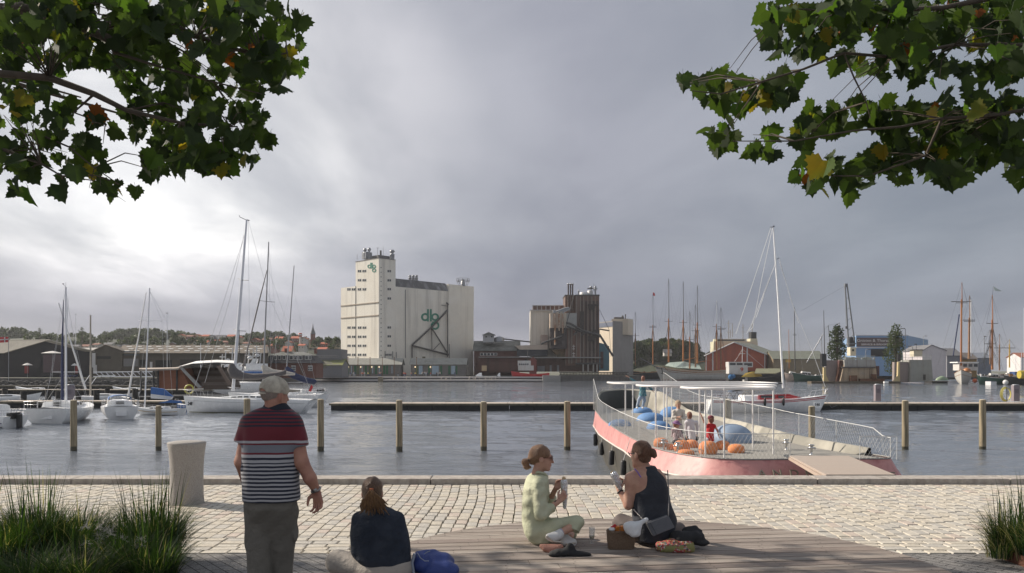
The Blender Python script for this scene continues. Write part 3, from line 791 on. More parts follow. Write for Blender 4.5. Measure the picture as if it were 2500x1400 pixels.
# ================================================================== BOATS
gel = pm('white_gelcoat', (.88,.88,.87), .25, .04, 2, .03, coat=.3)
gel_sh = pm('cockpit_gelcoat', (.62,.62,.62), .4, .05)
alu = pm('mast_aluminium', (.74,.75,.78), .4, .05, 3, 0, metal=.2)
alud = pm('dark_mast', (.16,.16,.17), .4, .1, 3, 0, metal=.3)
stay_m = pm('stainless_wire', (.50,.51,.53), .35, .05, 3, 0, metal=.5)
glassd = pm('dark_window', (.012,.014,.018), .08, .1, 3, 0, spec=.8)
varn = pm('varnished_spar', (.42,.17,.055), .45, .2, 1.5, .1, stretch=(1,1,.2), col2=(.30,.12,.05))
varn2 = pm('oiled_wood', (.26,.14,.07), .6, .25, 2, .2)
navy = pm('navy_canvas', (.035,.045,.10), .85, .15, 6, .3); greyc = pm('grey_canvas', (.12,.11,.11), .85, .15, 5, .4, bscale=9)
bluec = pm('blue_canvas', (.06,.15,.38), .8, .12, 6, .3); whitec = pm('white_canvas', (.68,.68,.68), .8, .06, 6, .3)
redp = pm('red_paint', (.50,.03,.035), .4, .1, 2, .05); blkp = pm('black_paint', (.02,.02,.022), .4, .2, 2, .1)
teak = pm('teak_deck', (.38,.27,.18), .7, .15, 3, .2)
class Boat:
    def __init__(s, name, label, cat, p, hd, L_, B, F, bow=.35, stern=.1, tr=.75, rake=.9, srake=.2, draft=.5, group=None, fine=1.6, full=.42, zb=WZ):
        s.root = thing(name, label, cat, (p[0], p[1], zb), group)
        s.p = Vector((p[0], p[1], zb)); s.a = R(hd)       # heading: direction of the bow, 0 = +x
        s.f = Vector((math.cos(s.a), math.sin(s.a), 0)); s.r = Vector((math.sin(s.a), -math.cos(s.a), 0))
        s.L, s.B, s.F, s.bow, s.stern, s.tr, s.rake, s.srake, s.draft, s.fine, s.full = L_, B, F, bow, stern, tr, rake, srake, draft, fine, full
    def w(s, t):     # half beam at the deck, t = 0 stern .. 1 bow
        if t < s.full: u = t/s.full; return s.B/2*(s.tr+(1-s.tr)*math.sin(u*math.pi/2))
        u = (t-s.full)/(1-s.full); return s.B/2*max(0, 1-u**s.fine)**.9
    def zd(s, t): return s.F+s.bow*max(0, (t-.35)/.65)**1.8+s.stern*max(0, (.35-t)/.35)**1.6
    def P(s, x, y, z): return s.p+s.f*x+s.r*y+Vector((0,0,z))   # x from stern to bow along the deck, y to starboard
    def hull(s, m, deck=None, stripe=None, boot=None, nsec=22, vee=1.0, name='hull', bulwark=0.0, capm=None):
        rows = []; dl = []
        for i in range(nsec+1):
            t = i/nsec; w = max(s.w(t), .015); zt = s.zd(t)+bulwark; row = []
            for j in range(-7, 8):
                v = abs(j)/7                     # 0 keel .. 1 deck
                zz = -s.draft*(1-t*.3)+(zt+s.draft*(1-t*.3))*v**1.15
                ww = w*(math.sin(v*math.pi/2)**(.55+.5*t*vee)) if v < 1 else w
                up = max(0, min(1, (zz+s.draft)/(zt+s.draft)))
                xx = t*s.L-(1-up)*s.rake*max(0, (t-.6)/.4)**1.5+(1-up)*s.srake*max(0, 1-t/.25)
                row.append(s.P(xx, math.copysign(ww, j) if j else 0, zz))
            rows.append(row)
        mb = MB(); mb.loft(rows, closed=False, cap=(False, False)); mb.add(rows[0], [tuple(range(len(rows[0])))])
        o = mb.build(name, m, s.root)
        mb = MB(); vs = []
        for i in range(nsec+1):
            t = i/nsec; w = max(s.w(t)-.02, .01); z = s.zd(t)-.01
            vs += [s.P(t*s.L, -w, z), s.P(t*s.L, 0, z+w*.06), s.P(t*s.L, w, z)]
        mb.add(vs, [(3*i+k, 3*i+k+1, 3*i+k+4, 3*i+k+3) for i in range(nsec) for k in (0,1)], 0, True)
        mb.build('deck', deck or gel, s.root)
        if stripe:
            for (z0, z1, m2) in stripe:
                mb = MB()
                for sg in (-1, 1):
                    q = []
                    for i in range(nsec+1):
                        t = .02+.96*i/nsec; row = []
                        for zf in (z0, z1):
                            zt = s.zd(t)+bulwark; dr = s.draft*(1-t*.3); zz = zt*zf if zf <= 1 else zt
                            v = max(0, (zz+dr)/(zt+dr))**(1/1.15); ww = max(s.w(t), .015)*(math.sin(min(v,1)*math.pi/2)**(.55+.5*t*vee))
                            up = max(0, min(1, (zz+s.draft)/(zt+s.draft)))
                            xx = t*s.L-(1-up)*s.rake*max(0, (t-.6)/.4)**1.5+(1-up)*s.srake*max(0, 1-t/.25)
                            row.append(s.P(xx, sg*(ww+.012), zz))
                        q.append(row)
                    mb.loft(q, closed=False, cap=(False, False), smooth=True)
                mb.build('hull_stripe', m2, s.root)
        if capm:
            for sg in (-1, 1):
                MB().tube([s.P(i/nsec*s.L, sg*s.w(i/nsec), s.zd(i/nsec)+bulwark) for i in range(nsec+1)], .05 if s.L < 16 else .11, 5).build('cap_rail', capm, s.root)
        return s
    def cabin(s, x0, x1, w0, w1, h, m=None, win=None, slope=.5, name='coachroof', nw=0, winm=None, z0=None, wz=(.35,.75)):
        m = m or gel; rows = []
        n = 8
        for i in range(n+1):
            u = i/n; x = x0+(x1-x0)*u; w = w0+(w1-w0)*u; t = x/s.L; z = (s.zd(t) if z0 is None else z0)-.03
            hh = h*(min(1, (1-u)/slope) if slope else 1)**.8 if u > 1-slope else h; hh = max(hh, .02)
            rows.append([s.P(x, -w, z), s.P(x, -w*.88, z+hh*.85), s.P(x, -w*.6, z+hh), s.P(x, w*.6, z+hh), s.P(x, w*.88, z+hh*.85), s.P(x, w, z)])
        MB().loft(rows, closed=True, smooth=False).build(name, m, s.root)
        for k in range(nw):
            u0 = .06+k*(.62/nw); u1 = u0+.62/nw*.72
            for sg in (-1, 1):
                mb = MB(); q = []
                for (u, zz) in ((u0, wz[0]), (u1, wz[0]), (u1, wz[1]), (u0, wz[1])):
                    x = x0+(x1-x0)*u; w = (w0+(w1-w0)*u)*(1-.12*zz/.85)+.012; z = (s.zd(x/s.L) if z0 is None else z0)-.03
                    hh = h*(min(1, (1-u)/slope) if slope else 1)**.8 if u > 1-slope else h
                    q.append(s.P(x, sg*w, z+hh*zz))
                if sg > 0: q.reverse()
                mb.slab(q, .012); mb.build('window', winm or glassd, s.root)
        return s
    def mast(s, x, h, r=.08, m=None, lean=0.0, spread=((.42,.9),(.72,.7)), fore=True, z=None, back=True, stays=True, side=0.0, furl=None, r_st=.010):
        m = m or alu; z = s.zd(x/s.L) if z is None else z; b = s.P(x, 0, z-.1); t = s.P(x-lean, side, z+h)
        o = MB().tube([b, b.lerp(t, .5), t], [r, r*.95, r*.7], 10).build('mast', m, s.root)
        rg = MB(); tips = []
        for f, wd in spread:
            c = b.lerp(t, f); MB().tube([c-s.r*wd, c, c+s.r*wd], [r*.2, r*.3, r*.2], 5).build('spreader', m, s.root); tips.append((c, wd))
        if stays:
            for sg in (-1, 1):
                w = s.w(x/s.L)*.95; path = [s.P(x-.1, sg*w, z)]+[c+s.r*sg*wd for c, wd in tips]+[b.lerp(t, .985)]; rg.tube(path, r_st, 4)
                if tips: rg.tube([s.P(x-.2, sg*w, z), tips[0][0]], r_st, 4)
            if fore: rg.tube([s.P(s.L*.985, 0, s.zd(1)), b.lerp(t, .93 if furl is None else .97)], r_st, 4)
            if back: rg.tube([s.P(s.L*.01, 0, s.zd(0)), b.lerp(t, 1.0)], r_st, 4)
            rg.build('rigging', stay_m, s.root)
        if furl: MB().tube([s.P(s.L*.97, 0, s.zd(1)+.3), s.P(s.L*.97, 0, s.zd(1)+.3).lerp(b.lerp(t, .95), .5), b.lerp(t, .93)], [r*.9, r*.75, r*.35], 6).build('furled_jib', furl, s.root)
        mb = MB(); mb.tube([t, t+Vector((0,0,.45))], .012, 4); mb.tube([t+Vector((0,0,.05)), t+s.f*-.55+Vector((0,0,.2))], .014, 4); mb.box(t+s.f*-.55+Vector((0,0,.24)), (.12,.12,.06)); mb.build('masthead_fitting', blkp, s.root)
        return b, t
    def boom(s, x0, z, ln, m=None, cover=None, rc=.16, tilt=0.0, mount=True, sag=0.0):
        m = m or alu; a = s.P(x0, 0, z); b = s.P(x0-ln, 0, z+tilt)
        MB().tube([a, b], .06, 8).build('boom', m, s.root)
        if cover:
            P = [a+Vector((0,0,1.0*(rc/.2))), a+Vector((0,0,.55*(rc/.2))), a+Vector((0,0,.12))+s.f*-.25]+[a.lerp(b, u)+Vector((0,0,.12-sag*math.sin(u*math.pi*5)*.3)) for u in (.15,.3,.45,.6,.75,.9,1.0)]
            MB().tube(P, [rc*.5, rc*.8, rc*1.25, rc*1.15, rc, rc*1.05, rc*.85, rc*.9, rc*.7, rc*.45], 10).build('sail_cover', cover, s.root)
        return s
    def rails(s, h=.6, m=None, gates=9, bow=True, sternr=True, lines=True):
        m = m or pm('stainless_tube', (.60,.60,.62), .3, .05, 3, 0, metal=.6); mb = MB()
        if lines:
            for sg in (-1, 1):
                top = []
                for k in range(gates+1):
                    t = .04+.90*k/gates; a = s.P(t*s.L, sg*(s.w(t)-.06), s.zd(t)); mb.tube([a, a+Vector((0,0,h))], .013, 4); top.append(a+Vector((0,0,h)))
                mb.tube(top, .007, 3); mb.tube([q-Vector((0,0,h*.45)) for q in top], .006, 3)
        if bow:
            q = [s.P(.86*s.L, -s.w(.86), s.zd(.86)), s.P(.88*s.L, -s.w(.88), s.zd(.88)+h), s.P(1.0*s.L, -.12, s.zd(1)+h*1.08), s.P(1.0*s.L, .12, s.zd(1)+h*1.08), s.P(.88*s.L, s.w(.88), s.zd(.88)+h), s.P(.86*s.L, s.w(.86), s.zd(.86))]
            mb.tube(q, .016, 5); mb.tube([s.P(.96*s.L, -s.w(.96), s.zd(.96)), s.P(.98*s.L, -.1, s.zd(1)+h)], .014, 4); mb.tube([s.P(.96*s.L, s.w(.96), s.zd(.96)), s.P(.98*s.L, .1, s.zd(1)+h)], .014, 4)
        if sternr:
            w = s.w(0)
            for hh in (h, h*.55):
                for sg in (-1, 1): mb.tube([s.P(.14*s.L, sg*s.w(.14), s.zd(.1)+hh), s.P(.01*s.L, sg*w*.95, s.zd(0)+hh), s.P(.01*s.L, sg*w*.35, s.zd(0)+hh)], .014, 4)
            for sg in (-1, 1):
                for x, y in ((.14, s.w(.14)), (.01*s.L/s.L, w*.95), (.01, w*.35)): mb.tube([s.P(x*s.L, sg*y, s.zd(x)), s.P(x*s.L, sg*y, s.zd(x)+h)], .014, 4)
        mb.build('guard_rail', m, s.root); return s
def bpos(px, D): return ((px-1250)*D/2000, D)

# --- motor boat cut by the left edge
b = Boat('motor_boat', 'white motor boat with dark waistline, cut off by the left edge of the picture', 'motor boat', (-45.2, 66.5), -14, 7.0, 2.7, .95, bow=.3, stern=.0, tr=.9, srake=.5)
b.a = R(166); b.f = Vector((math.cos(b.a), math.sin(b.a), 0)); b.r = Vector((math.sin(b.a), -math.cos(b.a), 0)); b.p = Vector((-39.6, 65.5, WZ))
b.hull(gel, stripe=[(.05,.12,blkp),(.40,.47,navy)]).cabin(1.6, 5.6, 1.05, .6, .95, slope=.6, nw=4).rails(.5, gates=6)
MB().box(b.P(.25,0,1.0),(.5,1.2,.5)).box(b.P(-.25,0,.55),(.3,.35,1.1)).build('outboard_engine', blkp, b.root)
# --- sailboat A, stern toward us
b = Boat('sailboat', 'white sailboat seen from its broad transom, tall mast with a rolled dark blue sail', 'sailboat', bpos(108, 70), 97, 9.6, 4.1, 1.25, bow=.3, tr=.86, srake=.75, fine=1.9, group='moored white sailboats')
b.hull(gel).cabin(2.6, 7.4, 1.35, .8, .62, slope=.5, nw=3).rails(.62, gates=6)
MB().box(b.P(2.62,0,1.60),(.75,.06,.8)).build('companionway', gel_sh, b.root)
for zz in (1.42,1.56,1.70): MB().box(b.P(2.50,0,zz+.1),(.62,.04,.07)).build('vent_slot', glassd, b.root)
MB().box(b.P(.33,0,.62),(1.1,.05,.42)).build('transom_step', pm('bright_step', (.80,.80,.80), .3, .05), b.root)
MB().tube([b.P(.9,-.9,1.3), b.P(.9,-.9,1.9), b.P(.9,.9,1.9), b.P(.9,.9,1.3)], .02, 5).build('stern_arch', alu, b.root)
b.mast(4.4, 10.9, .10, lean=.0, spread=((.30,1.15),), furl=None); 
MB().tube([b.P(4.1,-.18,1.9), b.P(4.1,-.2,6.0), b.P(4.2,-.12,11.0)], [.13,.10,.03], 6).build('rolled_sail', navy, b.root)
MB().tube([b.P(3.4,.45,1.4), b.P(3.4,.42,8.0), b.P(3.5,.55,11.0)], [.075,.06,.03], 6).build('second_spar', alu, b.root)
# --- sailboat B, three-quarter stern
b = Boat('sailboat', 'white sailboat in three quarter stern view with a blue sprayhood', 'sailboat', bpos(296, 76), 118, 7.6, 3.3, 1.15, bow=.3, tr=.85, srake=.55, fine=1.8, group='moored white sailboats')
b.hull(gel).cabin(2.3, 6.9, 1.15, .65, .6, slope=.5, nw=3).rails(.6, gates=6)
MB().box(b.P(.22,0,.60),(.7,.9,.4), rz=R(118)).build('transom_step', pm('bright_step', (.8,.8,.8), .3), b.root)
for zz in (1.45,1.6): MB().box(b.P(2.2,0,zz),(.04,.7,.07), rz=R(118)).build('vent_slot', glassd, b.root)
hd = [[b.P(x, y, z) for y, z in ((-1.0,1.85),(-.95,2.05),(-.5,2.22),(0,2.27),(.5,2.22),(.95,2.05),(1.0,1.85))] for x in (2.0,2.6,3.3,4.0)]
MB().loft(hd+[[v-Vector((0,0,.05)) for v in q] for q in reversed(hd)], closed=False, cap=(False,False)).build('bimini_cover', bluec, b.root)
mb = MB()
for x in (2.0, 4.0):
    for y in (-1, 1): mb.tube([b.P(3.0, y*1.1, 1.15), b.P(x, y, 1.87)], .018, 5)
mb.build('bimini_frame', alu, b.root)
bb = W(221, 966, 78.5); tt = W(221, 770, 78.5)
MB().tube([bb, tt], [.09,.07], 8).build('mast', pm('mast_bronze', (.38,.34,.28), .4, .1), b.root)
MB().tube([W(209,950,bb.y+.5), W(143,740,bb.y+1.5)], [.10,.05], 6).build('furled_jib', whitec, b.root)
# --- small sailboat C
b = Boat('sailboat', 'small low white sailboat with a half folded blue and white mainsail', 'sailboat', bpos(446, 84), 176, 5.0, 2.2, .62, bow=.25, tr=.8, group='moored white sailboats')
b.hull(gel, stripe=[(.55,.64,pm('gold_line',(.45,.30,.12),.4)),(.02,.10,blkp)]).cabin(1.6, 4.2, .75, .5, .3, slope=.5, nw=3, wz=(.3,.6)).rails(.35, gates=4)
bb = b.P(4.05,0,.5); tt = W(365.5, 704, bb.y)
MB().tube([bb, tt], [.08,.06], 8).build('mast', alu, b.root)
MB().tube([W(310,985,bb.y), W(357,715,bb.y)], [.10,.04], 6).build('furled_jib', whitec, b.root)
MB().tube([W(338,783,bb.y), W(400,784,bb.y)], .025, 5).build('spreader', alu, b.root)
mb = MB()
for x in (395,415,330): mb.tube([W(366,712,bb.y), W(378+(x-366)*.6,784,bb.y), W(x+8,1000,bb.y)], .012, 4)
mb.build('rigging', stay_m, b.root)
q0, q1, q2, q3 = W(368,946,bb.y), W(398,950,bb.y), W(421,969,bb.y), W(368,962,bb.y)
MB().extr([q0,q1,q2,q3], (0,.35,0)).build('mainsail_cover', bluec, b.root)
MB().extr([q3-Vector((0,0,.01)),q2,W(416,976,bb.y),W(368,973,bb.y)], (0,.3,0)).build('folded_sail', whitec, b.root)
MB().extr([W(386,985,bb.y-.6),W(412,978,bb.y-.6),W(438,979,bb.y-.6),W(441,985,bb.y-.6),W(412,984,bb.y-.6)], (0,.5,0)).build('tiller_cover', bluec, b.root)
# --- big yacht 248
b = Boat('racing_yacht', 'big white yacht with grey covered boom and bow number 248, behind the man', 'yacht', bpos(766, 88), 178, 14.2, 4.1, 1.55, bow=.32, stern=-.1, tr=.86, srake=1.5, rake=.55, fine=1.75, full=.45)
b.hull(gel, stripe=[(.74,.79,gel_sh),(.04,.09,pm('boot_top',(.30,.28,.14),.5))]).cabin(4.2, 11.0, 1.35, .7, .42, slope=.55, nw=6, wz=(.45,.75)).rails(.62, gates=9)
bb = W(569, 955, 88.2); tt = W(602, 537, 88.2)
MB().tube([bb, bb.lerp(tt,.5), tt], [.17,.16,.10], 10).build('mast', alu, b.root)
for (x, y, l, rr) in ((579,808,9,22),(587,684,6,20)): MB().tube([W(x-l,y-4,bb.y+1), W(x,y,bb.y), W(x+rr,y+1,bb.y-.6)], .035, 5).build('spreader', alud, b.root)
mb = MB(); mb.tube([W(598,571,bb.y), W(545,740,bb.y), W(470,960,bb.y+1)], .020, 4); mb.tube([W(596,574,bb.y), W(560,735,bb.y), W(500,935,bb.y)], .020, 4)
mb.tube([W(607,540,bb.y), W(655,720,bb.y), W(755,945,bb.y)], .014, 4); mb.tube([W(606,540,bb.y), W(609,809,bb.y-.6), W(590,950,bb.y-1)], .012, 4); mb.build('rigging', stay_m, b.root)
mb = MB(); mb.tube([W(602,538,bb.y), W(585,530,bb.y), W(584.5,526,bb.y)], .03, 4); mb.tube([W(602,537,bb.y), W(609,539,bb.y)], .05, 4); mb.build('masthead_fitting', blkp, b.root)
cv = [(566,893),(566,905),(573,917),(590,923),(620,925),(650,922),(675,919),(695,914),(697,908)]
rr = [.30,.50,.62,.45,.34,.30,.27,.26,.12]
o = MB().tube([W(x, y-4, bb.y-.1) for x, y in cv], rr, 12).build('boom_cover', greyc, b.root)
# number plate on the bow side facing us
p0 = b.P(13.62, -(b.w(.959)*.93+.10), .72); p1 = b.P(12.84, -(b.w(.904)*.93+.06), .72); rt_ = p1-p0; up_ = Vector((0,0,.66))
MB().slab([p0, p1, p1+up_, p0+up_], .04).build('number_plate', gel, b.root)
lettering('248', p0+rt_*.07+up_*.22+Vector((0,-.03,0)), rt_, (0,0,1), .66, .38, blkp, b.root, 'number', .01, .25, .02)
wh = b.P(1.7,0,1.9)
MB().tube([wh+Vector((0,.62*math.cos(a),.62*math.sin(a))) for a in [2*math.pi*k/16 for k in range(16)]], .03, 5, closed=True).build('steering_wheel', stay_m, b.root)
fl = W(757,948,88); MB().tube([W(750,962,88), W(760,938,88)], .03, 5).build('flag_staff', alud, b.root)
MB().slab([W(753,955,88), W(759,957,88), W(764,945,88), W(760,939,88)], .04).build('ensign', redp, b.root)
# --- second yacht behind (mast 655)
b = Boat('sailing_yacht', 'white yacht with a beige sail bundle on its boom, behind the big yacht', 'yacht', bpos(792, 104), 172, 13.0, 3.9, 1.5, bow=.3, tr=.8, srake=.9)
b.hull(gel, stripe=[(.6,.66,navy)]).cabin(4, 10, 1.3, .7, .5, slope=.5, nw=5).rails(.62, gates=8)
bb = W(642,940,104); tt = W(656,591,104)
MB().tube([bb, tt], [.12,.07], 8).build('mast', pm('grey_mast', (.36,.36,.37), .4, .1, 3, 0, metal=.4), b.root)
MB().tube([W(634,734,104), W(646,736,104), W(671,738,104)], .03, 5).build('spreader', alud, b.root)
mb = MB(); mb.tube([W(652,660,104), W(633,735,104.5), W(592,905,104)], [.05,.09,.09], 5); mb.build('furled_jib', pm('dark_sail', (.15,.14,.14), .8), b.root)
mb = MB(); mb.tube([W(656,600,104), W(670,738,104), W(675,930,104)], .012, 4); mb.tube([W(656,660,104), W(750,930,104)], .012, 4); mb.tube([W(656,600,104), W(662,930,104)], .012, 4); mb.build('rigging', stay_m, b.root)
MB().tube([W(x, y, 104) for x, y in ((641,893),(648,903),(665,910),(700,912),(720,914))], [.2,.5,.45,.28,.15], 10).build('boom_cover', pm('beige_canvas', (.45,.42,.38), .8, .12, 5, .4), b.root)
mb = MB()
for k in range(7): c = b.P(1+k*1.1, -1.0+.3*(k%3), 1.75); mb.lathe(c, [(.16,0),(.11,.12),(.15,.3),(0,.32)], 8)
mb.build('winch', chrome, b.root)
# --- third yacht (mast 716, dark boom)
b = Boat('sailing_yacht', 'white yacht with a navy covered boom, right of the man in the cap', 'yacht', bpos(790, 122), 165, 10.5, 3.5, 1.35, bow=.3, tr=.78, srake=1.2)
b.hull(gel, stripe=[(.5,.56,blkp)]).cabin(3, 8, 1.15, .6, .5, slope=.5, nw=4).rails(.62, gates=7)
MB().tube([W(700,900,122), W(718,649,122)], [.10,.06], 8).build('mast', pm('grey_mast', (.36,.36,.37)), b.root)
MB().tube([W(702,783,122), W(709,784,122), W(717,783,122)], .03, 5).build('spreader', alu, b.root)
MB().tube([W(x, y, 122) for x, y in ((699,897),(706,908),(720,919),(745,928),(768,933),(772,930))], [.25,.6,.5,.45,.4,.2], 10).build('boom_cover', navy, b.root)
mb = MB(); mb.tube([W(715,700,122), W(770,935,122)], .012, 4); mb.tube([W(716,680,122), W(650,935,122)], .012, 4); mb.build('rigging', stay_m, b.root)
MB().box(b.P(.5,0,1.6),(.9,1.4,.5)).build('stern_locker', blkp, b.root)
# --- yacht 146 on the right
b = Boat('racing_yacht', 'white yacht with red hull lines and bow number 146, behind the barge', 'yacht', bpos(1731, 90.5), 1.5, 13.3, 3.5, 1.3, bow=.62, stern=.1, tr=.62, srake=-.5, rake=1.2, fine=1.6, full=.42)
b.hull(gel, stripe=[(.80,.85,redp),(.90,.95,redp)]).cabin(3.6, 10.6, 1.2, .5, .62, slope=.62, nw=0).rails(.6, gates=8)
q = [b.P(5.1,1.19,1.45), b.P(10.1,.62,1.62), b.P(8.6,.78,2.02), b.P(5.1,1.09,1.93)]
q2 = [v+b.r*.03 for v in q]
MB().slab([q2[0],q2[1],q2[2],q2[3]], .03).build('red_side_panel', redp, b.root)
for (x0, x1) in ((5.4,7.0),(7.3,8.0)):
    MB().slab([b.P(x0,1.24,1.58), b.P(x1,1.24-.1*(x1-x0),1.6), b.P(x1-.05,1.17-.1*(x1-x0),1.86), b.P(x0,1.17,1.86)], .03).build('window', glassd, b.root)
bb = W(1912,948,90.8)
MB().tube([bb, W(1901,745,bb.y), W(1888,556,bb.y)], [.12,.11,.07], 10).build('mast', gel, b.root)
mb = MB(); mb.tube([W(1880,555,bb.y), W(1888,555,bb.y)], .04, 5); mb.tube([W(1896,634,bb.y), W(1902,630,bb.y)], .04, 5); mb.box(W(1889,553,bb.y), (.2,.1,.12)); mb.build('masthead_fitting', alud, b.root)
mb = MB()
for pts in (((1882,556),(1855,640),(1797,815)),((1886,557),(1860,680),(1838,800),(1822,815)),((1895,638),(1846,775),(1824,812)),((1894,642),(1830,805)),((1902,631),(1935,745),(1980,850),(2015,945)),((1903,640),(1950,790))):
    mb.tube([W(x, y, bb.y) for x, y in pts], .024, 4)
mb.build('rigging', pm('white_rope', (.72,.72,.72), .6, .05), b.root)
MB().tube([bb+Vector((0,0,.55)), b.P(2.6,0,2.3)], .07, 8).build('boom', blkp, b.root)
mb = MB()
for k in range(5): mb.tube([b.P(1.2+.8*k,-.6,1.35), b.P(1.5+.8*k,0,2.2), b.P(1.9+.8*k,.6,1.35)], .035, 5)
mb.build('cockpit_gear', blkp, b.root)
for x in (5.6, 7.7):
    c = b.P(x, b.w(x/b.L)+.14, .75); MB().lathe(c, [(.03,0),(.12,.12),(.14,.3),(.12,.75),(.03,.9)], 10).tube([c+Vector((0,0,.9)), c+Vector((0,-.05,1.3))], .015, 4).build('fender', blkp, b.root)
pl = W(1987, 982, 88.4); MB().slab([pl+Vector((0,0,-.62)), pl+Vector((.80,.1,-.60)), pl+Vector((.82,.1,.02)), pl+Vector((.02,0,0))], .03).build('number_plate', gel, b.root)
lettering('146', pl+Vector((.09,-.04,-.42)), (1,.1,0), (0,0,1), .58, .31, blkp, b.root, 'number', .004, .3, .015)
lettering('fice', W(1802, 988.5, 88.3), (1,.02,0.01), (0,0,1), 1.1, .30, pm('script_grey', (.13,.11,.11), .5), b.root, 'boat_name', .02, .4)
MB().tube([b.P(13.1,0,1.95), b.P(13.9,0,3.0)], .03, 5).build('bowsprit', alud, b.root)
mb = MB(); mb.tube([W(2012,975,94), W(2030,995,94), W(2060,985,94)], .02, 4); single(mb, 'mooring_line', stay_m, 'pale slack mooring line from the bow of yacht 146 to the dock', 'rope', W(2012,975,94))
# ================================================================== BUILDINGS
class Face:
    """vertical plane through p0 running along direction d; at(px,py) gives the point of it seen at that pixel of the photo"""
    def __init__(s, p0, d): s.p = Vector((p0[0], p0[1], 0)); s.d = Vector((d[0], d[1], 0)).normalized(); s.n = Vector((s.d.y, -s.d.x, 0))
    def L(s, px): k = (px-1250)/2000; return (k*s.p.y-s.p.x)/(s.d.x-k*s.d.y)
    def at(s, px, py, off=0.0):
        q = s.p+s.d*s.L(px); return Vector((q.x, q.y, EYE-(py-905)*q.y/2000))+s.n*off
    def xy(s, px, off=0.0): q = s.p+s.d*s.L(px)+s.n*off; return (q.x, q.y)
    def pt(s, l, z, off=0.0): return s.p+s.d*l+Vector((0,0,z))+s.n*off
    def panel(s, px0, py0, px1, py1, t=.12, off=.06, mi=0, mb=None):
        """level-sided slab standing proud of the face (t thick)"""
        mb = mb or MB(); a = s.at(px0, py1); b = s.at(px1, py1); c = s.at(px0, py0)
        z0, z1 = min(a.z, c.z), max(a.z, c.z); o = s.n*off
        a = Vector((a.x, a.y, 0)); b = Vector((b.x, b.y, 0)); ins = s.n*(off-t)
        mb.hexa([a+o+Vector((0,0,z0)), b+o+Vector((0,0,z0)), b+ins+Vector((0,0,z0)), a+ins+Vector((0,0,z0)),
                 a+o+Vector((0,0,z1)), b+o+Vector((0,0,z1)), b+ins+Vector((0,0,z1)), a+ins+Vector((0,0,z1))], mi); return mb
    def line(s, pts, r, off=.15, n=6, mb=None): mb = mb or MB(); return mb.tube([s.at(x, y, off) for x, y in pts], r, n)
rusty = pm('rust', (.16,.075,.04), .85, .3, 1.2, .3)
steel_g = pm('galvanised_duct', (.30,.31,.33), .45, .15, 2, .1, metal=.4)
steel_d = pm('dark_steelwork', (.07,.068,.068), .7, .3, 1.5, .2)
win_m = pm('window_glass_dark', (.05,.055,.06), .2, .3, .5, .0, spec=.7)
wframe = pm('window_frame_white', (.62,.61,.58), .6, .1)
def window(face, px0, py0, px1, py1, parent, cols=2, rows=1, off=.08, frame_m=None, glass=None):
    o = face.panel(px0, py0, px1, py1, t=.2, off=off).build('window', frame_m or wframe, parent)
    mb = MB(); w = (px1-px0)/cols; h = (py1-py0)/rows
    for i in range(cols):
        for j in range(rows): face.panel(px0+w*i+w*.10, py0+h*j+h*.10, px0+w*(i+1)-w*.10, py0+h*(j+1)-h*.10, t=.1, off=off+.03, mb=mb)
    mb.build('pane', glass or win_m, o); return o
# ------------------------------------------------------------------ the pale silo
D0 = 368.0; Cn = W(925, 905, D0); u1 = Vector((-.71,.704,0)); u2 = Vector((.70,.714,0))
fl_ = Face(Cn, u1); fr_ = Face(Cn, u2)
fl_.n = Vector((-.704,-.71,0)); fr_.n = Vector((.714,-.70,0))
cream = pm('painted_concrete', (.72,.68,.60), .85, .05, .25, .06, bscale=3, streak=((.36,.33,.29), .35, .55), col2=(.75,.72,.65))
sil = thing('grain_silo', 'huge pale grain silo with a tall tower and green letters on the far quay', 'silo', (Cn.x, Cn.y, LAND))
l1, l2 = 30.3, 58.0; c0 = Vector((Cn.x, Cn.y, 0))
def fp(a, b): q = c0+u1*a+u2*b; return (q.x, q.y)
at_, bt_ = fl_.L(868.3), fr_.L(965.7)
MB().prism([fp(0,bt_), fp(l1,bt_), fp(l1,l2), fp(0,l2)], LAND-.4, 40.2).build('wall', cream, sil)
MB().prism([fp(at_,0), fp(l1,0), fp(l1,bt_), fp(at_,bt_)], LAND-.4, 41.0).build('side_block', cream, sil)
MB().prism([fp(0,0), fp(at_,0), fp(at_,bt_), fp(0,bt_)], LAND-.4, 52.2).build('tower', cream, sil)
b1_ = fr_.L(1094.5); MB().prism([fp(-.12,b1_), fp(l1,b1_), fp(l1,l2+.1), fp(-.12,l2+.1)], 33, 43.7).build('end_block', cream, sil)
roofd = pm('bitumen_roof', (.10,.10,.105), .7, .25, .4, .2, streak=((.26,.26,.27), .35, .9))
a_, b_ = bt_+.02, b1_-.02
MB().hexa([(*fp(-.05,a_),40.2),(*fp(-.05,b_),40.2),(*fp(l1,b_),40.2),(*fp(l1,a_),40.2),(*fp(2.2,a_),44.2),(*fp(2.2,b_),44.2),(*fp(l1-3,b_),44.2),(*fp(l1-3,a_),44.2)]).build('mansard_roof', roofd, sil)
MB().prism([fp(-.15,-.15), fp(at_+.15,-.15), fp(at_+.15,bt_+.15), fp(-.15,bt_+.15)], 52.2, 52.45).build('coping', pm('dark_coping', (.16,.15,.14), .7), sil)
band = pm('ledge_dark_band', (.30,.25,.20), .8, .2, .6, .1)  # ledge colour, a darker brown than the wall
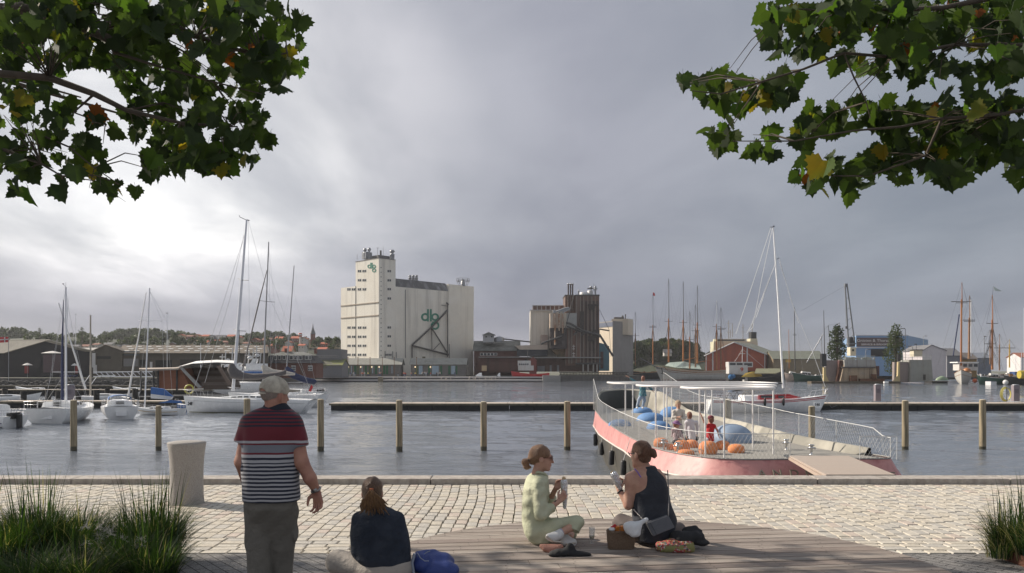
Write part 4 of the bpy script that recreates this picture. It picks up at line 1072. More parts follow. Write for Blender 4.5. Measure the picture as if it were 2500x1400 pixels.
for (y0, y1) in ((742,737.5),(773,769)):
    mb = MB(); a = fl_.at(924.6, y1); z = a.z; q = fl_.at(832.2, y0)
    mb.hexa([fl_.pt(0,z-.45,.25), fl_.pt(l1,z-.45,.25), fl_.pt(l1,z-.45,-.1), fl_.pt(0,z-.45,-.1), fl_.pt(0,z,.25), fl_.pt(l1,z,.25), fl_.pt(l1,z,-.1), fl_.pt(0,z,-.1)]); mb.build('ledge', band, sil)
# windows traced rows
K = 3.683
def c3(x, y): return 760+x/K, 580+y/K
colsL = {304:[(418,450),(460,494)], 386:[(418,450),(460,494)], 468:[(323,356),(364,397),(417,450),(460,494)], 812:[(325,356),(366,399),(418,452),(461,495)],
         894:[(325,356),(366,399),(418,452),(461,495)], 975:[(325,356),(366,399),(418,452),(461,495)], 1056:[(325,356),(366,399),(418,452),(461,495)]}
for yc, cs in colsL.items():
    for (xa, xb) in cs:
        x0, y0 = c3(xa, yc-12-(6 if yc < 500 else 0)*0); x1, y1 = c3(xb, yc+12)
        window(fl_, x0, y0, x1, y1, sil, cols=2)
for yc in (303,386,465,549,810,890,975):
    x0, y0 = c3(683, yc-12); x1, y1 = c3(717, yc+12); window(fr_, x0, y0, x1, y1, sil, cols=2)
x0, y0 = c3(665,1045); x1, y1 = c3(722,1066); window(fr_, x0, y0, x1, y1, sil, cols=4)
mb = MB()
for k in range(20):
    x, y = c3(627, 272+k*41.5); p = fr_.at(x, y, .05); fr_.panel(x-.9, y-1.1, x+.9, y+1.1, t=.1, off=.05, mb=mb)
mb.build('vent_hole', win_m, sil)
green = pm('green_sign_paint', (.025,.19,.13), .5, .05, 2, 0)
# the green letters, drawn as strokes: d l g
def letters(face, x0, y0, sc, parent):
    def ringm(cx, cy, r, w, mb, nn=28):
        vs = []; 
        for k in range(nn):
            a = 2*math.pi*k/nn
            for rr in (r-w/2, r+w/2): p = face.at(x0+(cx+rr*math.cos(a))*sc, y0+(cy+rr*math.sin(a))*sc, .12); vs.append(p)
        back = [v-face.n*.10 for v in vs]; m = len(vs)
        fs = [(2*k, 2*k+1, (2*k+3) % m, (2*k+2) % m) for k in range(nn)]
        mb.add(vs+back, fs+[tuple(reversed([i+m for i in f])) for f in fs]+[(2*k+1, 2*k+1+m, (2*k+3)%m+m, (2*k+3)%m) for k in range(nn)])
    def bar(xa, ya, xb, yb, mb):
        P = [(xa,ya),(xb,ya),(xb,yb),(xa,yb)]; q = [face.at(x0+x*sc, y0+y*sc, .125) for x, y in P]; mb.extr(q, -face.n*.1)
    m1 = MB(); ringm(36, 80, 31, 19, m1); bar(56, 0, 74, 124, m1); m1.build('sign_letter', green, parent)
    m2 = MB(); bar(84, 0, 102, 124, m2); m2.build('sign_letter', green, parent)
    m3 = MB(); ringm(136, 80, 30, 18, m3); ringm(136, 164, 34, 18, m3); bar(134, 100, 148, 128, m3); bar(108, 124, 122, 150, m3); m3.build('sign_letter', green, parent)
x, y = c3(990, 645); letters(fr_, x, y, 1/K*.90*1.0, sil)
x, y = c3(508, 228); letters(fl_, x, y, 1/K*.42, sil)
# conveyor truss on the right face
mb = MB()
for pts, r in (([(895,970),(1080,800),(1215,655)],.42),([(895,972),(1075,1018),(1225,1056)],.40),([(895,972),(895,1085)],.3),([(1070,812),(1220,1050)],.32),([(1070,815),(1075,1018)],.2),
               ([(1215,590),(1215,1075)],.28),([(1146,952),(1085,1014)],.15),([(1160,610),(1215,620)],.15),([(1204,588),(1222,606)],.35)):
    mb.tube([fr_.at(*c3(*p), .9) for p in pts], r, 6)
mb.build('conveyor_truss', steel_d, sil)
mb = MB()
for xa, ya, yb in ((845,470,1085),(662,1022,1085),(731,1025,1085),(763,1032,1085),(1240,960,1085)): mb.tube([fr_.at(*c3(xa,ya), .15), fr_.at(*c3(xa,yb), .15)], .2, 5)
mb.tube([fl_.at(*c3(400,440),.1), fl_.at(*c3(400,1090),.1)], .12, 5)
mb.build('downpipe', pm('pipe_grey', (.20,.195,.19), .6, .1), sil)
x0, y0 = c3(998,1072); x1, y1 = c3(1025,1092); fr_.panel(x0,y0,x1,y1).build('door', pm('olive_door',(.17,.15,.09),.7), sil)
# roof plant
def stack(px, pyb, pyt, D, wpx, prof, nm='vent_cowl', mat=steel_g, parent=sil):
    b = W(px, pyb, D); h = (pyb-pyt)*D/2000; r = wpx/2*D/2000
    MB().lathe(b, [(a*r, z*h) for a, z in prof], 14).build(nm, mat, parent)
cowl = [(.85,0),(.85,.45),(.95,.48),(.95,.55),(.5,.62),(.5,.68),(1.0,.80),(1.0,.84),(.6,.98),(0,1)]
stack(957.5,636,610,376,13,cowl); stack(891,633,606,380,9,cowl); stack(901.5,633,605,380,9,cowl)
MB().box(W(896,625,381), (3.6,3,3.2), rz=.78).build('fan_house', steel_g, sil)
MB().box(W(930,630,380), (6.5,5,1.6), rz=.78).build('plant_room', roofd, sil)
MB().tube([W(929.5,630,379), W(929.5,612,379)], .42, 10).build('flue', pm('black_flue',(.05,.05,.05),.6), sil)
mb = MB()
for x, yb, yt in ((872,634,621),(922,630,605),(935.5,632,603),(949,636,627),(945,636,628)): mb.tube([W(x,yb,377), W(x,yt,377)], .07, 4)
mb.tube([W(919,606,377), W(926,606,377)], .06, 4); mb.build('aerial', steel_d, sil)
for px in (1001,1009,1017): stack(px,686,672,392,8.5,cowl)
stack(1130.5,699,683,405,11,[(.9,0),(.9,.7),(.5,.8),(.5,.9),(.8,.95),(0,1)])
mb = MB(); cc = W(1130.5,699,405); 
for k in range(8):
    a = k*math.pi/4; p1 = cc+Vector((1.9*math.cos(a),1.9*math.sin(a),0)); p2 = cc+Vector((3.2*math.cos(a),3.2*math.sin(a),2.6)); mb.tube([p1, p2, p2+Vector((0,0,1.1))], .08, 4)
for z, r in ((2.6,3.2),(3.7,3.2),(2.3,3.1)): mb.tube([cc+Vector((r*math.cos(2*math.pi*k/16), r*math.sin(2*math.pi*k/16), z)) for k in range(16)], .07, 4, closed=True)
mb.build('platform_railing', steel_d, sil)
# ------------------------------------------------------------------ generic gabled house
roofgrey = pm('fibre_cement_roof', (.30,.30,.275), .9, .12, .8, .2, stretch=(1,.15,1), streak=((.20,.20,.17), .4, .6))
def gable(name, label, cat, x0, x1, y0, dep, z0, ze, zr, wall_m, roof_m, axis='y', rot=0.0, over=.5, group=None, th=.22, trim=None, ridge=.5):
    """footprint x0..x1 by y0..y0+dep; ridge along axis; rotation about the front left corner"""
    t = thing(name, label, cat, (x0, y0, z0), group)
    M = Matrix.Rotation(rot, 3, 'Z'); o = Vector((x0, y0, 0)); wd = x1-x0
    def q(x, y, z): v = M @ Vector((x, y, 0)); return o+Vector((v.x, v.y, z))
    if axis == 'y':
        m = wd*ridge; poly = [q(0,0,z0-.5), q(wd,0,z0-.5), q(wd,0,ze), q(m,0,zr), q(0,0,ze)]; vec = M @ Vector((0, dep, 0))
        MB().extr(poly, vec).build('wall', wall_m, t)
        mb = MB(); sl1 = (zr-ze)/m; sl2 = (zr-ze)/(wd-m)
        mb.slab([q(-over,-over,ze-over*sl1+.1), q(m,-over,zr+.1), q(m,dep+over,zr+.1), q(-over,dep+over,ze-over*sl1+.1)], th)
        mb.slab([q(m,-over,zr+.1), q(wd+over,-over,ze-over*sl2+.1), q(wd+over,dep+over,ze-over*sl2+.1), q(m,dep+over,zr+.1)], th)
        mb.build('roof', roof_m, t)
        if trim:
            mb = MB(); mb.tube([q(-over,-over-.02,ze-over*sl1), q(m,-over-.02,zr), q(wd+over,-over-.02,ze-over*sl2)], .22, 4, smooth=False); mb.build('bargeboard', trim, t)
    else:
        m = dep*.5; poly = [q(0,0,z0-.5), q(0,dep,z0-.5), q(0,dep,ze), q(0,m,zr), q(0,0,ze)]; vec = M @ Vector((wd, 0, 0))
        MB().extr(poly, vec).build('wall', wall_m, t)
        mb = MB(); sl = (zr-ze)/m
        mb.slab([q(-over,-over,ze-over*sl+.1), q(wd+over,-over,ze-over*sl+.1), q(wd+over,m,zr+.1), q(-over,m,zr+.1)], th)
        mb.slab([q(-over,m,zr+.1), q(wd+over,m,zr+.1), q(wd+over,dep+over,ze-over*sl+.1), q(-over,dep+over,ze-over*sl+.1)], th)
        mb.build('roof', roof_m, t)
    return t, Face(q(0,0,0), M @ Vector((1,0,0))), Face(q(wd,0,0), M @ Vector((0,1,0)))
def zz(py, D): return EYE-(py-905)*D/2000
def xx(px, D): return (px-1250)*D/2000
# market sheds in front of the silo
shed_w = pm('slatted_grey_wall', (.17,.16,.15), .85, .2, 1.2, .3, stretch=(.3,1,5))
grn = pm('green_shutter', (.03,.13,.06), .6, .1); blu = pm('pale_blue_panel', (.32,.42,.50), .5, .1)
lampm = pm('lamp_globe', (.8,.7,.5), .4, 0, 1, 0, emit=((1,.75,.45), .9))
Dq = 362.0; QZ = LAND
for (xa, xb, dp, nm, panels, lamps) in ((838,978,9,'longer market shed with green shutters and a dark open gable, below the silo', [(850,3),(858,1),(867,3),(874,3),(884,1),(893,3),(903,3),(910,1),(918,3),(926,1),(938,3),(945,3),(957,1)], (851,881,908,926)),
                              (1003,1136,11,'market shed with large pale blue windows, right of the longer shed', [(1017,3),(1027,5),(1048,3),(1063,9),(1077,3),(1097,3),(1107,6),(1114,3)], (1014,1051))):
    t, f, f2 = gable('market_shed', nm, 'shed', xx(xa,Dq), xx(xb,Dq), Dq, dp, QZ, zz(889,Dq), zz(875.5,Dq+5), shed_w, roofgrey, 'x', 0, .7)
    for k, (px, w_) in enumerate(panels):
        f.panel(px-w_*.9, 893.5, px+w_*.9, 914 if w_ > 1 else 912, t=.15, off=.08).build('shutter' if w_ == 3 else 'window', grn if w_ == 3 else blu, t)
    mb = MB()
    for px in lamps: mb.ball(f.at(px, 896.5, .5), .32, 8)
    mb.build('wall_lamp', lampm, t)
for k, px in enumerate((849.5,874,903.5,933.5,962.5,1017)):
    p = W(px, 905, Dq-3); p.z = QZ; m = thing('rusty_post', 'thin rust brown pole before the market sheds, %s from the left' % ('first','second','third','fourth','fifth','sixth')[k], 'pole', p, 'rusty poles in front of the sheds')
    MB().tube([p, W(px,872.5,Dq-3)], [.16,.12], 6).build('shaft', rusty, m); MB().box(W(px,873,Dq-3), (.5,.3,.2)).build('cap', rusty, m)
# floating pontoon with white edges in front of the quay
pont = thing('long_pontoon', 'long low pontoon with two pale edge stripes in front of the market sheds', 'pontoon', (-60, 340, WZ))
stripe = pm('pale_stripe', (.50,.47,.45), .7, .1, 1, .1)
for (xa, xb, D, z0, z1) in ((735,1365,345,zz(923.5,345),zz(920,345)),(740,1330,335,zz(930.5,335),zz(927,335))):
    MB().box(((xx(xa,D)+xx(xb,D))/2, D+3, (z0+z1)/2), (xx(xb,D)-xx(xa,D), 6, z1-z0)).build('edge_beam', stripe, pont)
    MB().box(((xx(xa,D)+xx(xb,D))/2, D+3.2, (WZ+z0)/2-.2), (xx(xb,D)-xx(xa,D)-.6, 5.8, z0-WZ)).build('float', dock_dark, pont)
D = 333; MB().box((xx(1347,D), D+4, (zz(934,D)+zz(917,D))/2), (xx(1368,D)-xx(1325,D), 7, zz(917,D)-zz(934,D))).build('end_block', pm('end_concrete',(.27,.26,.25),.8,.1), pont)
mb = MB()
for px in (965,997,1082,1095,1150,1165,1190,1205):
    a = W(px,920,334); mb.tube([a+Vector((-1,0,-1.4)), a+Vector((-.5,0,0)), a+Vector((.6,0,0)), a+Vector((1,0,-1.2))], .13, 5)
mb.build('gangway_rail', pm('rail_buff',(.55,.48,.40),.6), pont)
p = W(929, 934, 332); p.z = WZ; dol = thing('dolphin_post', 'short stout timber dolphin at the pontoon in front of the silo', 'post', p)
MB().tube([p, W(929,921,332)], 1.0, 10).build('pile', post_m, dol)
# ------------------------------------------------------------------ right of the silo
brickd = pm('dark_red_brick', (.11,.052,.042), .9, .2, .8, .3, bscale=6, streak=((.05,.035,.03), .4, .7))
slate = pm('slate_roof', (.17,.175,.165), .85, .2, .7, .3, col2=(.11,.115,.105))
buff = pm('buff_panel', (.50,.42,.35), .7, .08, .5, .1); whitep = pm('off_white_panel', (.62,.58,.51), .6, .05, .3, .05, streak=((.48,.42,.34), .6, .4))
K4 = 4.666
def c4(x, y): return 1140+x/K4, 660+y/K4
Dm = 380.0
def bx(px0, py0, px1, py1, D, dep, mat, parent, name, mb=None):
    mb = MB(); mb.box(((xx(px0,D)+xx(px1,D))/2, D+dep/2, (zz(py0,D)+zz(py1,D))/2), (abs(xx(px1,D)-xx(px0,D)), dep, abs(zz(py1,D)-zz(py0,D)))); return mb.build(name, mat, parent)
# low brick warehouse with slate roof and cupola
t, f, f2 = gable('brick_warehouse', 'low dark brick warehouse with grey roof and a small white cupola, right of the silo', 'warehouse', xx(1157,386), xx(1268,386), 386, 26, LAND, zz(856,386), zz(832,392), brickd, slate, 'x', 0, .6)
bx(1179,817,1206,836,389,6,pm('cupola_white',(.42,.42,.43),.7,.1), t, 'cupola')
a = [W(1177,818,388.5), W(1209,818,388.5)]; MB().extr([W(1177,818,388), W(1193,811,388), W(1209.5,818,388)], (0,8,0)).build('cupola_roof', slate, t)
window(Face(W(1180,905,388.9),(1,0,0)), 1184,820,1190,825, t, 1); window(Face(W(1180,905,388.9),(1,0,0)), 1198,820,1203,825, t, 1)
MB().lathe(W(1219,835,392), [(2.4,0),(2.4,2),(.4,2.6),(0,2.7)], 14).build('roof_tank', steel_g, t)
MB().tube([W(1212,826,391), W(1300,836,391)], .35, 6).build('conveyor', steel_d, t)
window(f, 1172,862,1214,868.5, t, 5)
bx(1168,871.5,1298,873.2,380,2, pm('canopy_edge',(.35,.34,.33),.6), t, 'canopy'); bx(1168,873.3,1294,909,381,4,brickd,t,'front_wall')
# mill complex
mill = thing('feed_mill', 'brown corrugated feed mill tower with ducts and rusty bins, white silo block on its left', 'mill', (xx(1400,Dm), Dm, LAND))
brownc = pm('brown_cladding', (.17,.095,.070), .8, .22, .6, .3, stretch=(2,2,.1), streak=((.05,.035,.03), .35, .9), col2=(.15,.11,.095))
bx(1295,758,1381,872,390,18,whitep,mill,'white_silo_block')
mb = MB()
for k in range(9): px = 1300+k*9.5; mb.box((xx(px,390), 389.95, (zz(760,390)+zz(868,390))/2), (.14,.12,20.5))
mb.build('panel_seam', pm('seam_buff',(.50,.45,.38),.7), mill)
bx(1301,747,1382,757,389.6,14,brownc,mill,'clerestory')
mb = MB()
for k in range(8): px = 1301+k*10.6; mb.box((xx(px,389.6), 389.5, zz(752,389.6)), (.35,.2,1.9))
mb.box((xx(1341,389.6), 389.4, zz(746.5,389.6)), (16.2,.6,.35)); mb.box((xx(1336,389.6), 389.4, zz(758,389.6)), (16.8,.8,.4)); mb.build('clerestory_frame', pm('frame_grey',(.45,.43,.42),.6), mill)
rustw = pm('rust_run_white', (.52,.45,.37), .8, .1, .4, .1, streak=((.34,.15,.06), .6, .9))
bx(1343,765,1383,801,379,8,rustw,mill,'rusty_bin'); bx(1383.2,765,1408,801,379.2,8,pm('grey_sheet',(.33,.33,.32),.6,.1,.5,.1),mill,'grey_bin')
bx(1343,801.3,1384,852,379.6,7,pm('dark_steel_housing',(.06,.05,.05),.8,.3,.6),mill,'bin_support')
bx(1380,722,1405,890,383,16,brownc,mill,'stair_tower')
bx(1405.2,722.5,1463,890,380,19,brownc,mill,'tower')
bx(1380,802,1405,893,380.2,3,brownc,mill,'tower_front')
mb = MB()
for px, m_ in ((1407,0),(1417,0),(1425,0),(1435,0),(1445,0),(1453,0),(1389,1),(1396,1)):
    mb.box((xx(px,380), 379.85, (zz(724 if m_ == 0 else 803,380)+zz(888,380))/2), (.42,.3,(zz(724 if m_ == 0 else 803,380)-zz(888,380))))
mb.build('vertical_rib', pm('rib_grey', (.20,.17,.15), .6, .2, .6), mill)
mb = MB()
for px, w_ in ((1421,3.2),(1430.5,3.0),(1449,2.8),(1440,2.0),(1458,2.4)): mb.box((xx(px,380), 379.9, (zz(735,380)+zz(886,380))/2), (xx(1250+w_*1.6,380), .22, zz(735,380)-zz(886,380)))
mb.build('dark_panel', pm('dark_streaked_sheet', (.055,.040,.036), .8, .3, .5, .2, streak=((.13,.08,.06), .5, .8)), mill)  # dark streaked panels standing on the tower front
mb = MB(); mb.box((xx(1434,380), 380+9.5, zz(721.6,380)), (11.4,19.6,.5)); mb.box((xx(1392,383), 391, zz(721.4,383)), (5.1,16.5,.4)); mb.build('roof_edge', steel_d, mill)
for px in (1387.5,1393,1398): stack(px,760,692,381.5,4.6,[(.8,0),(.8,.93),(1.1,.95),(1.1,.98),(0,1)],'chimney',pm('duct_brown',(.13,.10,.09),.5,.3,1,.1,metal=.3),mill)
stack(1387.5,694,692,381.5,6,[(1,0),(1,.6),(0,1)],'chimney_cap',gel_sh,mill); stack(1393,694,691.6,381.5,6,[(1,0),(1,.6),(0,1)],'chimney_cap',gel_sh,mill); stack(1398,694,692,381.5,6,[(1,0),(1,.6),(0,1)],'chimney_cap',gel_sh,mill)
stack(1426,723,714,386,22,[(1,0),(1,.9),(.95,.95),(.3,1),(0,1)],'roof_tank',gel_sh,mill); stack(1441,723,709,388,14,[(1,0),(1,.9),(.4,1),(0,1)],'roof_tank',gel_sh,mill)
stack(1412.5,723,707,384,4.5,[(.7,0),(.7,.6),(1,.7),(.9,.85),(0,1)],'vent_cowl',steel_g,mill)
stack(1453.5,725,698,384,6,[(.7,0),(.7,.55),(1.3,.72),(1.3,.76),(.6,.8),(.9,.86),(.9,.95),(0,1)],'cyclone',steel_g,mill); stack(1443,709,698,386,6,[(.4,0),(.4,.4),(1.1,.6),(1.1,.8),(0,1)],'cyclone',steel_g,mill)
mb = MB(); mb.box(W(1446,705,385), (4.6,2,.35))
for px in np.linspace(1381,1462,14): mb.tube([W(px,723,381), W(px,718.5,381)], .05, 4)
mb.tube([W(1406,718.6,380.5), W(1463,719.5,380.5)], .05, 4); mb.tube([W(1449.5,712,384), W(1449.5,692,384)], .06, 4); mb.build('roof_railing', steel_d, mill)
mb = MB()
for pts, r in (([(1000,490),(1010,475),(1120,435),(1160,428)],.42),([(1050,490),(1060,470),(1150,445),(1170,430)],.38),([(1090,490),(1100,475),(1180,440)],.38),([(990,490),(990,455)],.5)):
    mb.tube([W(*c4(*p), 379.0) for p in pts], r, 8)
mb.build('curved_duct', steel_g, mill)
for (x, y0, y1) in ((1005,500,850),(1050,500,690),(1092,500,720)):
    MB().tube([W(*c4(x,y0),378.5), W(*c4(x,y1),378.5)], .42, 8).build('rusty_pipe', pm('rusty_pipe', (.42,.33,.26), .7, .3, .8, .2, col2=(.28,.12,.05)), mill)
mb = MB()
for pts, r in (([(1220,285),(1100,745)],.22),([(1130,600),(1180,610),(1320,690),(1510,740)],.55),([(1140,640),(1300,700),(1480,735)],.35),([(845,840),(900,815),(1090,750)],.55),([(1300,740),(1340,720)],.4),
               ([(1510,735),(1665,980)],.55),([(1510,672),(1620,690)],.35),([(1625,690),(1510,450)],.10),([(1622,690),(1640,990)],.08),([(1215,740),(1250,700)],.4)):
    mb.tube([W(*c4(*p), 377.8) for p in pts], r, 6)
mb.build('conveyor', steel_d, mill)
mb = MB()
for (x0, y0, x1, y1) in ((1390,400,1450,450),(1380,390,1500,405),(1430,680,1510,770),(1380,750,1450,810),(1290,470,1330,690)):
    a, b_2 = W(*c4(x0,y0),379.2), W(*c4(x1,y1),379.2); mb.box((a+b_2)/2, (b_2.x-a.x, 1.6, a.z-b_2.z))
mb.build('bucket_elevator_housing', pm('sooty_steel', (.045,.038,.036), .8, .3, 1, .2), mill)
bx(*c4(845,738), *c4(920,845), 385, 5, pm('rosy_panel',(.36,.28,.24),.7,.1), mill, 'lean_to')
q = [W(*c4(545,860),384), W(*c4(920,848),384), W(*c4(920,905),384), W(*c4(600,905),384)]; MB().extr(q, (0,8,0)).build('fascia', buff, mill)
bx(1262,853.7,1337,870,384.6,8,pm('dark_band',(.05,.055,.065),.7,.2),mill,'recessed_front')
MB().extr([W(*c4(960,905),383), W(*c4(1130,895),383), W(*c4(1130,990),383), W(*c4(1035,990),383)], (0,3,0)).build('chute_hopper', pm('ochre_steel',(.24,.16,.09),.8,.2,.8,.1,col2=(.12,.10,.06)), mill)
bx(1294.2,873.5,1463,908,381.5,10,pm('mill_base_brick',(.10,.055,.045),.9,.3,.6,.2,streak=((.04,.03,.03),.5,.8)),mill,'ground_floor')
mb = MB(); mb.box((xx(1380,379), 379.5, zz(873.5,379)), (33,3,.5)); mb.build('loading_canopy', pm('canopy_grey',(.26,.25,.24),.7,.2), mill)
for px in (1424,1436,1449,1458): bx(px-1.5,889,px+1.5,909,378.6,1.2,pm('stilt_concrete',(.34,.32,.30),.8),mill,'stilt')
bx(1405,886,1470,890,378.4,4,steel_d,mill,'undercroft_beam')
bx(1312,894,1330,908,381,1,pm('grey_door',(.20,.20,.21),.7),mill,'loading_door')
for y in (893,): 
    for px in (1342,1360): bx(px,892,px+5,908,381,1,pm('grey_door',(.20,.20,.21)),mill,'loading_door')
sym = pm('white_mark', (.55,.52,.50), .7)
mb = MB()
for yc in (882,965): 
    for dx, dy, w_, h_ in ((0,0,.25,2.6),(0,.6,1.3,.25),(0,-.6,1.3,.25)):
        c = W(*c4(1216,yc),379.4); mb.box(c+Vector((dx,0,dy)), (w_,.15,h_))
mb.build('wall_mark', sym, mill)
t, f, f2 = gable('red_gable_shed', 'small red gabled shed behind the red tugboat', 'shed', xx(1293,377), xx(1310,377), 377, 5, LAND, zz(880,377), zz(872,377), pm('red_brown_wall',(.22,.06,.05),.8,.1), pm('red_roof_edge',(.30,.10,.08),.7), 'y', 0, .2)
# quay railing of the jetty
mb = MB(); 
for k in range(46): mb.box((xx(1368+k*3.6,372), 372, zz(913,372)), (.4,.6,1.3))
mb.box((xx(1450,372), 372, zz(909.5,372)), (31.5,.8,.35)); mb.box((xx(1450,372), 372, zz(916,372)), (31.5,1.2,.4)); single(mb, 'timber_jetty', pm('old_timber',(.09,.085,.075),.9,.2), 'dark timber jetty of closely set piles in front of the feed mill', 'jetty', (xx(1450,372),372,WZ))
# teal shed and concrete tower
t = thing('teal_shed', 'narrow blue green sheet metal shed between the mill and the concrete tower', 'shed', (xx(1475,392), 392, LAND))
MB().extr([W(1463,906,392), W(1487.5,906,392), W(1487.5,846,392), W(1476,840.5,392), W(1463,837,392)], (0,14,0)).build('wall', pm('teal_sheet',(.10,.21,.26),.7,.12,.6,.2,stretch=(3,3,.1)), t)
bx(1466,859,1473,900,391.8,.4,pm('brown_door',(.10,.06,.06),.8),t,'door')
t = thing('concrete_tower_block', 'plain concrete block, left face coloured as sunlit, right as shaded, right of the mill', 'silo', (xx(1496,412), 412, LAND))
Pc = W(1496, 905, 412); Pl = W(1461, 905, 425); Pr = W(1546, 905, 424); Pb = Pl+(Pr-Pc)
ctm = pm('shaded_concrete_wall', (.27,.26,.25), .9, .08, .4, .1, streak=((.20,.19,.18),.4,.6)); ccm = pm('sunlit_concrete_wall', (.60,.52,.42), .85, .06, .4, .1)  # sun and shade on the two faces put into the wall colours
MB().prism([Pl.xy, Pc.xy, Pr.xy, Pb.xy], LAND-.5, zz(784,412)).build('wall', ctm, t)
n_ = Vector((-(Pl-Pc).y, (Pl-Pc).x, 0)).normalized(); 
if n_.y > 0: n_ = -n_
MB().extr([Vector((Pc.x,Pc.y,LAND)), Vector((Pl.x,Pl.y,LAND)), Vector((Pl.x,Pl.y,zz(799,412))), Vector((Pc.x,Pc.y,zz(799,412)))], n_*.15).build('sunlit_face', ccm, t)
MB().extr([Vector((Pc.x,Pc.y,zz(797,412))), Vector((Pl.x,Pl.y,zz(797,412))), Vector((Pl.x,Pl.y,zz(786.5,412))), Vector((Pc.x,Pc.y,zz(786.5,412)))], n_*.15).build('window_band', pm('blue_grey_glazing',(.14,.16,.22),.4), t)
MB().prism([Vector((xx(1493,419),419,0)).xy, Vector((xx(1533,417),417,0)).xy, Vector((xx(1545.5,424),424,0)).xy, Vector((xx(1505,432),432,0)).xy], 20, zz(778.5,417)).build('penthouse', ccm, t)
stack(1520,779,770,425,5,[(1,0),(1,.8),(0,1)],'roof_fan',steel_d,t); stack(1527,779,767,425,4,[(.6,0),(.6,.7),(1,.8),(0,1)],'roof_fan',steel_d,t)
mb = MB(); mb.box(W(1511,777,425), (5,2,.8)); mb.build('roof_unit', steel_d, t)
# red gabled warehouse on the right
Dr = 478
redb = pm('falu_red_wall', (.36,.085,.045), .85, .1, .5, .15, streak=((.20,.055,.04),.6,.5)); wtrim = pm('white_trim', (.60,.58,.57), .6, .05)
rt = thing('red_warehouse', 'red gabled warehouse with white corner strips behind the tall ships', 'warehouse', (xx(1795,Dr), Dr, LAND))
GP = [(1722,906),(1869,906),(1869,863),(1792,835),(1722,866)]
MB().extr([W(x, y, Dr) for x, y in GP], (24,44,0)).build('wall', redb, rt)
mb = MB(); mb.slab([W(1718,869,Dr-.8), W(1792,834,Dr-.8), W(1792,834,Dr-.8)+Vector((24,44,0)), W(1718,869,Dr-.8)+Vector((24,44,0))], .3)
mb.slab([W(1792,834,Dr-.8), W(1873,864.5,Dr-.8), W(1873,864.5,Dr-.8)+Vector((24,44,0)), W(1792,834,Dr-.8)+Vector((24,44,0))], .3); mb.build('roof', pm('mossy_roof',(.17,.18,.145),.9,.15,.4,.2), rt)
mb = MB(); mb.tube([W(1719,869.5,Dr-1.2), W(1792,836,Dr-1.2), W(1872,866,Dr-1.2)], .35, 4, smooth=False)
for px, yt in ((1724,867),(1740,860),(1824,850),(1867,865)): mb.box((xx(px,Dr), Dr-.1, (zz(yt,Dr)+LAND)/2), (.7 if px in (1740,1824) else .45,.3,zz(yt,Dr)-LAND))
mb.build('corner_strip', wtrim, rt)
# ochre shed
t, f, f2 = gable('ochre_shed', 'long ochre yellow shed with moss grey roof right of the red warehouse', 'shed', xx(1888,470), xx(2012,470), 470, 18, LAND, zz(876,470), zz(857,474), pm('ochre_wall',(.22,.165,.10),.85,.15,.5,.2), pm('mossy_roof',(.17,.18,.145)), 'x', 0, .6)
f.panel(1918,877,1931,885).build('yellow_panel', pm('yellow_paint',(.55,.35,.06),.6), t)
# blue boat storage hall with the sign
bluw = pm('light_blue_sheet', (.20,.32,.50), .6, .06, .5, .1, stretch=(4,4,.1)); hb = thing('boat_storage_hall', 'large light blue hall with a brown sign, behind the slender birch', 'hall', (xx(2150,440),440,LAND))
A_ = W(2090,905,440); B_ = W(2217,905,440); C2 = W(2266,905,500)
MB().prism([A_.xy, B_.xy, C2.xy, (A_.x+16, 500)], LAND-.5, zz(820,440)).build('wall', bluw, hb)
ff = Face(A_, (1,0,0)); ff.panel(2089,818.3,2218,820.2,t=.3,off=.2).build('roof_edge', wtrim, hb)
sb = ff.panel(2091.5,825,2203,846.5,t=.3,off=.25).build('sign_board', pm('brown_sign',(.115,.075,.070),.6,.1), hb)
lw = pm('sign_white', (.66,.62,.60), .5, .05)
lettering('Gnisten & Thurøbund', ff.at(2092,835.3,.40), (1,0,0), (0,0,1), (2190-2092)*.22, 1.55, lw, hb, 'sign_lettering', .05)
lettering('SERVICE & BÅDOPBEVARING', ff.at(2102,843.6,.40), (1,0,0), (0,0,1), (2200-2102)*.22, 1.2, lw, hb, 'sign_lettering', .05, 0, .02)
ff.panel(2126,852.5,2170,871,t=.3,off=.1).build('open_doorway', pm('dark_doorway',(.015,.015,.018),.8), hb)
ff.panel(2091,848,2160,850,t=.4,off=.35).build('door_track', wtrim, hb)
# white shed right
t, f, f2 = gable('white_shed', 'white plastered gabled shed behind the grey dry dock wall', 'shed', xx(2252,320), xx(2310,320), 320, 16, LAND-.4, zz(856,320), zz(842.5,320), pm('white_plaster',(.58,.54,.55),.85,.06,.5,.1,streak=((.45,.40,.42),.6,.5)), pm('grey_roof_b',(.15,.15,.16),.8,.1), 'y', 0, .3, ridge=.38)
t, f, f2 = gable('grey_shed', 'dark grey shed directly right of the white shed', 'shed', xx(2312,345), xx(2348,345), 345, 12, LAND, zz(868,345), zz(851,349), pm('grey_board_wall',(.22,.22,.24),.8,.1), pm('grey_roof_b',(.15,.15,.16)), 'x', 0, .4)
for k, (a, b_2, D, ye, yr, wc, rc, lb) in enumerate(((2345,2385,350,876,862,(.26,.17,.07),(.14,.12,.11),'brown wooden house with grey roof between the two brown masts'),
        (2386,2420,360,874,862,(.20,.22,.26),(.20,.22,.26),'blue grey hut right of the brown wooden house'),(2492,2515,360,872,862,(.62,.60,.60),(.30,.12,.08),'white house with a red roof cut by the right edge'))):
    gable('harbour_house', lb, 'house', xx(a,D), xx(b_2,D), D, 10, LAND, zz(ye,D), zz(yr,D+5), pm('hw%d'%k, wc, .8, .15), pm('hr%d'%k, rc, .8, .2), 'x', 0, .4)
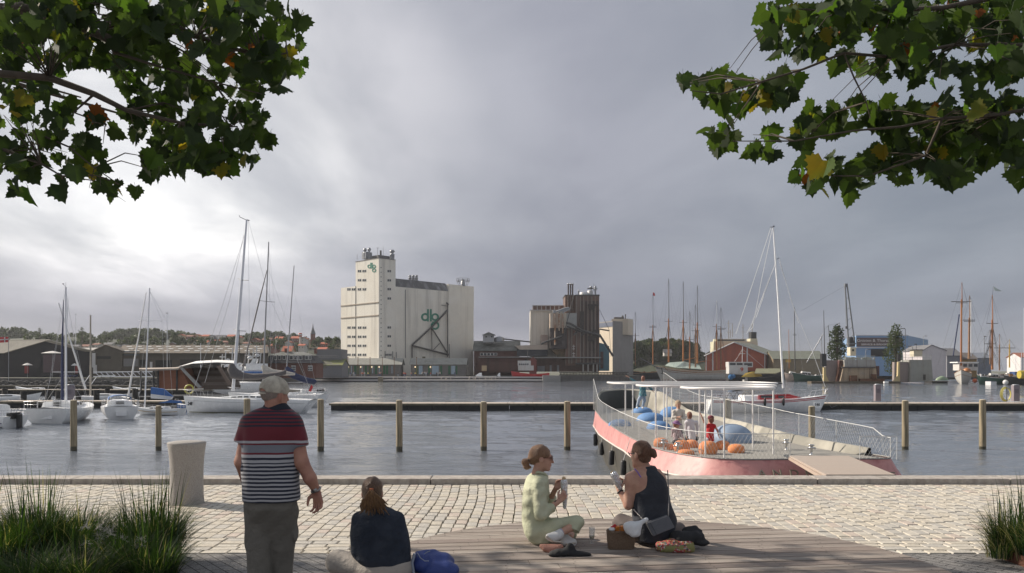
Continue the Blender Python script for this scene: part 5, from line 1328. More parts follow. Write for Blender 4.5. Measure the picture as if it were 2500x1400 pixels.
# ------------------------------------------------------------------ left warehouses and houses
blackw = pm('black_board_wall', (.022,.022,.026), .85, .2, 1, .2, stretch=(4,4,.2)); tanroof = pm('tan_sheet_roof', (.36,.33,.28), .85, .12, .4, .15, streak=((.25,.22,.19),.4,.6))
Dl = 285
t = thing('black_warehouse', 'wide black gabled warehouse with a tan roof at the far left shore', 'warehouse', (xx(121,Dl), Dl, LAND))
off = Vector((-70, 16, 0)); ex2 = lambda x, y: W(x, y, Dl)
MB().extr([W(12,922,Dl), W(228,922,Dl), W(228,858,Dl), W(121,831,Dl), W(12,861,Dl)], off).build('wall', blackw, t)
mb = MB(); mb.slab([W(8,862.5,Dl-.6), W(121,829.5,Dl-.6), W(121,829.5,Dl-.6)+off, W(8,862.5,Dl-.6)+off], .3); mb.slab([W(121,829.5,Dl-.6), W(232,857.5,Dl-.6), W(232,857.5,Dl-.6)+off, W(121,829.5,Dl-.6)+off], .3); mb.build('roof', tanroof, t)
fw = Face(W(121,905,Dl), (1,0,0))
fw.panel(106,866,148,910,t=.3,off=.1).build('loading_door', pm('purple_brown_door',(.10,.065,.075),.7,.2,1,.1,stretch=(1,1,5)), t)
pl_ = pm('canvas_parasol_white', (.62,.60,.58), .8)
fw.panel(60,894,70,912,t=.3,off=.1).build('door', pm('dull_red_door',(.25,.03,.03),.7), t); fw.panel(184,892,190,912,t=.3,off=.1).build('door', pm('dull_red_door',(.25,.03,.03)), t)
for k, (px, yt, w_, D) in enumerate(((128,858,26,278),(67,887,12,276),(182,888,8,276))):
    p = W(px, 905, D); p.z = LAND; h = zz(yt,D)-LAND; pr = thing('parasol', ('tall wide pale parasol','small pale parasol over a red door at far left','smallest pale parasol at the right corner')[k]+' in front of the black warehouse', 'parasol', p)
    MB().tube([p, p+Vector((0,0,h))], .06, 6).build('pole', steel_g, pr); MB().lathe(p+Vector((0,0,h-.7)), [(w_*D/2000,0),(w_*D/2000*.5,.45),(0,.8)], 8, smooth=False).build('canopy', pl_, pr)
t, f, f2 = gable('flat_annexe', 'low dark annexe with pale roof edge between the two big warehouses', 'shed', xx(182,295), xx(240,295), 295, 12, LAND, zz(857,295), zz(850,300), blackw, pm('pale_roof_edge',(.42,.40,.37),.8), 'x', 0, .5)
t = thing('brown_warehouse', 'long brown warehouse with skylights in a dark mossy roof, behind the masts on the left', 'warehouse', (xx(300,Dl), Dl, LAND))
bw_ = pm('brown_board_wall', (.10,.085,.07), .85, .2, .8, .2); rfb = pm('brown_mossy_roof', (.125,.105,.085), .9, .2, .5, .3, col2=(.17,.14,.11))
pts = [W(222,920,Dl), W(300,920,Dl), W(300,857,Dl), W(258,842.5,Dl+9), W(222,857,Dl+18)]
zb = LAND-.4; ze_, zr_ = zz(861,Dl), zz(843.5,Dl+10); xl, xm = xx(298,Dl), xx(655,Dl)
MB().extr([Vector((xl,Dl,zb)), Vector((xl,Dl,ze_)), Vector((xl-4,Dl+11,zr_)), Vector((xl-8,Dl+22,ze_)), Vector((xl-8,Dl+22,zb))], (xm-xl,0,0)).build('wall', bw_, t)
mb = MB(); mb.slab([Vector((xl-1,Dl-1,ze_-.2)), Vector((xm,Dl-1,ze_-.2)), Vector((xm-4,Dl+11,zr_+.1)), Vector((xl-5,Dl+11,zr_+.1))], .3); mb.slab([Vector((xl-5,Dl+11,zr_+.1)), Vector((xm-4,Dl+11,zr_+.1)), Vector((xm-8,Dl+23,ze_-.2)), Vector((xl-9,Dl+23,ze_-.2))], .3); mb.build('roof', rfb, t)
mb = MB(); random.seed(9)
for r in range(3):
    for k in range(14):
        u = (k+.5+.3*(r%2))/14.5; v = .22+.27*r; c = Vector((xl+(xm-xl)*u-4*v, Dl-1+12*v, ze_-.2+(zr_-ze_+.3)*v+.12)); mb.slab([c+Vector((-.9,-.35,-.07)), c+Vector((.9,-.35,-.07)), c+Vector((.9,.35,.13)), c+Vector((-.9,.35,.13))], .1)
mb.build('skylight', pm('skylight_white',(.62,.62,.60),.4), t)
fw = Face(Vector((xl,Dl,0)), (1,0,0))
for (a, b_2, y0, y1, m_) in ((302,340,858,868,pm('blue_grey_panel',(.10,.12,.14),.7)),(302,338,876,895,pm('grey_panel',(.20,.19,.19),.7)),(341,360,879,905,pm('black_open',(.012,.012,.012),.8)),(366,372,884,900,wtrim),(380,420,880,906,pm('black_open',(.012,.012,.012))),(440,500,878,905,pm('dark_brown_panel',(.05,.04,.035),.8)),(520,560,878,905,pm('black_open',(.012,.012,.012)))):
    fw.panel(a, y0, b_2, y1, t=.2, off=.08).build('door_panel', m_, t)
fg = Face(W(222,905,Dl+20), Vector((xl,Dl,0))-W(222,905,Dl+20)*1.0)
MB().extr([W(236,870,Dl-.5), W(270,870,Dl-.5), W(270,877,Dl-.5), W(236,877,Dl-.5)], (0,.2,0)).build('name_board', pm('sign_black',(.02,.02,.02),.6), t)
MB().extr([W(222,920,Dl-.3), W(299,920,Dl-.3), W(299,857,Dl-.3), W(258,843,Dl-.3), W(222,858,Dl-.3)], (0,8,0)).build('gable_wall', pm('brown_gable',(.115,.10,.08),.85,.15,.6,.2), t)
mb = MB(); mb.tube([W(221,859,Dl-.6), W(258,842.5,Dl-.6), W(300,858,Dl-.6)], .2, 4); mb.build('bargeboard', rfb, t)
MB().box(W(229,880,Dl-1.2), (.9*1.2,.3,5)).box(W(232,902,Dl-2), (1.2,.2,3)).build('white_notice', wtrim, t)
# brick house with hipped slate roof
Db = 300; t = thing('brick_house', 'brick house with dark hipped roof, white dormer windows and arched ground floor windows', 'house', (xx(710,Db), Db, LAND))
brk = pm('brown_red_brick', (.16,.062,.045), .85, .15, 1, .3, bscale=8)
x0_, x1_ = xx(645,Db), xx(772,Db); MB().prism([(x0_,Db),(x1_,Db),(x1_,Db+11),(x0_,Db+11)], LAND-.4, zz(886,Db)).build('wall', brk, t)
ze_, zr_ = zz(887,Db), zz(868,Db)
a = [Vector((x0_-.6,Db-.6,ze_)), Vector((x1_+.6,Db-.6,ze_)), Vector((x1_+.6,Db+11.6,ze_)), Vector((x0_-.6,Db+11.6,ze_)), Vector((x0_+1.5,Db+1.6,zr_)), Vector((x1_-2,Db+1.6,zr_)), Vector((x1_-2,Db+9,zr_)), Vector((x0_+1.5,Db+9,zr_))]
MB().hexa(a).build('mansard', pm('slate_dark',(.06,.058,.065),.8,.2), t)
a = [Vector((x0_+1.2,Db+1.3,zr_)), Vector((x1_-1.7,Db+1.3,zr_)), Vector((x1_-1.7,Db+9.3,zr_)), Vector((x0_+1.2,Db+9.3,zr_)), Vector((x0_+5,Db+4.6,zz(859,Db))), Vector((x1_-6,Db+4.6,zz(859,Db))), Vector((x1_-6,Db+6,zz(859,Db))), Vector((x0_+5,Db+6,zz(859,Db)))]
MB().hexa(a).build('roof', slate, t)
ff = Face((x0_, Db), (1,0,0))
for (xa, xb) in ((670,676),(680,686),(691,697),(707,716),(718,727),(729,738),(745,753),(754,760)): window(ff, xa, 868.5, xb, 879, t, 1, 1, off=-.3+.5)
for xa in (711,752):
    o = ff.panel(xa, 893, xa+11, 906, t=.25, off=.06).build('arched_window', wframe, t); m_ = MB(); 
    for i in range(3):
        for j in range(2): ff.panel(xa+.6+i*3.5, 895+j*5.6, xa+3.2+i*3.5, 899.6+j*5.6, t=.1, off=.1, mb=m_)
    m_.build('pane', win_m, o)
ff.panel(733,890,740,914,t=.3,off=.05).build('door', pm('brown_door2',(.12,.06,.04),.7), t)
for px in (697,769): bx(px-2.4,851,px+2.4,864,Db+4,2,brk,t,'chimney')
t, f, f2 = gable('grey_mossy_shed', 'low grey building with moss on its roof, between the brick house and the silo', 'shed', xx(776,330), xx(834,330), 330, 14, LAND, zz(892,330), zz(877,334), pm('blue_grey_wall',(.17,.17,.18),.8,.1), pm('green_moss_roof',(.12,.12,.09),.9,.2,.6,.3,col2=(.17,.19,.05),c2=(.5,.6)), 'x', 0, .4)
for k in range(9): window(f, 777+k*5.6, 868.5, 781+k*5.6, 872.5, t, 1)
MB().prism([(xx(772,336),336),(xx(834,336),336),(xx(834,336),348),(xx(772,336),348)], 0, zz(853,336)).build('upper_storey', pm('blue_grey_wall',(.17,.17,.18)), t)
# ------------------------------------------------------------------ red roofed town on the hill
redr = pm('red_tile_roof', (.40,.12,.07), .85, .18, .8, .2); redr2 = pm('brown_tile_roof', (.22,.10,.07), .85, .2, .8); gryr = pm('grey_tile_roof', (.14,.14,.15), .8, .2, .8)
wl = [pm('wall_white_far',(.52,.50,.47),.8,.06), pm('wall_yellow_far',(.42,.34,.22),.8,.08), pm('wall_brick_far',(.20,.09,.07),.85,.15)]
def hillz(x, D):   # height of the left hill at a point
    pts = [(-620,37),(-430,37),(-330,34),(-240,30),(-150,30),(-100,20),(-60,0)]; h = np.interp(x, [p[0] for p in pts], [p[1] for p in pts])
    tt_ = (D-(800-252))/(420*1.6); return LAND-.5+h*max(0.0, math.sin(math.pi*min(max(tt_,0),1)))**.8
random.seed(21); H = []
def thouse(px, yr, wpx, rm, wm, D, lb, ax=None):
    wd = wpx*D/2000; x = xx(px, D); zr = zz(yr, D); rh = wd*.28 if wpx < 22 else 3.4; wh = 3.2; gz = zr-rh-wh
    k = len(H); t, f, f2 = gable('town_house', lb, 'house', x-wd/2, x+wd/2, D, 9, gz-2, gz+wh, zr, wm, rm, ax or ('x' if wpx > 13 else 'y'), 0, .5, 'red roofed houses on the hill')
    n = max(2, int(wpx/5)); 
    for i in range(n):
        a = px-wpx/2+wpx*(i+.5)/n; y = 905+(EYE-(gz+wh*.55))*2000/D; window(f, a-1, y-1.6, a+1, y+1.6, t, 1, off=.1)
    H.append(t); return t
rows_ = [(440,816,10),(461,818,14),(480,816,12),(500,817,15),(517,818,10),(535,818,24),(562,817,16),(580,820,12),(455,829,16),(478,831,13),(497,832,16),(525,830,18),(549,832,14),
         (600,835,14),(622,826,12),(650,825,20),(680,822,17),(702,832,13),(720,821,19),(742,824,13),(760,829,12),(790,836,16),(818,830,14),(640,843,16),(668,840,14),(700,845,22),(735,840,14),(785,848,20),(420,836,12),
         (180,842,16),(205,841,18),(232,838,14),(262,836,20),(283,842,12),(300,841,12),(315,844,12),(60,842,16),(150,838,14),(338,842,12),(358,844,14),(385,843,12)]
for i, (px, yr, wp) in enumerate(rows_):
    low = px < 400; rm = random.choice([gryr, gryr, redr2] if low else [redr, redr, redr, redr2, gryr]); wm = random.choice([wl[0], wl[0], wl[1]] if low else wl)
    OW = 'first second third fourth fifth sixth seventh eighth ninth tenth eleventh twelfth thirteenth fourteenth fifteenth sixteenth seventeenth eighteenth nineteenth twentieth twentyfirst twentysecond twentythird twentyfourth twentyfifth twentysixth twentyseventh'.split(); cw = 'white walled' if wm is wl[0] else ('yellow walled' if wm is wl[1] else 'brick'); cr_ = 'red tiled' if rm is redr else ('brown tiled' if rm is redr2 else 'grey roofed')
    D = 560+ (845-yr)*6
    ro = 0 if yr < 828 else 1 if yr < 838 else 2; nb = sorted(r[0] for r in rows_ if (0 if r[1] < 828 else 1 if r[1] < 838 else 2) == ro)
    thouse(px, yr, wp, rm, wm, D, '%s %s %s house, %s from the left, %s row on the hill' % ('wide' if wp > 15 else 'narrow', cr_, cw, OW[nb.index(px)], ('upper','middle','lower')[ro]))
sp = W(764, 838, 640); t = thing('church_spire', 'small dark church spire on the hill left of the silo', 'church', sp)
MB().box(sp+Vector((0,0,3)), (3,3,8)).build('tower', wl[2], t); MB().lathe(sp+Vector((0,0,7)), [(2.2,0),(.5,5),(0,9)], 8).build('spire', gryr, t)
ws = W(733, 845, 600); t = thing('striped_water_tower', 'red and white striped ball shaped tower above the red roofs', 'tower', ws)
MB().tube([ws, W(733,822,600)], .8, 8).build('stem', wl[0], t)
mb = MB(); prof = [(math.sin(math.pi*i/10)*1.7, -math.cos(math.pi*i/10)*1.7) for i in range(11)]; cc = W(733,818,600)
mb.lathe(cc, prof, 14); o = mb.build('ball', [pm('tower_white',(.6,.58,.56),.6), pm('tower_red',(.45,.06,.05),.6)], t)
for i, p in enumerate(o.data.polygons): p.material_index = (i//14)//2 % 2
# hidden-from-nobody flag far left
fp_ = W(8, 860, 250); t = thing('flagpole_flag', 'red flag with a white cross at the far left edge above the black warehouse', 'flag', fp_)
MB().tube([W(21,930,250), W(21,826,250)], .08, 5).build('pole', steel_g, t); m_ = MB(); m_.slab([W(-12,838,250), W(20,836,250), W(20,823,250), W(-12,824,250)], .05); m_.build('flag_cloth', redp, t)
m_ = MB(); m_.slab([W(-12,832,249.8), W(20,830,249.8), W(20,828,249.8), W(-12,829.5,249.8)], .06); m_.slab([W(10,836.3,249.8), W(12.5,836.2,249.8), W(12.5,823.6,249.8), W(10,823.7,249.8)], .06); m_.build('flag_cross', wtrim, t)
# ================================================================== TREES AND WOODS
def leafmat(name, col, col2, tr=.25):
    global nt
    if name in MATS: return MATS[name]
    m = bpy.data.materials.new(name); m.use_nodes = True; nt = m.node_tree; nt.nodes.clear()
    t = N('ShaderNodeTexCoord').outputs['Object']; c = ramp(noise(t, 2.2 if tr > .3 else .35, 4, .7), [(.36, col), (.62, col2)])
    d = N('ShaderNodeBsdfPrincipled'); L(c, d.inputs['Base Color']); d.inputs['Roughness'].default_value = .65; d.inputs['Specular IOR Level'].default_value = .2
    tl = N('ShaderNodeBsdfTranslucent'); L(mix('MULTIPLY', 1.0, c, (1.6,1.9,.6)), tl.inputs[0])
    mx_ = N('ShaderNodeMixShader'); mx_.inputs[0].default_value = tr; L(d.outputs[0], mx_.inputs[1]); L(tl.outputs[0], mx_.inputs[2])
    o = N('ShaderNodeOutputMaterial'); L(mx_.outputs[0], o.inputs[0]); MATS[name] = m; return m
bark = pm('bark_brown', (.07,.055,.04), .9, .3, 3, .6, stretch=(3,3,.4))
dkleaf = leafmat('dark_leaves', (.030,.045,.018), (.055,.075,.028), .15); mdleaf = leafmat('mid_leaves', (.045,.065,.022), (.075,.095,.035), .15); olleaf = leafmat('olive_leaves', (.07,.075,.03), (.10,.10,.045), .15)
def foliage(blobs, n, size, seed):
    """many small leaf-clump faces scattered through several lobes, denser near the lobe surface"""
    r = np.random.default_rng(abs(int(seed))); V = []; F = []
    wts = np.array([b[1][0]*b[1][1]*b[1][2] for b in blobs])**.7; wts /= wts.sum()
    for _ in range(n):
        c, rad = blobs[r.choice(len(blobs), p=wts)]; d = r.normal(size=3); d /= np.linalg.norm(d); f = r.uniform(.35, 1.08)**.6
        p = np.array(c)+d*np.array(rad)*f; a = r.normal(size=3); a /= np.linalg.norm(a); b = np.cross(a, r.normal(size=3)); b /= np.linalg.norm(b)
        s_ = size*r.uniform(.5, 1.3); o = len(V)
        V += [p-a*s_, p-b*s_*.7+a*s_*.2, p+a*s_, p+b*s_*.7-a*s_*.1]; F.append((o, o+1, o+2, o+3))
    return V, F
def tree(px, pyb, pyt, wpx, D, label, seed, mat=dkleaf, n=1500, group=None, size=None, name='tree', zb=None, lobes=9, cat='tree', low=.25):
    b = W(px, pyb, D); 
    if zb is not None: b.z = zb
    top = W(px, pyt, D).z; h = top-b.z; wd = wpx*D/2000; r = random.Random(seed); t = thing(name, label, cat, b, group)
    mb = MB(); mb.tube([b, b+Vector((.02*h,0,h*.35)), b+Vector((0,0,h*.8))], [h*.035, h*.025, h*.008], 7); B = []
    for k in range(lobes):
        f = low+(1-low)*(k+.5)/lobes; a = k*2.4+seed; rr = wd*.5*math.sin(math.pi*min(.95, .25+f*.72))*.62
        c = b+Vector((rr*math.cos(a), rr*math.sin(a)*.8, h*(f*.88))); B.append((c, (wd*r.uniform(.20,.30), wd*r.uniform(.20,.28), h*r.uniform(.10,.17))))
        mb.tube([b+Vector((0,0,h*f*.55)), c], [h*.012, h*.004], 5)
    B.append((b+Vector((0,0,h*.88)), (wd*.16, wd*.16, h*.12)))
    mb.build('trunk', bark, t); V, F = foliage(B, n, size or wd*.045, seed); MB().add(V, F).build('crown', mat, t); return t
def wood(name, cols, D, dep, label, seed, mats, zbase, size, per=260):
    """a far-off wood: overlapping crowns along a ridge, one mass"""
    r = random.Random(seed); mb = MB()
    for (px, yt, wpx) in cols:
        d = D+r.uniform(0, dep); c = W(px, yt, d); rad = wpx*.5*d/2000; c.z -= rad*.75; B = [(c, (rad, rad*.8, rad*.8)), (c+Vector((rad*.4,0,-rad*.7)), (rad*.9, rad*.7, rad)), (c+Vector((-rad*.5,0,-rad*.6)), (rad*.8, rad*.7, rad))]
        V, F = foliage(B, per, size, seed+int(px)); mb.add(V, F, r.randrange(len(mats)))
    o = mb.build(name, mats, None, at=W(cols[0][0], 900, D)); return tag(o, label, 'wood', None, 'stuff')
rr_ = random.Random(3); cols = []
prof_ = [(-30,806),(10,800),(45,798),(75,812),(110,800),(140,822),(180,815),(205,808),(235,826),(262,806),(290,803),(330,802),(365,801),(400,808),(430,806),(470,812),(500,824),(540,824),(580,822),(620,812),(655,808),(700,810),(740,822),(780,824),(830,826)]
for k in range(210):
    px = rr_.uniform(-60, 860); yt = np.interp(px, [p[0] for p in prof_], [p[1] for p in prof_])+rr_.choice([0, 2, 6, 12, 18]); cols.append((px, yt, rr_.uniform(18, 34)))
wood('left_woods', cols, 840, 60, 'line of dark woods along the ridge behind the red roofed town', 11, [dkleaf, mdleaf, dkleaf], LAND, 1.7, 260)
cols = []
for k in range(130): px = rr_.uniform(-30, 840); cols.append((px, rr_.choice([823, 829, 836, 842])-(6 if px < 420 else 0), rr_.uniform(10, 20)))
wood('garden_trees', cols, 590, 110, 'bushes and garden trees between the red roofed houses', 12, [dkleaf, mdleaf], LAND, 1.1, 90)
cols = []
for k in range(100):
    px = rr_.uniform(1545, 1742); top = np.interp(px, [1545,1575,1610,1650,1690,1720,1745], [838,828,826,828,836,846,858]); cols.append((px, top+rr_.choice([0,3,9,18,28,38,50]), rr_.uniform(14, 26)))
wood('right_woods', cols, 600, 40, 'dense green woods on the hill behind the tall ships', 13, [dkleaf, mdleaf, dkleaf, olleaf], LAND, 1.2, 420)
th_ = gable('wood_house', 'small grey house with white gables half way up the wooded hill', 'house', xx(1622,585), xx(1640,585), 585, 6, zz(868,585), zz(862,585), zz(853,585), wl[0], gryr, 'x', 0, .4)
tree(2043,905,792,52,330,'tall dark birch behind the left dry dock wall, left of the crane', 5, dkleaf, 1900, size=.42)
tree(2186,925,792,56,345,'slender birch in front of the brown sign of the blue hall', 6, mdleaf, 2300, size=.40, lobes=11, low=.15)
tree(425,838,812,24,520,'round dark tree on the hill left of the red roofs', 7, dkleaf, 700)
tree(200,838,797,20,600,'pointed tree on the skyline above the black warehouse', 8, dkleaf, 500)
tree(97,832,800,18,600,'dark tree on the skyline beside the tallest left mast', 9, dkleaf, 500)
tree(785,905,880,26,322,'low bush in front of the grey mossy building', 10, olleaf, 500, name='bush', cat='bush')
# ================================================================== TALL SHIPS
shipw = pm('white_ship_hull', (.48,.47,.44), .6, .07, .8, .1, streak=((.33,.28,.22), .9, .5)); shipd = pm('dark_ship_hull', (.03,.03,.032), .6, .2)
shipg = pm('dark_green_hull', (.035,.085,.065), .55, .15); tarpg = pm('green_tarpaulin', (.38,.46,.42), .7, .1, .8, .4); tarpy = pm('yellow_tarpaulin', (.58,.40,.08), .7, .12, .8, .4); rig = pm('dark_rigging', (.07,.065,.06), .8, .1)
wheel = pm('wheelhouse_white', (.58,.57,.55), .5, .06, 1, .05, streak=((.40,.33,.26), 1, .4))
def tmast(root, px, ybase, ytop, D, r=.30, joint=None, yard=None, m=varn, lean=0, ratl=True, topm=alud):
    b = W(px, ybase, D); t = W(px+lean, ytop, D); yj = joint or (ybase+(ytop-ybase)*.55); j = W(px+lean*.55, yj, D)
    MB().tube([b, j+Vector((0,0,1.2))], [r, r*.8], 8).build('lower_mast', m, root)
    MB().tube([j+Vector((.12,-.15,-1.6)), t], [r*.55, r*.28], 7).build('topmast', topm, root)
    mb = MB(); mb.tube([j-Vector((1.9,0,0)), j+Vector((1.9,0,0))], .10, 5)
    for sg in (-1, 1):
        if ratl:
            for k in (0, .55, 1.1): mb.tube([b+Vector((sg*(3.4-k), 0, 0)), j+Vector((0,0,-.3))], .045, 3)
            for q in range(1, 12): 
                u = q/12; c0_ = b.lerp(j, u); w1 = (3.4)*(1-u)*sg; w2 = 2.3*(1-u)*sg; mb.tube([c0_+Vector((w1,0,0)), c0_+Vector((w2,0,0))], .03, 3)
        mb.tube([j+Vector((sg*1.9,0,0)), t], .028, 3); mb.tube([t, b+Vector((sg*8,0,0))], .022, 3)
    if yard: mb.tube([W(px-yard,yj-3,D), W(px+yard,yj-3,D)], .12, 5)
    mb.build('standing_rigging', rig, root); return b, t
def deckclutter(b, n, seed, m, x0=.15, x1=.85, h=.8):
    r = random.Random(seed); mb = MB()
    for k in range(n):
        x = b.L*r.uniform(x0, x1); w = b.w(x/b.L)*.7; c = b.P(x, r.uniform(-w, w), b.zd(x/b.L)+h*.4); mb.box(c, (r.uniform(.4,2.2), r.uniform(.3,1.2), r.uniform(.3,h)), rz=b.a)
    mb.build('deck_gear', m, b.root)
D = 400
s1 = Boat('schooner', 'large white three masted schooner with a pale green tarpaulin on its fore deck', 'tall ship', (xx(1648,D)+8, D), 180-12, 36, 8, 3.6, bow=2.4, stern=.8, rake=3.5, fine=1.5, full=.5, draft=1.2, zb=WZ)
s1.p = Vector((xx(1553,D)+35, D-7, WZ)); s1.hull(shipw, deck=teak, stripe=[(.84,.90,pm('hull_line',(.20,.16,.12),.6)),(.02,.10,pm('boot_red',(.25,.08,.06),.6))], bulwark=.8, capm=varn2); deckclutter(s1, 26, 4, varn2)
MB().tube([s1.P(34,0,5.6), W(1517,875,D-7)], [.35,.14], 8).build('bowsprit', alud, s1.root)
q = [s1.P(31,-.2,7.0), s1.P(26,-3.2,6.0), s1.P(14,-3.2,5.2), s1.P(14,3.2,5.2), s1.P(26,3.2,6.0)]; rdg = [s1.P(29,0,8.4), s1.P(22,0,8.9), s1.P(15,0,7.2)]
MB().add(q+rdg, [(0,1,5),(1,6,5),(1,2,7,6),(2,3,7),(3,4,6,7),(4,5,6),(4,0,5)]).build('tarpaulin', tarpg, s1.root)
anchor = MB(); anchor.tube([W(1567,898,D-10), W(1571,912,D-10)], .2, 5); anchor.tube([W(1566,911,D-10), W(1571,914,D-10), W(1576,908,D-10)], .2, 5); anchor.build('anchor', blkp, s1.root)
for px, yb, yt, yj in ((1586,885,684,787),(1621,884,691,790),(1655,888,701,796)): tmast(s1.root, px, yb, yt, 402, .42, yj)
MB().tube([W(1622,880,402), W(1652,874,402)], .16, 5).tube([W(1657,885,402), W(1690,880,402)], .16, 5).build('gaff_boom', varn, s1.root)
D = 385
s2 = Boat('schooner', 'low white wooden ketch with varnished masts lying alongside, right of the big schooner', 'tall ship', (0, 0), 176, 29, 6.5, 2.9, bow=1.6, stern=.5, rake=2.4, fine=1.5, full=.5, draft=1.0)
s2.p = Vector((xx(1779,D), D, WZ)); s2.root.location = s2.p; s2.hull(shipw, deck=teak, stripe=[(.80,.85,varn2),(.02,.08,pm('boot_red',(.25,.08,.06)))], bulwark=.5, capm=varn2); deckclutter(s2, 22, 6, varn2, .08, .8, .9)
s1.root.location = s1.p; 
MB().tube([s2.P(28,0,4.4), W(1618,893,D)], [.22,.10], 6).build('bowsprit', varn2, s2.root)
tmast(s2.root, 1684, 900, 760, 386, .36, 829, None, varn); tmast(s2.root, 1698, 897, 743, 386, .34, 808, None, varn2)
tmast(s2.root, 1749.5, 905, 735, 386, .36, 798, None, varn, topm=alu); tmast(s2.root, 1760, 903, 751, 388, .30, 805, 12, varn2)
for k, (px, D, yb, yt, yj, lb) in enumerate(((1551,430,893,762,820,'dark ketch with a short rusty mast at the left end of the tall ships'),(1594,436,890,717,800,'hidden ship behind the white schooner with a flag at its masthead'))):
    s = Boat('ketch', lb, 'tall ship', (0,0), 180, 21 if k == 0 else 16, 5.5, 2.2 if k == 0 else 3, bow=1, stern=.8, draft=.8); s.p = Vector((xx(1570 if k == 0 else 1612, D), D, WZ)); s.root.location = s.p
    s.hull(shipd, deck=teak, bulwark=.5, capm=varn2); deckclutter(s, 14, 8+k, rusty, .2, .8, 1.2); tmast(s.root, px, yb, yt, D, .3, yj, 8 if k else None, varn if k else varn2)
    if k: MB().slab([W(1594,722,D), W(1600,723,D), W(1598,716,D), W(1594,714,D)], .06).build('pennant', redp, s.root)
    else:
        for px_, yc in ((1520,897),(1531,897)): MB().tube([W(px_-5,yc,D-3), W(px_+4,yc,D-3)], .75, 8).build('life_raft', gel, s.root)
# ship superstructure behind the red warehouse
D = 530; sh = thing('cargo_ship', 'cream superstructure and dark funnel of a ship lying behind the red warehouse', 'ship', (xx(1797,D), D, WZ)); crm = pm('cream_ship_paint', (.55,.52,.38), .6, .08, .4, .05)
MB().box((xx(1797,D), D+6, 2), (xx(1850,D)-xx(1743,D), 12, 14)).build('hull', shipd, sh)
bx(1743,834,1850,880,D,10,crm,sh,'superstructure'); bx(1748,828,1822,835,D+1,8,crm,sh,'bridge'); bx(1752,829.5,1818,832.5,D+.8,.6,win_m,sh,'bridge_window'); bx(1834,811,1847,828,D+2,6,shipd,sh,'funnel'); bx(1832,827,1849,835,D+1,8,crm,sh,'funnel_base')
mb = MB()
for px, y0, y1 in ((1836.5,811,791),(1779,828,783),(1814,828,792),(1746,835,822),(1783,826,806),(1788,824,790)): mb.tube([W(px,y0,D), W(px,y1,D)], .22, 5)
for px, y, l in ((1779,790,6),(1814,800,4),(1783,812,8),(1779,797,4),(1814,811,6)): mb.tube([W(px-l,y,D), W(px+l,y,D)], .12, 4)
mb.build('mast', pm('ship_mast_buff', (.28,.26,.22), .6), sh)
# trawler with the 9
D = 350; tr = Boat('trawler', 'black hulled trawler with a white wheelhouse marked with a red 9', 'fishing boat', (0,0), 3, 23, 6, 2.0, bow=1.8, stern=.6, draft=.8, rake=2); tr.p = Vector((xx(1775,D), D, WZ)); tr.root.location = tr.p
tr.hull(shipd, deck=varn2, bulwark=.6, capm=steel_d); deckclutter(tr, 16, 12, rusty, .45, .9, 1.3)
bx(1780,892,1825,917,348.5,5,wheel,tr.root,'wheelhouse'); bx(1779,884,1838,897,349,5,wheel,tr.root,'upper_wheelhouse'); bx(1782,886.5,1796,895.5,348.8,.6,win_m,tr.root,'window'); bx(1799,886.5,1813,895.5,348.8,.6,win_m,tr.root,'window'); bx(1817,887,1836,894,348.8,.6,win_m,tr.root,'window')
lettering('9', W(1807.5, 907.5, 348.3), (1,0,0), (0,0,1), 1.3, 1.75, pm('red_number',(.50,.06,.04),.6), tr.root, 'number', .05, 0, .02)
mb = MB(); mb.tube([W(1812,884,350), W(1813,846,350)], .14, 6); mb.tube([W(1805,864,350), W(1820,864,350)], .08, 4); mb.tube([W(1813,853,350), W(1780,905,350)], .05, 4); mb.tube([W(1813,853,350), W(1866,898,350)], .05, 4); mb.build('mast', gel_sh, tr.root)
c = W(1784,921,347); mb = MB(); mb.ball(c, 1.2, 10); mb.ball(c+Vector((1.2,0,.3)), .9, 10); mb.build('net_bundle', pm('blue_net',(.04,.14,.30),.9,.3,3,.5), tr.root)
D = 335; tb = Boat('tender', 'white launch under a bright yellow tarpaulin beside the trawler', 'boat', (0,0), 2, 9.5, 3, .8, bow=.4); tb.p = Vector((xx(1808,D), D-4, WZ)); tb.root.location = tb.p; tb.hull(shipw, stripe=[(.7,.8,varn2)])
q = [W(1810,921,D-5), W(1845,921,D-5), W(1862,919,D-3), W(1815,917,D-2)]; tp = [W(1820,911,D-4), W(1841,907,D-4), W(1857,912,D-3)]
MB().add(q+tp, [(0,1,5,4),(1,2,6,5),(2,3,4,5,6),(3,0,4)]).build('tarpaulin', tarpy, tb.root)
D = 325; dh = Boat('barge_hull', 'dark open wooden hull with a high curved bow, in front of the trawler', 'boat', (0,0), 1, 15.5, 4.5, 1.3, bow=3.3, stern=.2, rake=1.5, fine=2.2, draft=.6); dh.p = Vector((xx(1822,D), D, WZ)); dh.root.location = dh.p; dh.hull(shipd, deck=varn2, bulwark=.4, capm=steel_d)
q = [W(1842,912,D+2), W(1905,912,D+2), W(1905,900,D+6), W(1846,900,D+6)]; MB().slab([v+Vector((0,0,0)) for v in q], .2).build('grey_tarpaulin', pm('olive_tarpaulin',(.24,.24,.16),.8,.15,.6,.4), dh.root)
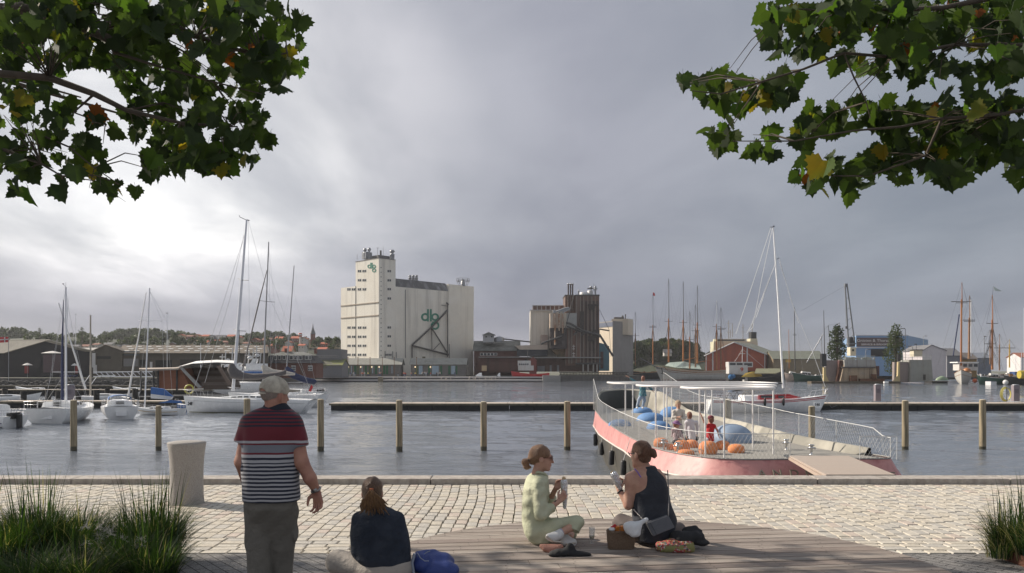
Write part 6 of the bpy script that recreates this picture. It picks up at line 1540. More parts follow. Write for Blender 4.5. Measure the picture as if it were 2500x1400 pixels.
# more fishing boats between the yacht mast and the dry dock
for k, (px0, px1, D, hm, hc, lb, ms) in enumerate(((1915,1962,352,pm('rose_white_hull',(.42,.33,.29),.7,.15,.8,.2),shipw,'small pinkish white fishing boat with a dark mast between the trawler and the dry dock',((1941,905,751,.24,steel_d),(1927,900,805,.16,varn))),
      (1935,2012,345,shipg,shipd,'dark green fishing boat with derricks left of the dry dock',((2014,895,758,.22,steel_d),(2008,880,820,.2,steel_g))))):
    s = Boat('fishing_boat', lb, 'fishing boat', (0,0), 178 if k == 0 else 180, xx(px1,D)-xx(px0,D), 4.5, 2.0, bow=1.3, stern=.5, draft=.6); s.p = Vector((xx(px1,D), D, WZ)); s.root.location = s.p; s.hull(hm, deck=varn2, bulwark=.5, capm=gel_sh); deckclutter(s, 18, 20+k, gel_sh, .1, .85, 1.0); deckclutter(s, 10, 25+k, steel_d, .1, .85, 1.4)
    s.cabin(s.L*.45, s.L*.75, 1.2, 1.0, 1.9, wheel, slope=.1, nw=2, name='wheelhouse')
    for (px, yb, yt, r_, m_) in ms: MB().tube([W(px,yb,D), W(px-(3 if px > 2000 else 1.5),yt,D)], [r_, r_*.5], 6).build('mast', m_, s.root)
    mb = MB()
    if k: mb.tube([W(1970,885,D), W(2009,817,D)], .2, 5); mb.tube([W(2022,795,D), W(2030,885,D)], .2, 5); mb.tube([W(2049,788,D), W(2030,884,D)], .22, 5); mb.tube([W(2022,795,D), W(2049,789,D)], .06, 4); mb.tube([W(2012,806,D), W(2021,796,D)], .1, 4)
    else: mb.tube([W(1941,752,D), W(1960,905,D)], .04, 3); mb.tube([W(1941,752,D), W(1920,905,D)], .04, 3); mb.tube([W(1936,818,D), W(1944,818,D)], .2, 4)
    mb.build('derrick', steel_g, s.root)
# ------------------------------------------------------------------ dry dock
D = 292; ochr = pm('weathered_cream_steel', (.44,.34,.23), .8, .12, .8, .2, streak=((.14,.09,.06), .8, .9), col2=(.36,.30,.24)); greyst = pm('grey_green_steel', (.27,.28,.26), .75, .1, .5, .1, streak=((.20,.17,.14),.6,.7)); curt = pm('rose_grey_sheeting', (.27,.225,.21), .85, .12, 1, .3, stretch=(3,3,.3))
dd = thing('floating_dry_dock', 'rusty floating dry dock, left side wall cream and brown with stairs and railings', 'dry dock', (xx(2080,D), D, WZ))
MB().extr([W(2051,933,D), W(2142,933,D), W(2137,881,D), W(2063,881,D)], (0,9,0)).build('side_wall', ochr, dd)
bx(2062,879,2136,897,D-.4,6,pm('upper_grey_band',(.34,.33,.31),.8,.12,.8,.2,streak=((.14,.09,.06),.9,.7)),dd,'upper_wall'); bx(2058,896,2138,898.5,D-.9,6,steel_d,dd,'ledge')
bx(2016,880,2050,934,D+3,1,curt,dd,'sheeting'); 
MB().extr([W(2011,933,D), W(2025,933,D), W(2017,917,D), W(2016,897,D), W(2011,897,D)], (0,1,0)).build('end_fin', pm('yellow_fin',(.52,.42,.22),.7,.1), dd)
mb = MB(); q0 = W(2050,933,D+1); 
for k in range(14): c = W(2046+k*.6, 928-k*3.6, D+1.5); mb.box(c, (1.6,1.2,.12))
mb.tube([W(2040,932,D+1), W(2056,880,D+1)], .12, 4); mb.build('stair', rusty, dd); MB().extr([W(2043,934,D+1.2), W(2056,934,D+1.2), W(2060,880,D+1.2), W(2049,880,D+1.2)], (0,1.5,0)).build('stair_wall', pm('dark_rust_red',(.09,.035,.035),.85,.2,1,.2), dd)
for (x0, y0, x1, y1) in ((2076,917,2093,931),(2129,914,2140,928),(2100,925,2160,934)): bx(x0,y0,x1,y1,D-1.2,2,rusty,dd,'rusty_beam')
bx(2128,894,2147,918,D+2,2,pm('dark_rust_red',(.09,.035,.035)),dd,'winch_house')
mb = MB(); mb.box((xx(2090,D-4), D-2, WZ+.3), (xx(2200,D)-xx(1985,D), 4, .9)); mb.build('pontoon_edge', pm('weedy_timber',(.10,.08,.055),.9,.4,2,.4), dd)
mb = MB(); r = random.Random(4)
for k in range(60): x = r.uniform(1960, 2190); mb.box(W(x, 939.0+r.uniform(-1.2,.6), D-5), (r.uniform(.3,1.1), .2, .16))
mb.build('float_chain', pm('pale_floats',(.45,.38,.30),.8,.3,3), dd)
mb = MB()
for k in range(26): px = 2048+k*3.5; mb.tube([W(px,880,D+.5), W(px,869,D+.5)], .045, 4)
for y in (869,874): mb.tube([W(2046,y,D+.5), W(2136,y,D+.5)], .045, 4)
for k in range(11): px = 2063+k*7; mb.box(W(px+r.uniform(-2,2), 876, D+2), (r.uniform(.4,1.3), .6, r.uniform(.5,1.3)))
mb.build('railing', pm('grey_railing',(.30,.32,.30),.6,.2), dd)
bx(2007,864,2018,895,D,2,blkp,dd,'black_tank')
MB().box(W(2163,934,D-6), (1.5,.8,.7)).build('white_float', gel, dd)
dr = thing('dry_dock_wall', 'right dry dock wall, grey green steel with rose sheeting and a cream cabin on top', 'dry dock', (xx(2230,D), D, WZ))
MB().extr([W(2220,934,D), W(2278,930,D), W(2274,879,D), W(2222,879,D)], (0,9,0)).build('side_wall', greyst, dr); MB().extr([W(2197,934,D+1), W(2220.5,934,D+1), W(2223,884,D+1), W(2197,884,D+1)], (0,6,0)).build('sheeting', curt, dr)
MB().extr([W(2181,934,D), W(2197,934,D), W(2197,884,D), W(2193,884,D), W(2192,918,D)], (0,1,0)).build('end_fin', pm('yellow_fin',(.52,.42,.22)), dr)
bx(2231,855,2252,871,D+3,3,pm('cream_cabin',(.55,.50,.38),.7,.08),dr,'cabin'); bx(2229,853.5,2254,855.2,D+2.6,4,steel_d,dr,'cabin_roof'); bx(2193,865,2199,883,D,1.5,blkp,dr,'black_tank'); bx(2256,915,2260,928,D-.5,.6,blkp,dr,'ladder_recess')
mb = MB()
for k in range(20): px = 2203+k*3.7; mb.tube([W(px,880,D+.5), W(px,867,D+.5)], .045, 4)
for y in (867,873): mb.tube([W(2200,y,D+.5), W(2274,y,D+.5)], .045, 4)
mb.tube([W(2204,884,D), W(2204,858,D)], .12, 5); mb.build('railing', pm('grey_railing',(.30,.32,.30)), dr)
pl_d = pontoon(xx(2275,300), xx(2315,300), 300, 6, WZ+.7, 'low dark work pontoon with a green hull lying on it, right of the dry dock', top=pm('dark_deck',(.06,.06,.055),.9))
ub = W(2300,929,300); mb = MB(); mb.lathe(ub, [(2.4,0),(2.2,.5),(1.5,1.1),(.6,1.5),(0,1.6)], 18, sx=1, sy=.5); single(mb, 'upturned_boat', pm('pale_green_hull',(.25,.33,.22),.6,.1), 'pale green upturned boat hull on the low pontoon beside the dry dock', 'boat', ub)
# crane
D = 300; cr_ = thing('crane', 'slim lattice boom crane with a cream cab on top of the dry dock wall', 'crane', W(2083,880,D)); cg = pm('crane_grey', (.17,.18,.19), .6, .15)
bx(2076,848,2090,869,D,3,pm('cream_cabin',(.55,.50,.38)),cr_,'cab'); bx(2081,853,2085,858,D-.1,.2,blkp,cr_,'cab_notice'); bx(2074,823,2088,847,D+.5,2.4,steel_d,cr_,'machinery'); bx(2074,838,2090,841,D,3,cg,cr_,'platform')
mb = MB(); A = [W(2063,697,D), W(2072,847,D)]; Bq = [W(2068,697,D), W(2086,833,D)]
mb.tube(A, .26, 6); mb.tube(Bq, .26, 6)
for u in (.22,.40,.58,.74,.88): mb.tube([A[0].lerp(A[1],u), Bq[0].lerp(Bq[1],u)], .10, 4)
mb.box(W(2065.5,697,D), (1.0,.8,1.2)); mb.build('boom', cg, cr_)
mb = MB(); mb.tube([W(2063,700,D), W(2066,800,D)], .04, 3); mb.tube([W(2066,797,D), W(2066,803,D)], .3, 6); mb.tube([W(2064,698,D), W(1955,760,D+10)], .03, 3); mb.build('hoist_rope', steel_d, cr_)
# lamp posts
for k, (px, yt, yb, D, a) in enumerate(((2210.5,802,885,330,-5),(2255,820,850,430,6),(2403,821,905,350,2),(2114,853,880,320,8),(2228,845,880,310,-8),(2237,840,860,320,-2))):
    b_ = W(px, yb, D); lt_ = thing('lamp_post', 'thin grey lamp post %s' % ('in front of the corner of the blue hall','behind the roof of the blue hall','between the brown masts','bent arm over the left dry dock wall','bent arm over the right dry dock wall','short, in front of the blue hall')[k], 'lamp post', b_, 'lamp posts on the far shore')
    MB().tube([b_, W(px,yt+2,D), W(px+a*.4,yt,D), W(px+a,yt+1,D)], .12, 5).build('post', cg, lt_); MB().box(W(px+a,yt+1,D), (1.0,.4,.25)).build('lamp_head', steel_d, lt_)
# ------------------------------------------------------------------ right hand wooden boats
D = 275; kb_ = Boat('ketch', 'white wooden ketch with two tall brown masts, bow toward us, right of the dry dock', 'sailing ship', (0,0), 238, 17, 5.2, 3.0, bow=1.4, stern=.6, draft=.8, rake=1.6, fine=1.7); kb_.p = Vector((xx(2388,D)+2, D+12, WZ)); kb_.root.location = kb_.p
kb_.hull(shipw, deck=teak, bulwark=.5, stripe=[(.66,.70,varn2),(.96,1.0,varn2)], capm=varn2); bx(2342,885,2388,905,D+4,4,wheel,kb_.root,'deckhouse'); bx(2338,884,2390,886.5,D+3.7,5,gel,kb_.root,'deckhouse_roof')
for px in (2352,2365,2378): bx(px,889,px+9,896,D+3.9,.3,win_m,kb_.root,'window')
tmast(kb_.root, 2346.5, 893, 690, D+4, .33, 740, 24, varn, ratl=False, topm=varn, lean=2); tmast(kb_.root, 2365.5, 877, 722, D+8, .38, 785, 15, varn2, ratl=False, topm=varn2, lean=2)
MB().tube([W(2371,870,D+9), W(2371,732,D+9)], .16, 6).build('light_spar', alu, kb_.root); MB().tube([W(2327,870,D+3), W(2342,768,D+3)], .2, 5).build('furled_blue_sail', navy, kb_.root)
MB().lathe(W(2361,905,D+2), [(1.1,-.2),(1.0,.4),(.5,.8),(0,.9)], 12, sx=1.1).build('brown_cover', varn, kb_.root)
mb = MB(); mb.ball(W(2380,930,D-2), .75, 10); mb.build('buoy_fender', pm('orange_buoy',(.60,.12,.04),.5), kb_.root)
for k, (px0, px1, D, hm, lb, masts) in enumerate(((2388,2462,268,shipg,'dark green sailing boat with a tall varnished mast and a pale flag',((2422.5,903,721,.36,varn,790),(2417,890,805,.2,varn2,840))),
      (2430,2500,290,shipd,'black hulled boat with a thin brown mast behind the green one',((2440,905,816,.24,varn2,850),)),
      (2455,2540,262,shipd,'black and white cutter with a yellow mast, cut by the right edge',((2464.5,898,829,.22,pm('yellow_mast',(.50,.32,.06),.6),850),)))):
    s = Boat('sailing_boat', lb, 'sailing boat', (0,0), 172, xx(px1,D)-xx(px0,D), 4.2, 1.9, bow=1.2, stern=.6, draft=.6, rake=1.2); s.p = Vector((xx(px1,D), D, WZ)); s.root.location = s.p; s.hull(hm, deck=varn2, bulwark=.4, stripe=[(.9,.97,gel_sh)], capm=varn2)
    deckclutter(s, 20, 40+k, gel_sh, .1, .85, 1.0); deckclutter(s, 14, 45+k, (steel_d, rusty, varn2)[k], .1, .85, 1.3)
    s.cabin(s.L*.35, s.L*.6, 1.2, 1.0, 1.7, wheel, slope=.1, nw=2, name='deckhouse')
    for m_ in masts: tmast(s.root, m_[0], m_[1], m_[2], D+1, m_[3], m_[5], None, m_[4], ratl=(k == 0), topm=m_[4])
    if k == 0: MB().tube([W(2422.5,722,D+1), W(2426,699,D+1)], .05, 4).build('flag_staff', steel_d, s.root); MB().extr([W(2426,700,D+1), W(2434,705,D+1), W(2446,711,D+1), W(2440,712,D+1), W(2428,710,D+1)], (0,.06,0)).build('flag', pm('pale_flag',(.50,.56,.52),.8), s.root)
    if k == 2: MB().tube([W(2488,915,D-2), W(2505,915,D-2)], 1.3, 8).build('yellow_bundle', pm('yellow_paint2',(.45,.35,.05),.7), s.root); bx(2478,908,2500,930,D+2,3,pm('blue_cabin',(.03,.07,.2),.6),s.root,'blue_cabin')
for k, (px, yt) in enumerate(((2494,860),(2480,868),(2500,752))):
    b_ = W(px,905,300); s = thing('bare_mast', 'thin pale mast at the far right edge, %s' % ('middle','shortest','tallest and faintest')[k], 'mast', b_, 'masts at the right edge'); MB().tube([b_, W(px,yt,300)], .09, 5).build('spar', alu, s)
mb = MB(); mb.ball(W(2455,934,262), .85, 10); single(mb, 'mooring_buoy', gel_sh, 'pale round mooring buoy floating in front of the green sailing boat', 'buoy', W(2455,938,262))
t = thing('work_tub', 'small blue white plastic tub boat in front of the green sailing boat', 'tub', W(2427,940,258)); bx(2419,932,2433,942,258,3,gel_sh,t,'hull'); bx(2420,931,2432,932,257.9,3.2,navy,t,'rim')
# ------------------------------------------------------------------ tugboat and small boats at the centre quay
D = 352; tg_ = Boat('tugboat', 'red hulled tugboat with a stepped white wheelhouse, moored in front of the dark brick warehouse', 'tugboat', (0,0), 180, 16.5, 5, 1.6, bow=1.3, stern=.5, draft=.6); tg_.p = Vector((xx(1341,D), D, WZ+1.2)); tg_.root.location = tg_.p; tg_.hull(redp, deck=varn2, bulwark=.3, stripe=[(.02,.2,blkp)])
bx(1265,893,1303,905,D+1,4,wheel,tg_.root,'deckhouse'); bx(1264,881,1296,893,D+1.5,3.5,wheel,tg_.root,'wheelhouse'); 
for px in (1267,1272,1277,1282,1287): bx(px,888,px+3,892,D+1.3,.3,win_m,tg_.root,'window')
MB().tube([W(1289,885,D+3), W(1288,855,D+3)], .18, 6).tube([W(1284,870,D+3), W(1292,870,D+3)], .08, 4).build('mast', steel_d, tg_.root); bx(1281,878,1286,883,D+2,1.4,blkp,tg_.root,'funnel')
for k, (px0, px1, D, hh, lb, cb) in enumerate(((1160,1178,350,.9,'white covered dinghy beside the right end of the second market shed',1),(1172,1212,352,.7,'buff and white small boat right of the market sheds',0),(1213,1222,352,.9,'tiny white runabout left of the tugboat',1))):
    s = Boat('small_boat', lb, 'boat', (0,0), 180, xx(px1,D)-xx(px0,D), 2.2, hh, bow=.3, draft=.3, zb=WZ+1.4); s.p = Vector((xx(px1,D), D, WZ+1.4)); s.root.location = s.p; s.hull(gel)
    if cb: s.cabin(s.L*.1, s.L*.9, .9, .3, 1.3, gel, slope=.6)
    else: bx(1176,893,1188,906,D,2,pm('tan_cabin',(.40,.30,.18),.7),s.root,'cabin')
# ------------------------------------------------------------------ cars
tyre = pm('tyre', (.02,.02,.02), .8); hl = pm('headlight', (.7,.7,.7), .2)
def car(px, D, ln, m, lb, rz=0, seed=0):
    p = W(px, 905, D); p.z = LAND; t = thing('parked_car', lb, 'car', p, 'cars parked on the far quay'); M = Matrix.Rotation(rz, 3, 'Z')
    def q(x, y, z): return p+M @ Vector((x*ln/4.4, y, z))
    ring_ = lambda x, w_, z0, z1: [q(x,-w_,z0), q(x,-w_,z1), q(x,w_,z1), q(x,w_,z0)]
    MB().loft([ring_(-2.2,.75,.4,.75), ring_(-2.0,.85,.25,.85), ring_(-.9,.88,.22,.92), ring_(1.2,.88,.22,.92), ring_(2.0,.85,.25,.95), ring_(2.2,.75,.4,.85)], smooth=False).build('body', m, t)
    MB().loft([ring_(-1.2,.78,.88,.9), ring_(-.5,.68,.88,1.42), ring_(.9,.68,.88,1.45), ring_(1.7,.76,.88,.95)], smooth=False).build('cabin_glass', glassd, t)
    MB().loft([ring_(-.5,.66,1.40,1.44), ring_(.2,.66,1.44,1.49), ring_(.95,.66,1.42,1.46)], smooth=False).build('roof', m, t)
    for x in (-1.4,1.35):
        for y in (-.86,.86): o = MB().tube([q(x,y-.1,.32), q(x,y+.1,.32)], .33, 12).build('wheel', tyre, t)
    for y in (-.6,.6): MB().box(q(-2.17,y,.65), (.1,.3,.15), rz=rz).build('headlight', hl, t)
cs = pm('car_silver', (.45,.46,.47), .3, .05, 2, 0, metal=.5); cb_ = pm('car_black', (.02,.02,.025), .25); cw = pm('car_white', (.65,.65,.65), .3); cblue = pm('car_dark_blue', (.02,.03,.09), .25)
car(797,350,4.6,cs,'silver car, second of those parked between the brick house and the silo',.15); car(781,353,4.4,cblue,'dark blue car at the left end of the cars beside the silo',.1); car(813,349,4.4,cb_,'black car parked right of the silver one beside the silo',.1); car(826,351,4.2,cb_,'dark car nearest the silo wall, half behind the market shed',.2)
car(262,268,4.6,cw,'white car parked in front of the brown warehouse',.05); car(168,270,5.2,cblue,'dark car parked in front of the black warehouse door',0)
# ------------------------------------------------------------------ people on the far quay (a few pixels tall)
def tiny(px, D, h, top, leg, lb, seed):
    p = W(px, 905, D); p.z = LAND if D > 340 else LAND; t = thing('person', lb, 'person', p, 'small figures strolling on the far quay'); s = h
    MB().tube([p+Vector((-.1,0,0)), p+Vector((-.08,0,.45*s)), p+Vector((-.05,0,.52*s))], [.07*s,.085*s,.1*s], 6).tube([p+Vector((.12,.05,0)), p+Vector((.09,.02,.45*s)), p+Vector((.05,0,.52*s))], [.07*s,.085*s,.1*s], 6).build('trousers', leg, t)
    MB().tube([p+Vector((0,0,.48*s)), p+Vector((0,0,.65*s)), p+Vector((0,0,.80*s)), p+Vector((0,0,.85*s))], [.11*s,.12*s,.14*s,.05*s], 8).tube([p+Vector((-.12*s,0,.8*s)), p+Vector((-.17*s,.02,.62*s)), p+Vector((-.15*s,-.08,.48*s))], [.05*s,.04*s,.03*s], 5).tube([p+Vector((.12*s,0,.8*s)), p+Vector((.17*s,.02,.62*s)), p+Vector((.15*s,-.08,.48*s))], [.05*s,.04*s,.03*s], 5).build('jacket', top, t)
    MB().ball(p+Vector((0,0,.92*s)), (.065*s,.075*s,.09*s), 8).tube([p+Vector((0,0,.83*s)), p+Vector((0,0,.9*s))], .04*s, 6).build('head', pm('far_skin',(.42,.26,.19),.6), t)
cl_ = [pm('cloth_%d'%k, c, .85, .1) for k, c in enumerate(((.55,.50,.45),(.45,.12,.08),(.08,.10,.18),(.52,.42,.10),(.10,.10,.10),(.50,.28,.22),(.30,.32,.36),(.60,.58,.55)))]
cn = ['cream','red','navy','yellow','black','pink','grey','white']; random.seed(33)
for i, px in enumerate((855,863,866,883,886,890,898,899,925,928,931,972,986,990,1004,1014,1031,1033,1037,1040,1043,1051,1066,1069,1074,1111)):
    a, b_ = random.randrange(8), random.choice((2,4,6)); 
    tiny(px, 357+random.uniform(-2,1.5), random.uniform(1.6,1.95), cl_[a], cl_[b_], 'tiny figure in %s top and %s trousers, %s from the left on the far quay' % (cn[a], cn[b_], OW[i]), i)
# ================================================================== LEFT MARINA
# houseboat with steps
D = 122; hbt = thing('stepped_boathouse', 'brown timber boathouse with broad outdoor steps under a white roof sail', 'boathouse', (xx(470,D), D, WZ))
ter = pm('terracotta_wall', (.30,.125,.075), .8, .12, .7, .2, stretch=(1,1,3)); stp = pm('dark_steps', (.10,.075,.06), .85, .2, 1, .2, stretch=(.2,1,1)); zbs = WZ
MB().extr([W(384,950,D), W(466,950,D), W(440,900,D), W(384,902,D)], (0,7,0)).build('wall', ter, hbt)
MB().slab([W(340,902,D-1.2), W(438,899.5,D-1.2), W(438,897,D+7), W(340,899,D+7)], .25).build('flat_roof', pm('pale_roof_edge2',(.40,.34,.29),.8), hbt)
MB().slab([W(440,898,D-1.4), W(447,898,D-1.4), W(494,946,D-1.4), W(486,948,D-1.4)], .4).build('stair_side', pm('grey_stringer',(.33,.32,.31),.7), hbt)
mb = MB()
for k in range(7):
    y0 = 941-k*7.2; c0_ = W(497-k*4.8, y0, D-1+k*.9); c1_ = W(560-k*2.0, y0, D-1+k*.9); mb.box(((c0_.x+c1_.x)/2, c0_.y+2.5, c0_.z-.32), (c1_.x-c0_.x, 5, .64), mi=k%2)
mb.build('steps', [stp, pm('step_edge',(.15,.12,.10),.8,.2)], hbt)
MB().extr([W(536,893,D-1.6), W(566,941,D-1.6), W(556,941,D-1.6), W(528,893,D-1.6)], (0,.4,0)).build('stair_side', pm('brown_plank_side',(.20,.15,.12),.8), hbt)
rf = [[W(430,897,D-2), W(470,888,D-1), W(530,885,D), W(572,887,D+1)], [W(445,893,D+7), W(480,882,D+7), W(530,879,D+7), W(575,881,D+7)]]
MB().loft(rf+[[v-Vector((0,0,.18)) for v in q] for q in reversed(rf)], closed=False, cap=(False,False)).build('white_roof_sail', whitec, hbt)
mb = MB()
for px in (344,375,386,432): mb.tube([W(px,955,D-.5), W(px,901,D-.5)], .14, 6)
mb.build('column', steel_d, hbt); MB().box((xx(450,D), D+4, WZ+.25), (xx(575,D)-xx(335,D), 12, .9)).build('float', dock_dark, hbt)
ring_c = W(462,951,D-4); mb = MB(); mb.tube([ring_c+Vector((.62*math.cos(a),0,.62*math.sin(a))) for a in [2*math.pi*k/14 for k in range(14)]], .13, 6, closed=True); single(mb, 'life_ring', pm('yellow_ring',(.50,.45,.08),.5), 'yellow green life ring hanging behind the bow of the big yacht', 'life ring', ring_c)
# white flybridge motor yacht behind
D = 150; my = Boat('motor_yacht', 'white motor yacht with stacked decks, radar arch and a blue window band, behind the masts', 'motor yacht', (0,0), 172, 20, 5.2, 2.4, bow=1.0, stern=0, draft=.5); my.p = Vector((xx(680,D), D, WZ)); my.root.location = my.p; my.hull(gel)
bx(590,905,655,922,D-1,4,gel,my.root,'saloon'); bx(596,907,652,912,D-1.2,.3,pm('blue_window_band',(.05,.16,.42),.3),my.root,'blue_band'); bx(598,914,650,920,D-1.3,.3,glassd,my.root,'window'); bx(600,888,640,904,D,3.5,gel,my.root,'flybridge'); bx(560,895,592,905,D-1,3,gel,my.root,'aft_deck')
mb = MB()
for px, y0, y1 in ((624,888,845),(605,888,858),(616,888,852),(634,888,862),(540,900,865),(548,900,858),(565,895,850),(572,895,870)): mb.tube([W(px,y0,D), W(px+3,y1,D)], .10, 5)
for (x0, x1, y) in ((616,634,862),(612,632,870),(536,552,872),(598,612,868),(560,580,862)): mb.tube([W(x0,y,D), W(x1,y,D)], .08, 4)
for px, y in ((610,874),(628,868),(556,880),(545,888),(585,890)): mb.ball(W(px,y,D), (.5,.5,.3), 8)
mb.build('radar_arch', gel_sh, my.root)
mb = MB()
for px, y, w_, h_ in ((606,884,12,6),(545,886,16,10),(567,888,14,8),(612,876,9,9)): mb.extr([W(px,y+h_,D-.5), W(px+w_,y+h_,D-.5), W(px+w_*1.2,y,D-.5), W(px+w_*.7,y,D-.5)], (0,2,0))
mb.build('sloping_screen', gel, my.root)
# docks, dark piles and small craft on the left
pontoon(-112, -45, 150, 3, WZ+1.1, 'dark floating dock running behind the left sailboats')
pontoon(xx(-10,170), xx(560,170), 170, 3, WZ+1.5, 'farther dark dock on the left with many small boats', top=pm('dark_planks',(.10,.09,.08),.8))
pontoon(xx(-10,100), xx(480,100), 100, 3, WZ+.85, 'narrow floating dock directly behind the white sailboats on the left')
random.seed(77)
for k, (px, D, yt) in enumerate(((118,112,952),(143,118,955),(192,118,957),(330,112,950),(415,112,955),(58,112,955),(262,130,948),(12,118,948),(236,112,952))):
    b_ = W(px,905,D); b_.z = WZ; t = thing('dark_pile', 'short black pile %s' % ('beside the tall left masts','right of the tall left masts','behind the stern rail of the three quarter view sailboat','left of the third mast','at the bow of the small low sailboat','left of the first sailboat','behind the blue sprayhood','at the left edge','left of the blue sprayhood')[k], 'pile', b_, 'black piles at the left docks')
    MB().tube([b_, W(px,yt,D)], .38, 9).build('pile', pm('black_pile',(.03,.028,.026),.8,.3,1), t)
ped = pm('mauve_grey_metal', (.22,.19,.21), .5, .08, 2, .05)
for k, (px, y0, y1, D, w_) in enumerate(((173,939,985,92,15),(2142,938,980,96.5,14),(2479,939,980,96.5,15))):
    b_ = W(px,y1,D); t = thing('dock_pedestal', 'tall mauve grey service pedestal on the floating dock, %s' % ('left, behind the first sailboats','middle right, right of yacht 146','at the right edge of the picture')[k], 'pedestal', b_, 'service pedestals on the docks'); w2 = w_*D/2000/2; h = (y1-y0)*D/2000
    MB().prism([(b_.x-w2,D-w2*.8),(b_.x+w2,D-w2*.8),(b_.x+w2,D+w2*.8),(b_.x-w2,D+w2*.8)], b_.z, b_.z+h-.08).build('housing', ped, t, bevel=.04); MB().lathe(b_+Vector((0,0,h-.09)), [(w2*1.02,0),(w2*1.02,.06),(w2*.7,.1),(0,.12)], 16).build('cap', steel_g, t)
    MB().box(b_+Vector((0,-w2*.8-.01,h*.6)), (w2*1.2,.02,h*.25)).build('socket_panel', pm('panel_dark',(.14,.12,.14),.4), t)
hr = W(2458,963,96); t = thing('hose_reel', 'coiled yellow hose hanging on a thin stand at the right end of the dock', 'hose', W(2458,980,96))
for k in range(4): MB().tube([hr+Vector(((.50+.03*k)*math.cos(a)-.03*k,.05*k,(.72+.04*k)*math.sin(a))) for a in [2*math.pi*j/20 for j in range(20)]], .035, 5, closed=True).build('hose_coil', pm('yellow_hose',(.45,.40,.08),.5), t)
MB().tube([W(2458,980,96), W(2458,945,96)], .05, 5).build('stand', steel_d, t)
for k, (px, D, ln, hd, lb) in enumerate(((30,118,8,8,'small white open boat with an upturned nose at the far left dock'),(265,122,9,10,'low white speedboat behind the blue sprayhood'),(85,165,9,170,'white boat at the farther dock, left'),(320,165,8,175,'white boat at the farther dock, behind the third mast'),(470,92.5,3,5,'blue tender behind the stern of the small sailboat'))):
    s = Boat('dinghy', lb, 'boat', (0,0), hd, ln, 2.2, .75, bow=.7, draft=.3); s.p = Vector((xx(px,D)-s.f.x*ln/2, D-s.f.y*ln/2, WZ)); s.root.location = s.p; s.hull(gel if k != 4 else bluec); s.cabin(ln*.3, ln*.75, .7, .3, .45, slope=.7, nw=1)
# steel frame racks behind
t = thing('steel_frame_gangway', 'pale steel truss gangway lying behind the sailboats in front of the white car', 'gangway', W(215,935,200)); mb = MB()
for y in (909,920): mb.tube([W(228,y,200), W(378,y-1 if y < 915 else y,200)], .10, 5)
for k in range(11): mb.tube([W(232+k*13,909,200), W(244+k*13,921,200)], .07, 4)
mb.tube([W(206,935,200), W(222,912,200)], .09, 4); mb.tube([W(222,940,200), W(236,920,200)], .09, 4); mb.build('truss', alu, t)
# farther sail masts on the left
for k, (px, yb, yt, D, r_, lb) in enumerate(((464+120,930,748,160,.10,'thin dark mast right behind the big yacht mast'),(185,830+80,768,300,.12,'faint white flagpole above the black warehouse'),(408,940,765,150,.05,'faint thin mast left of the boathouse roof'),(490,905,838,240,.10,'street lamp pole in front of the brown warehouse'))):
    b_ = W(px,yb,D); t = thing('slender_mast', lb, 'mast', b_); MB().tube([b_, W(px,yt,D)], [r_, r_*.6], 6).build('spar', alu if k != 0 else steel_d, t); MB().box(W(px,yt,D), (.5,.1,.08)).build('top_fitting', steel_d, t)
# gravel bank / stone quay details on the left shore
mb = MB(); r = random.Random(8)
for k in range(240): px = r.uniform(-30, 380); y = r.uniform(931, 941); c = W(px, y, 252); mb.ball(c, (r.uniform(.3,.9), .5, r.uniform(.2,.5)), 6)
o = single(mb, 'shore_stones', stone_m, 'bank of dark stones along the left shore below the warehouses', 'stones', W(150,935,252), kind='stuff')
# ================================================================== PEOPLE
skin = pm('skin', (.50,.29,.21), .55, .06, 30, .08, bscale=200, col2=(.44,.23,.17), c2scale=12); skin_t = pm('tanned_skin', (.40,.20,.14), .55, .08, 25, .1, bscale=160, col2=(.33,.15,.11), c2scale=10)
def hair_m(n, a, b): return pm(n, a, .42, .5, 40, 1.0, bscale=110, col2=b, c2=(.44,.56), c2scale=60, stretch=(2.5,2.5,.3))
def V3(*a): return Vector(a)
def headp(c, f, u=(0,0,1), s=1.0):
    r, f, u = frame(f, u); c = Vector(c); fr = (r, f, u); P = lambda a, b, d: c+(r*a+f*b+u*d)*s; S = lambda *a: tuple(x*s for x in a)
    return [ell(P(0,-.012,.028), S(.076,.096,.092), fr, .03*s), ell(P(0,.028,-.035), S(.060,.068,.082), fr, .03*s), cap(P(-.022,.070,-.098), P(.022,.070,-.098), .016*s, None, .03*s),
            cap(P(0,.090,.012), P(0,.110,-.030), .008*s, .012*s, .012*s), cap(P(-.03,.082,.026), P(.03,.082,.026), .010*s, None, .016*s), ell(P(0,.088,-.062), S(.024,.011,.010), fr, .008*s),
            ell(P(-.078,-.008,-.008), S(.010,.022,.034), fr, .006*s), ell(P(.078,-.008,-.008), S(.010,.022,.034), fr, .006*s),
            ('sub', ell(P(-.031,.098,.008), S(.016,.012,.009), fr, .01)), ('sub', ell(P(.031,.098,.008), S(.016,.012,.009), fr, .01))]
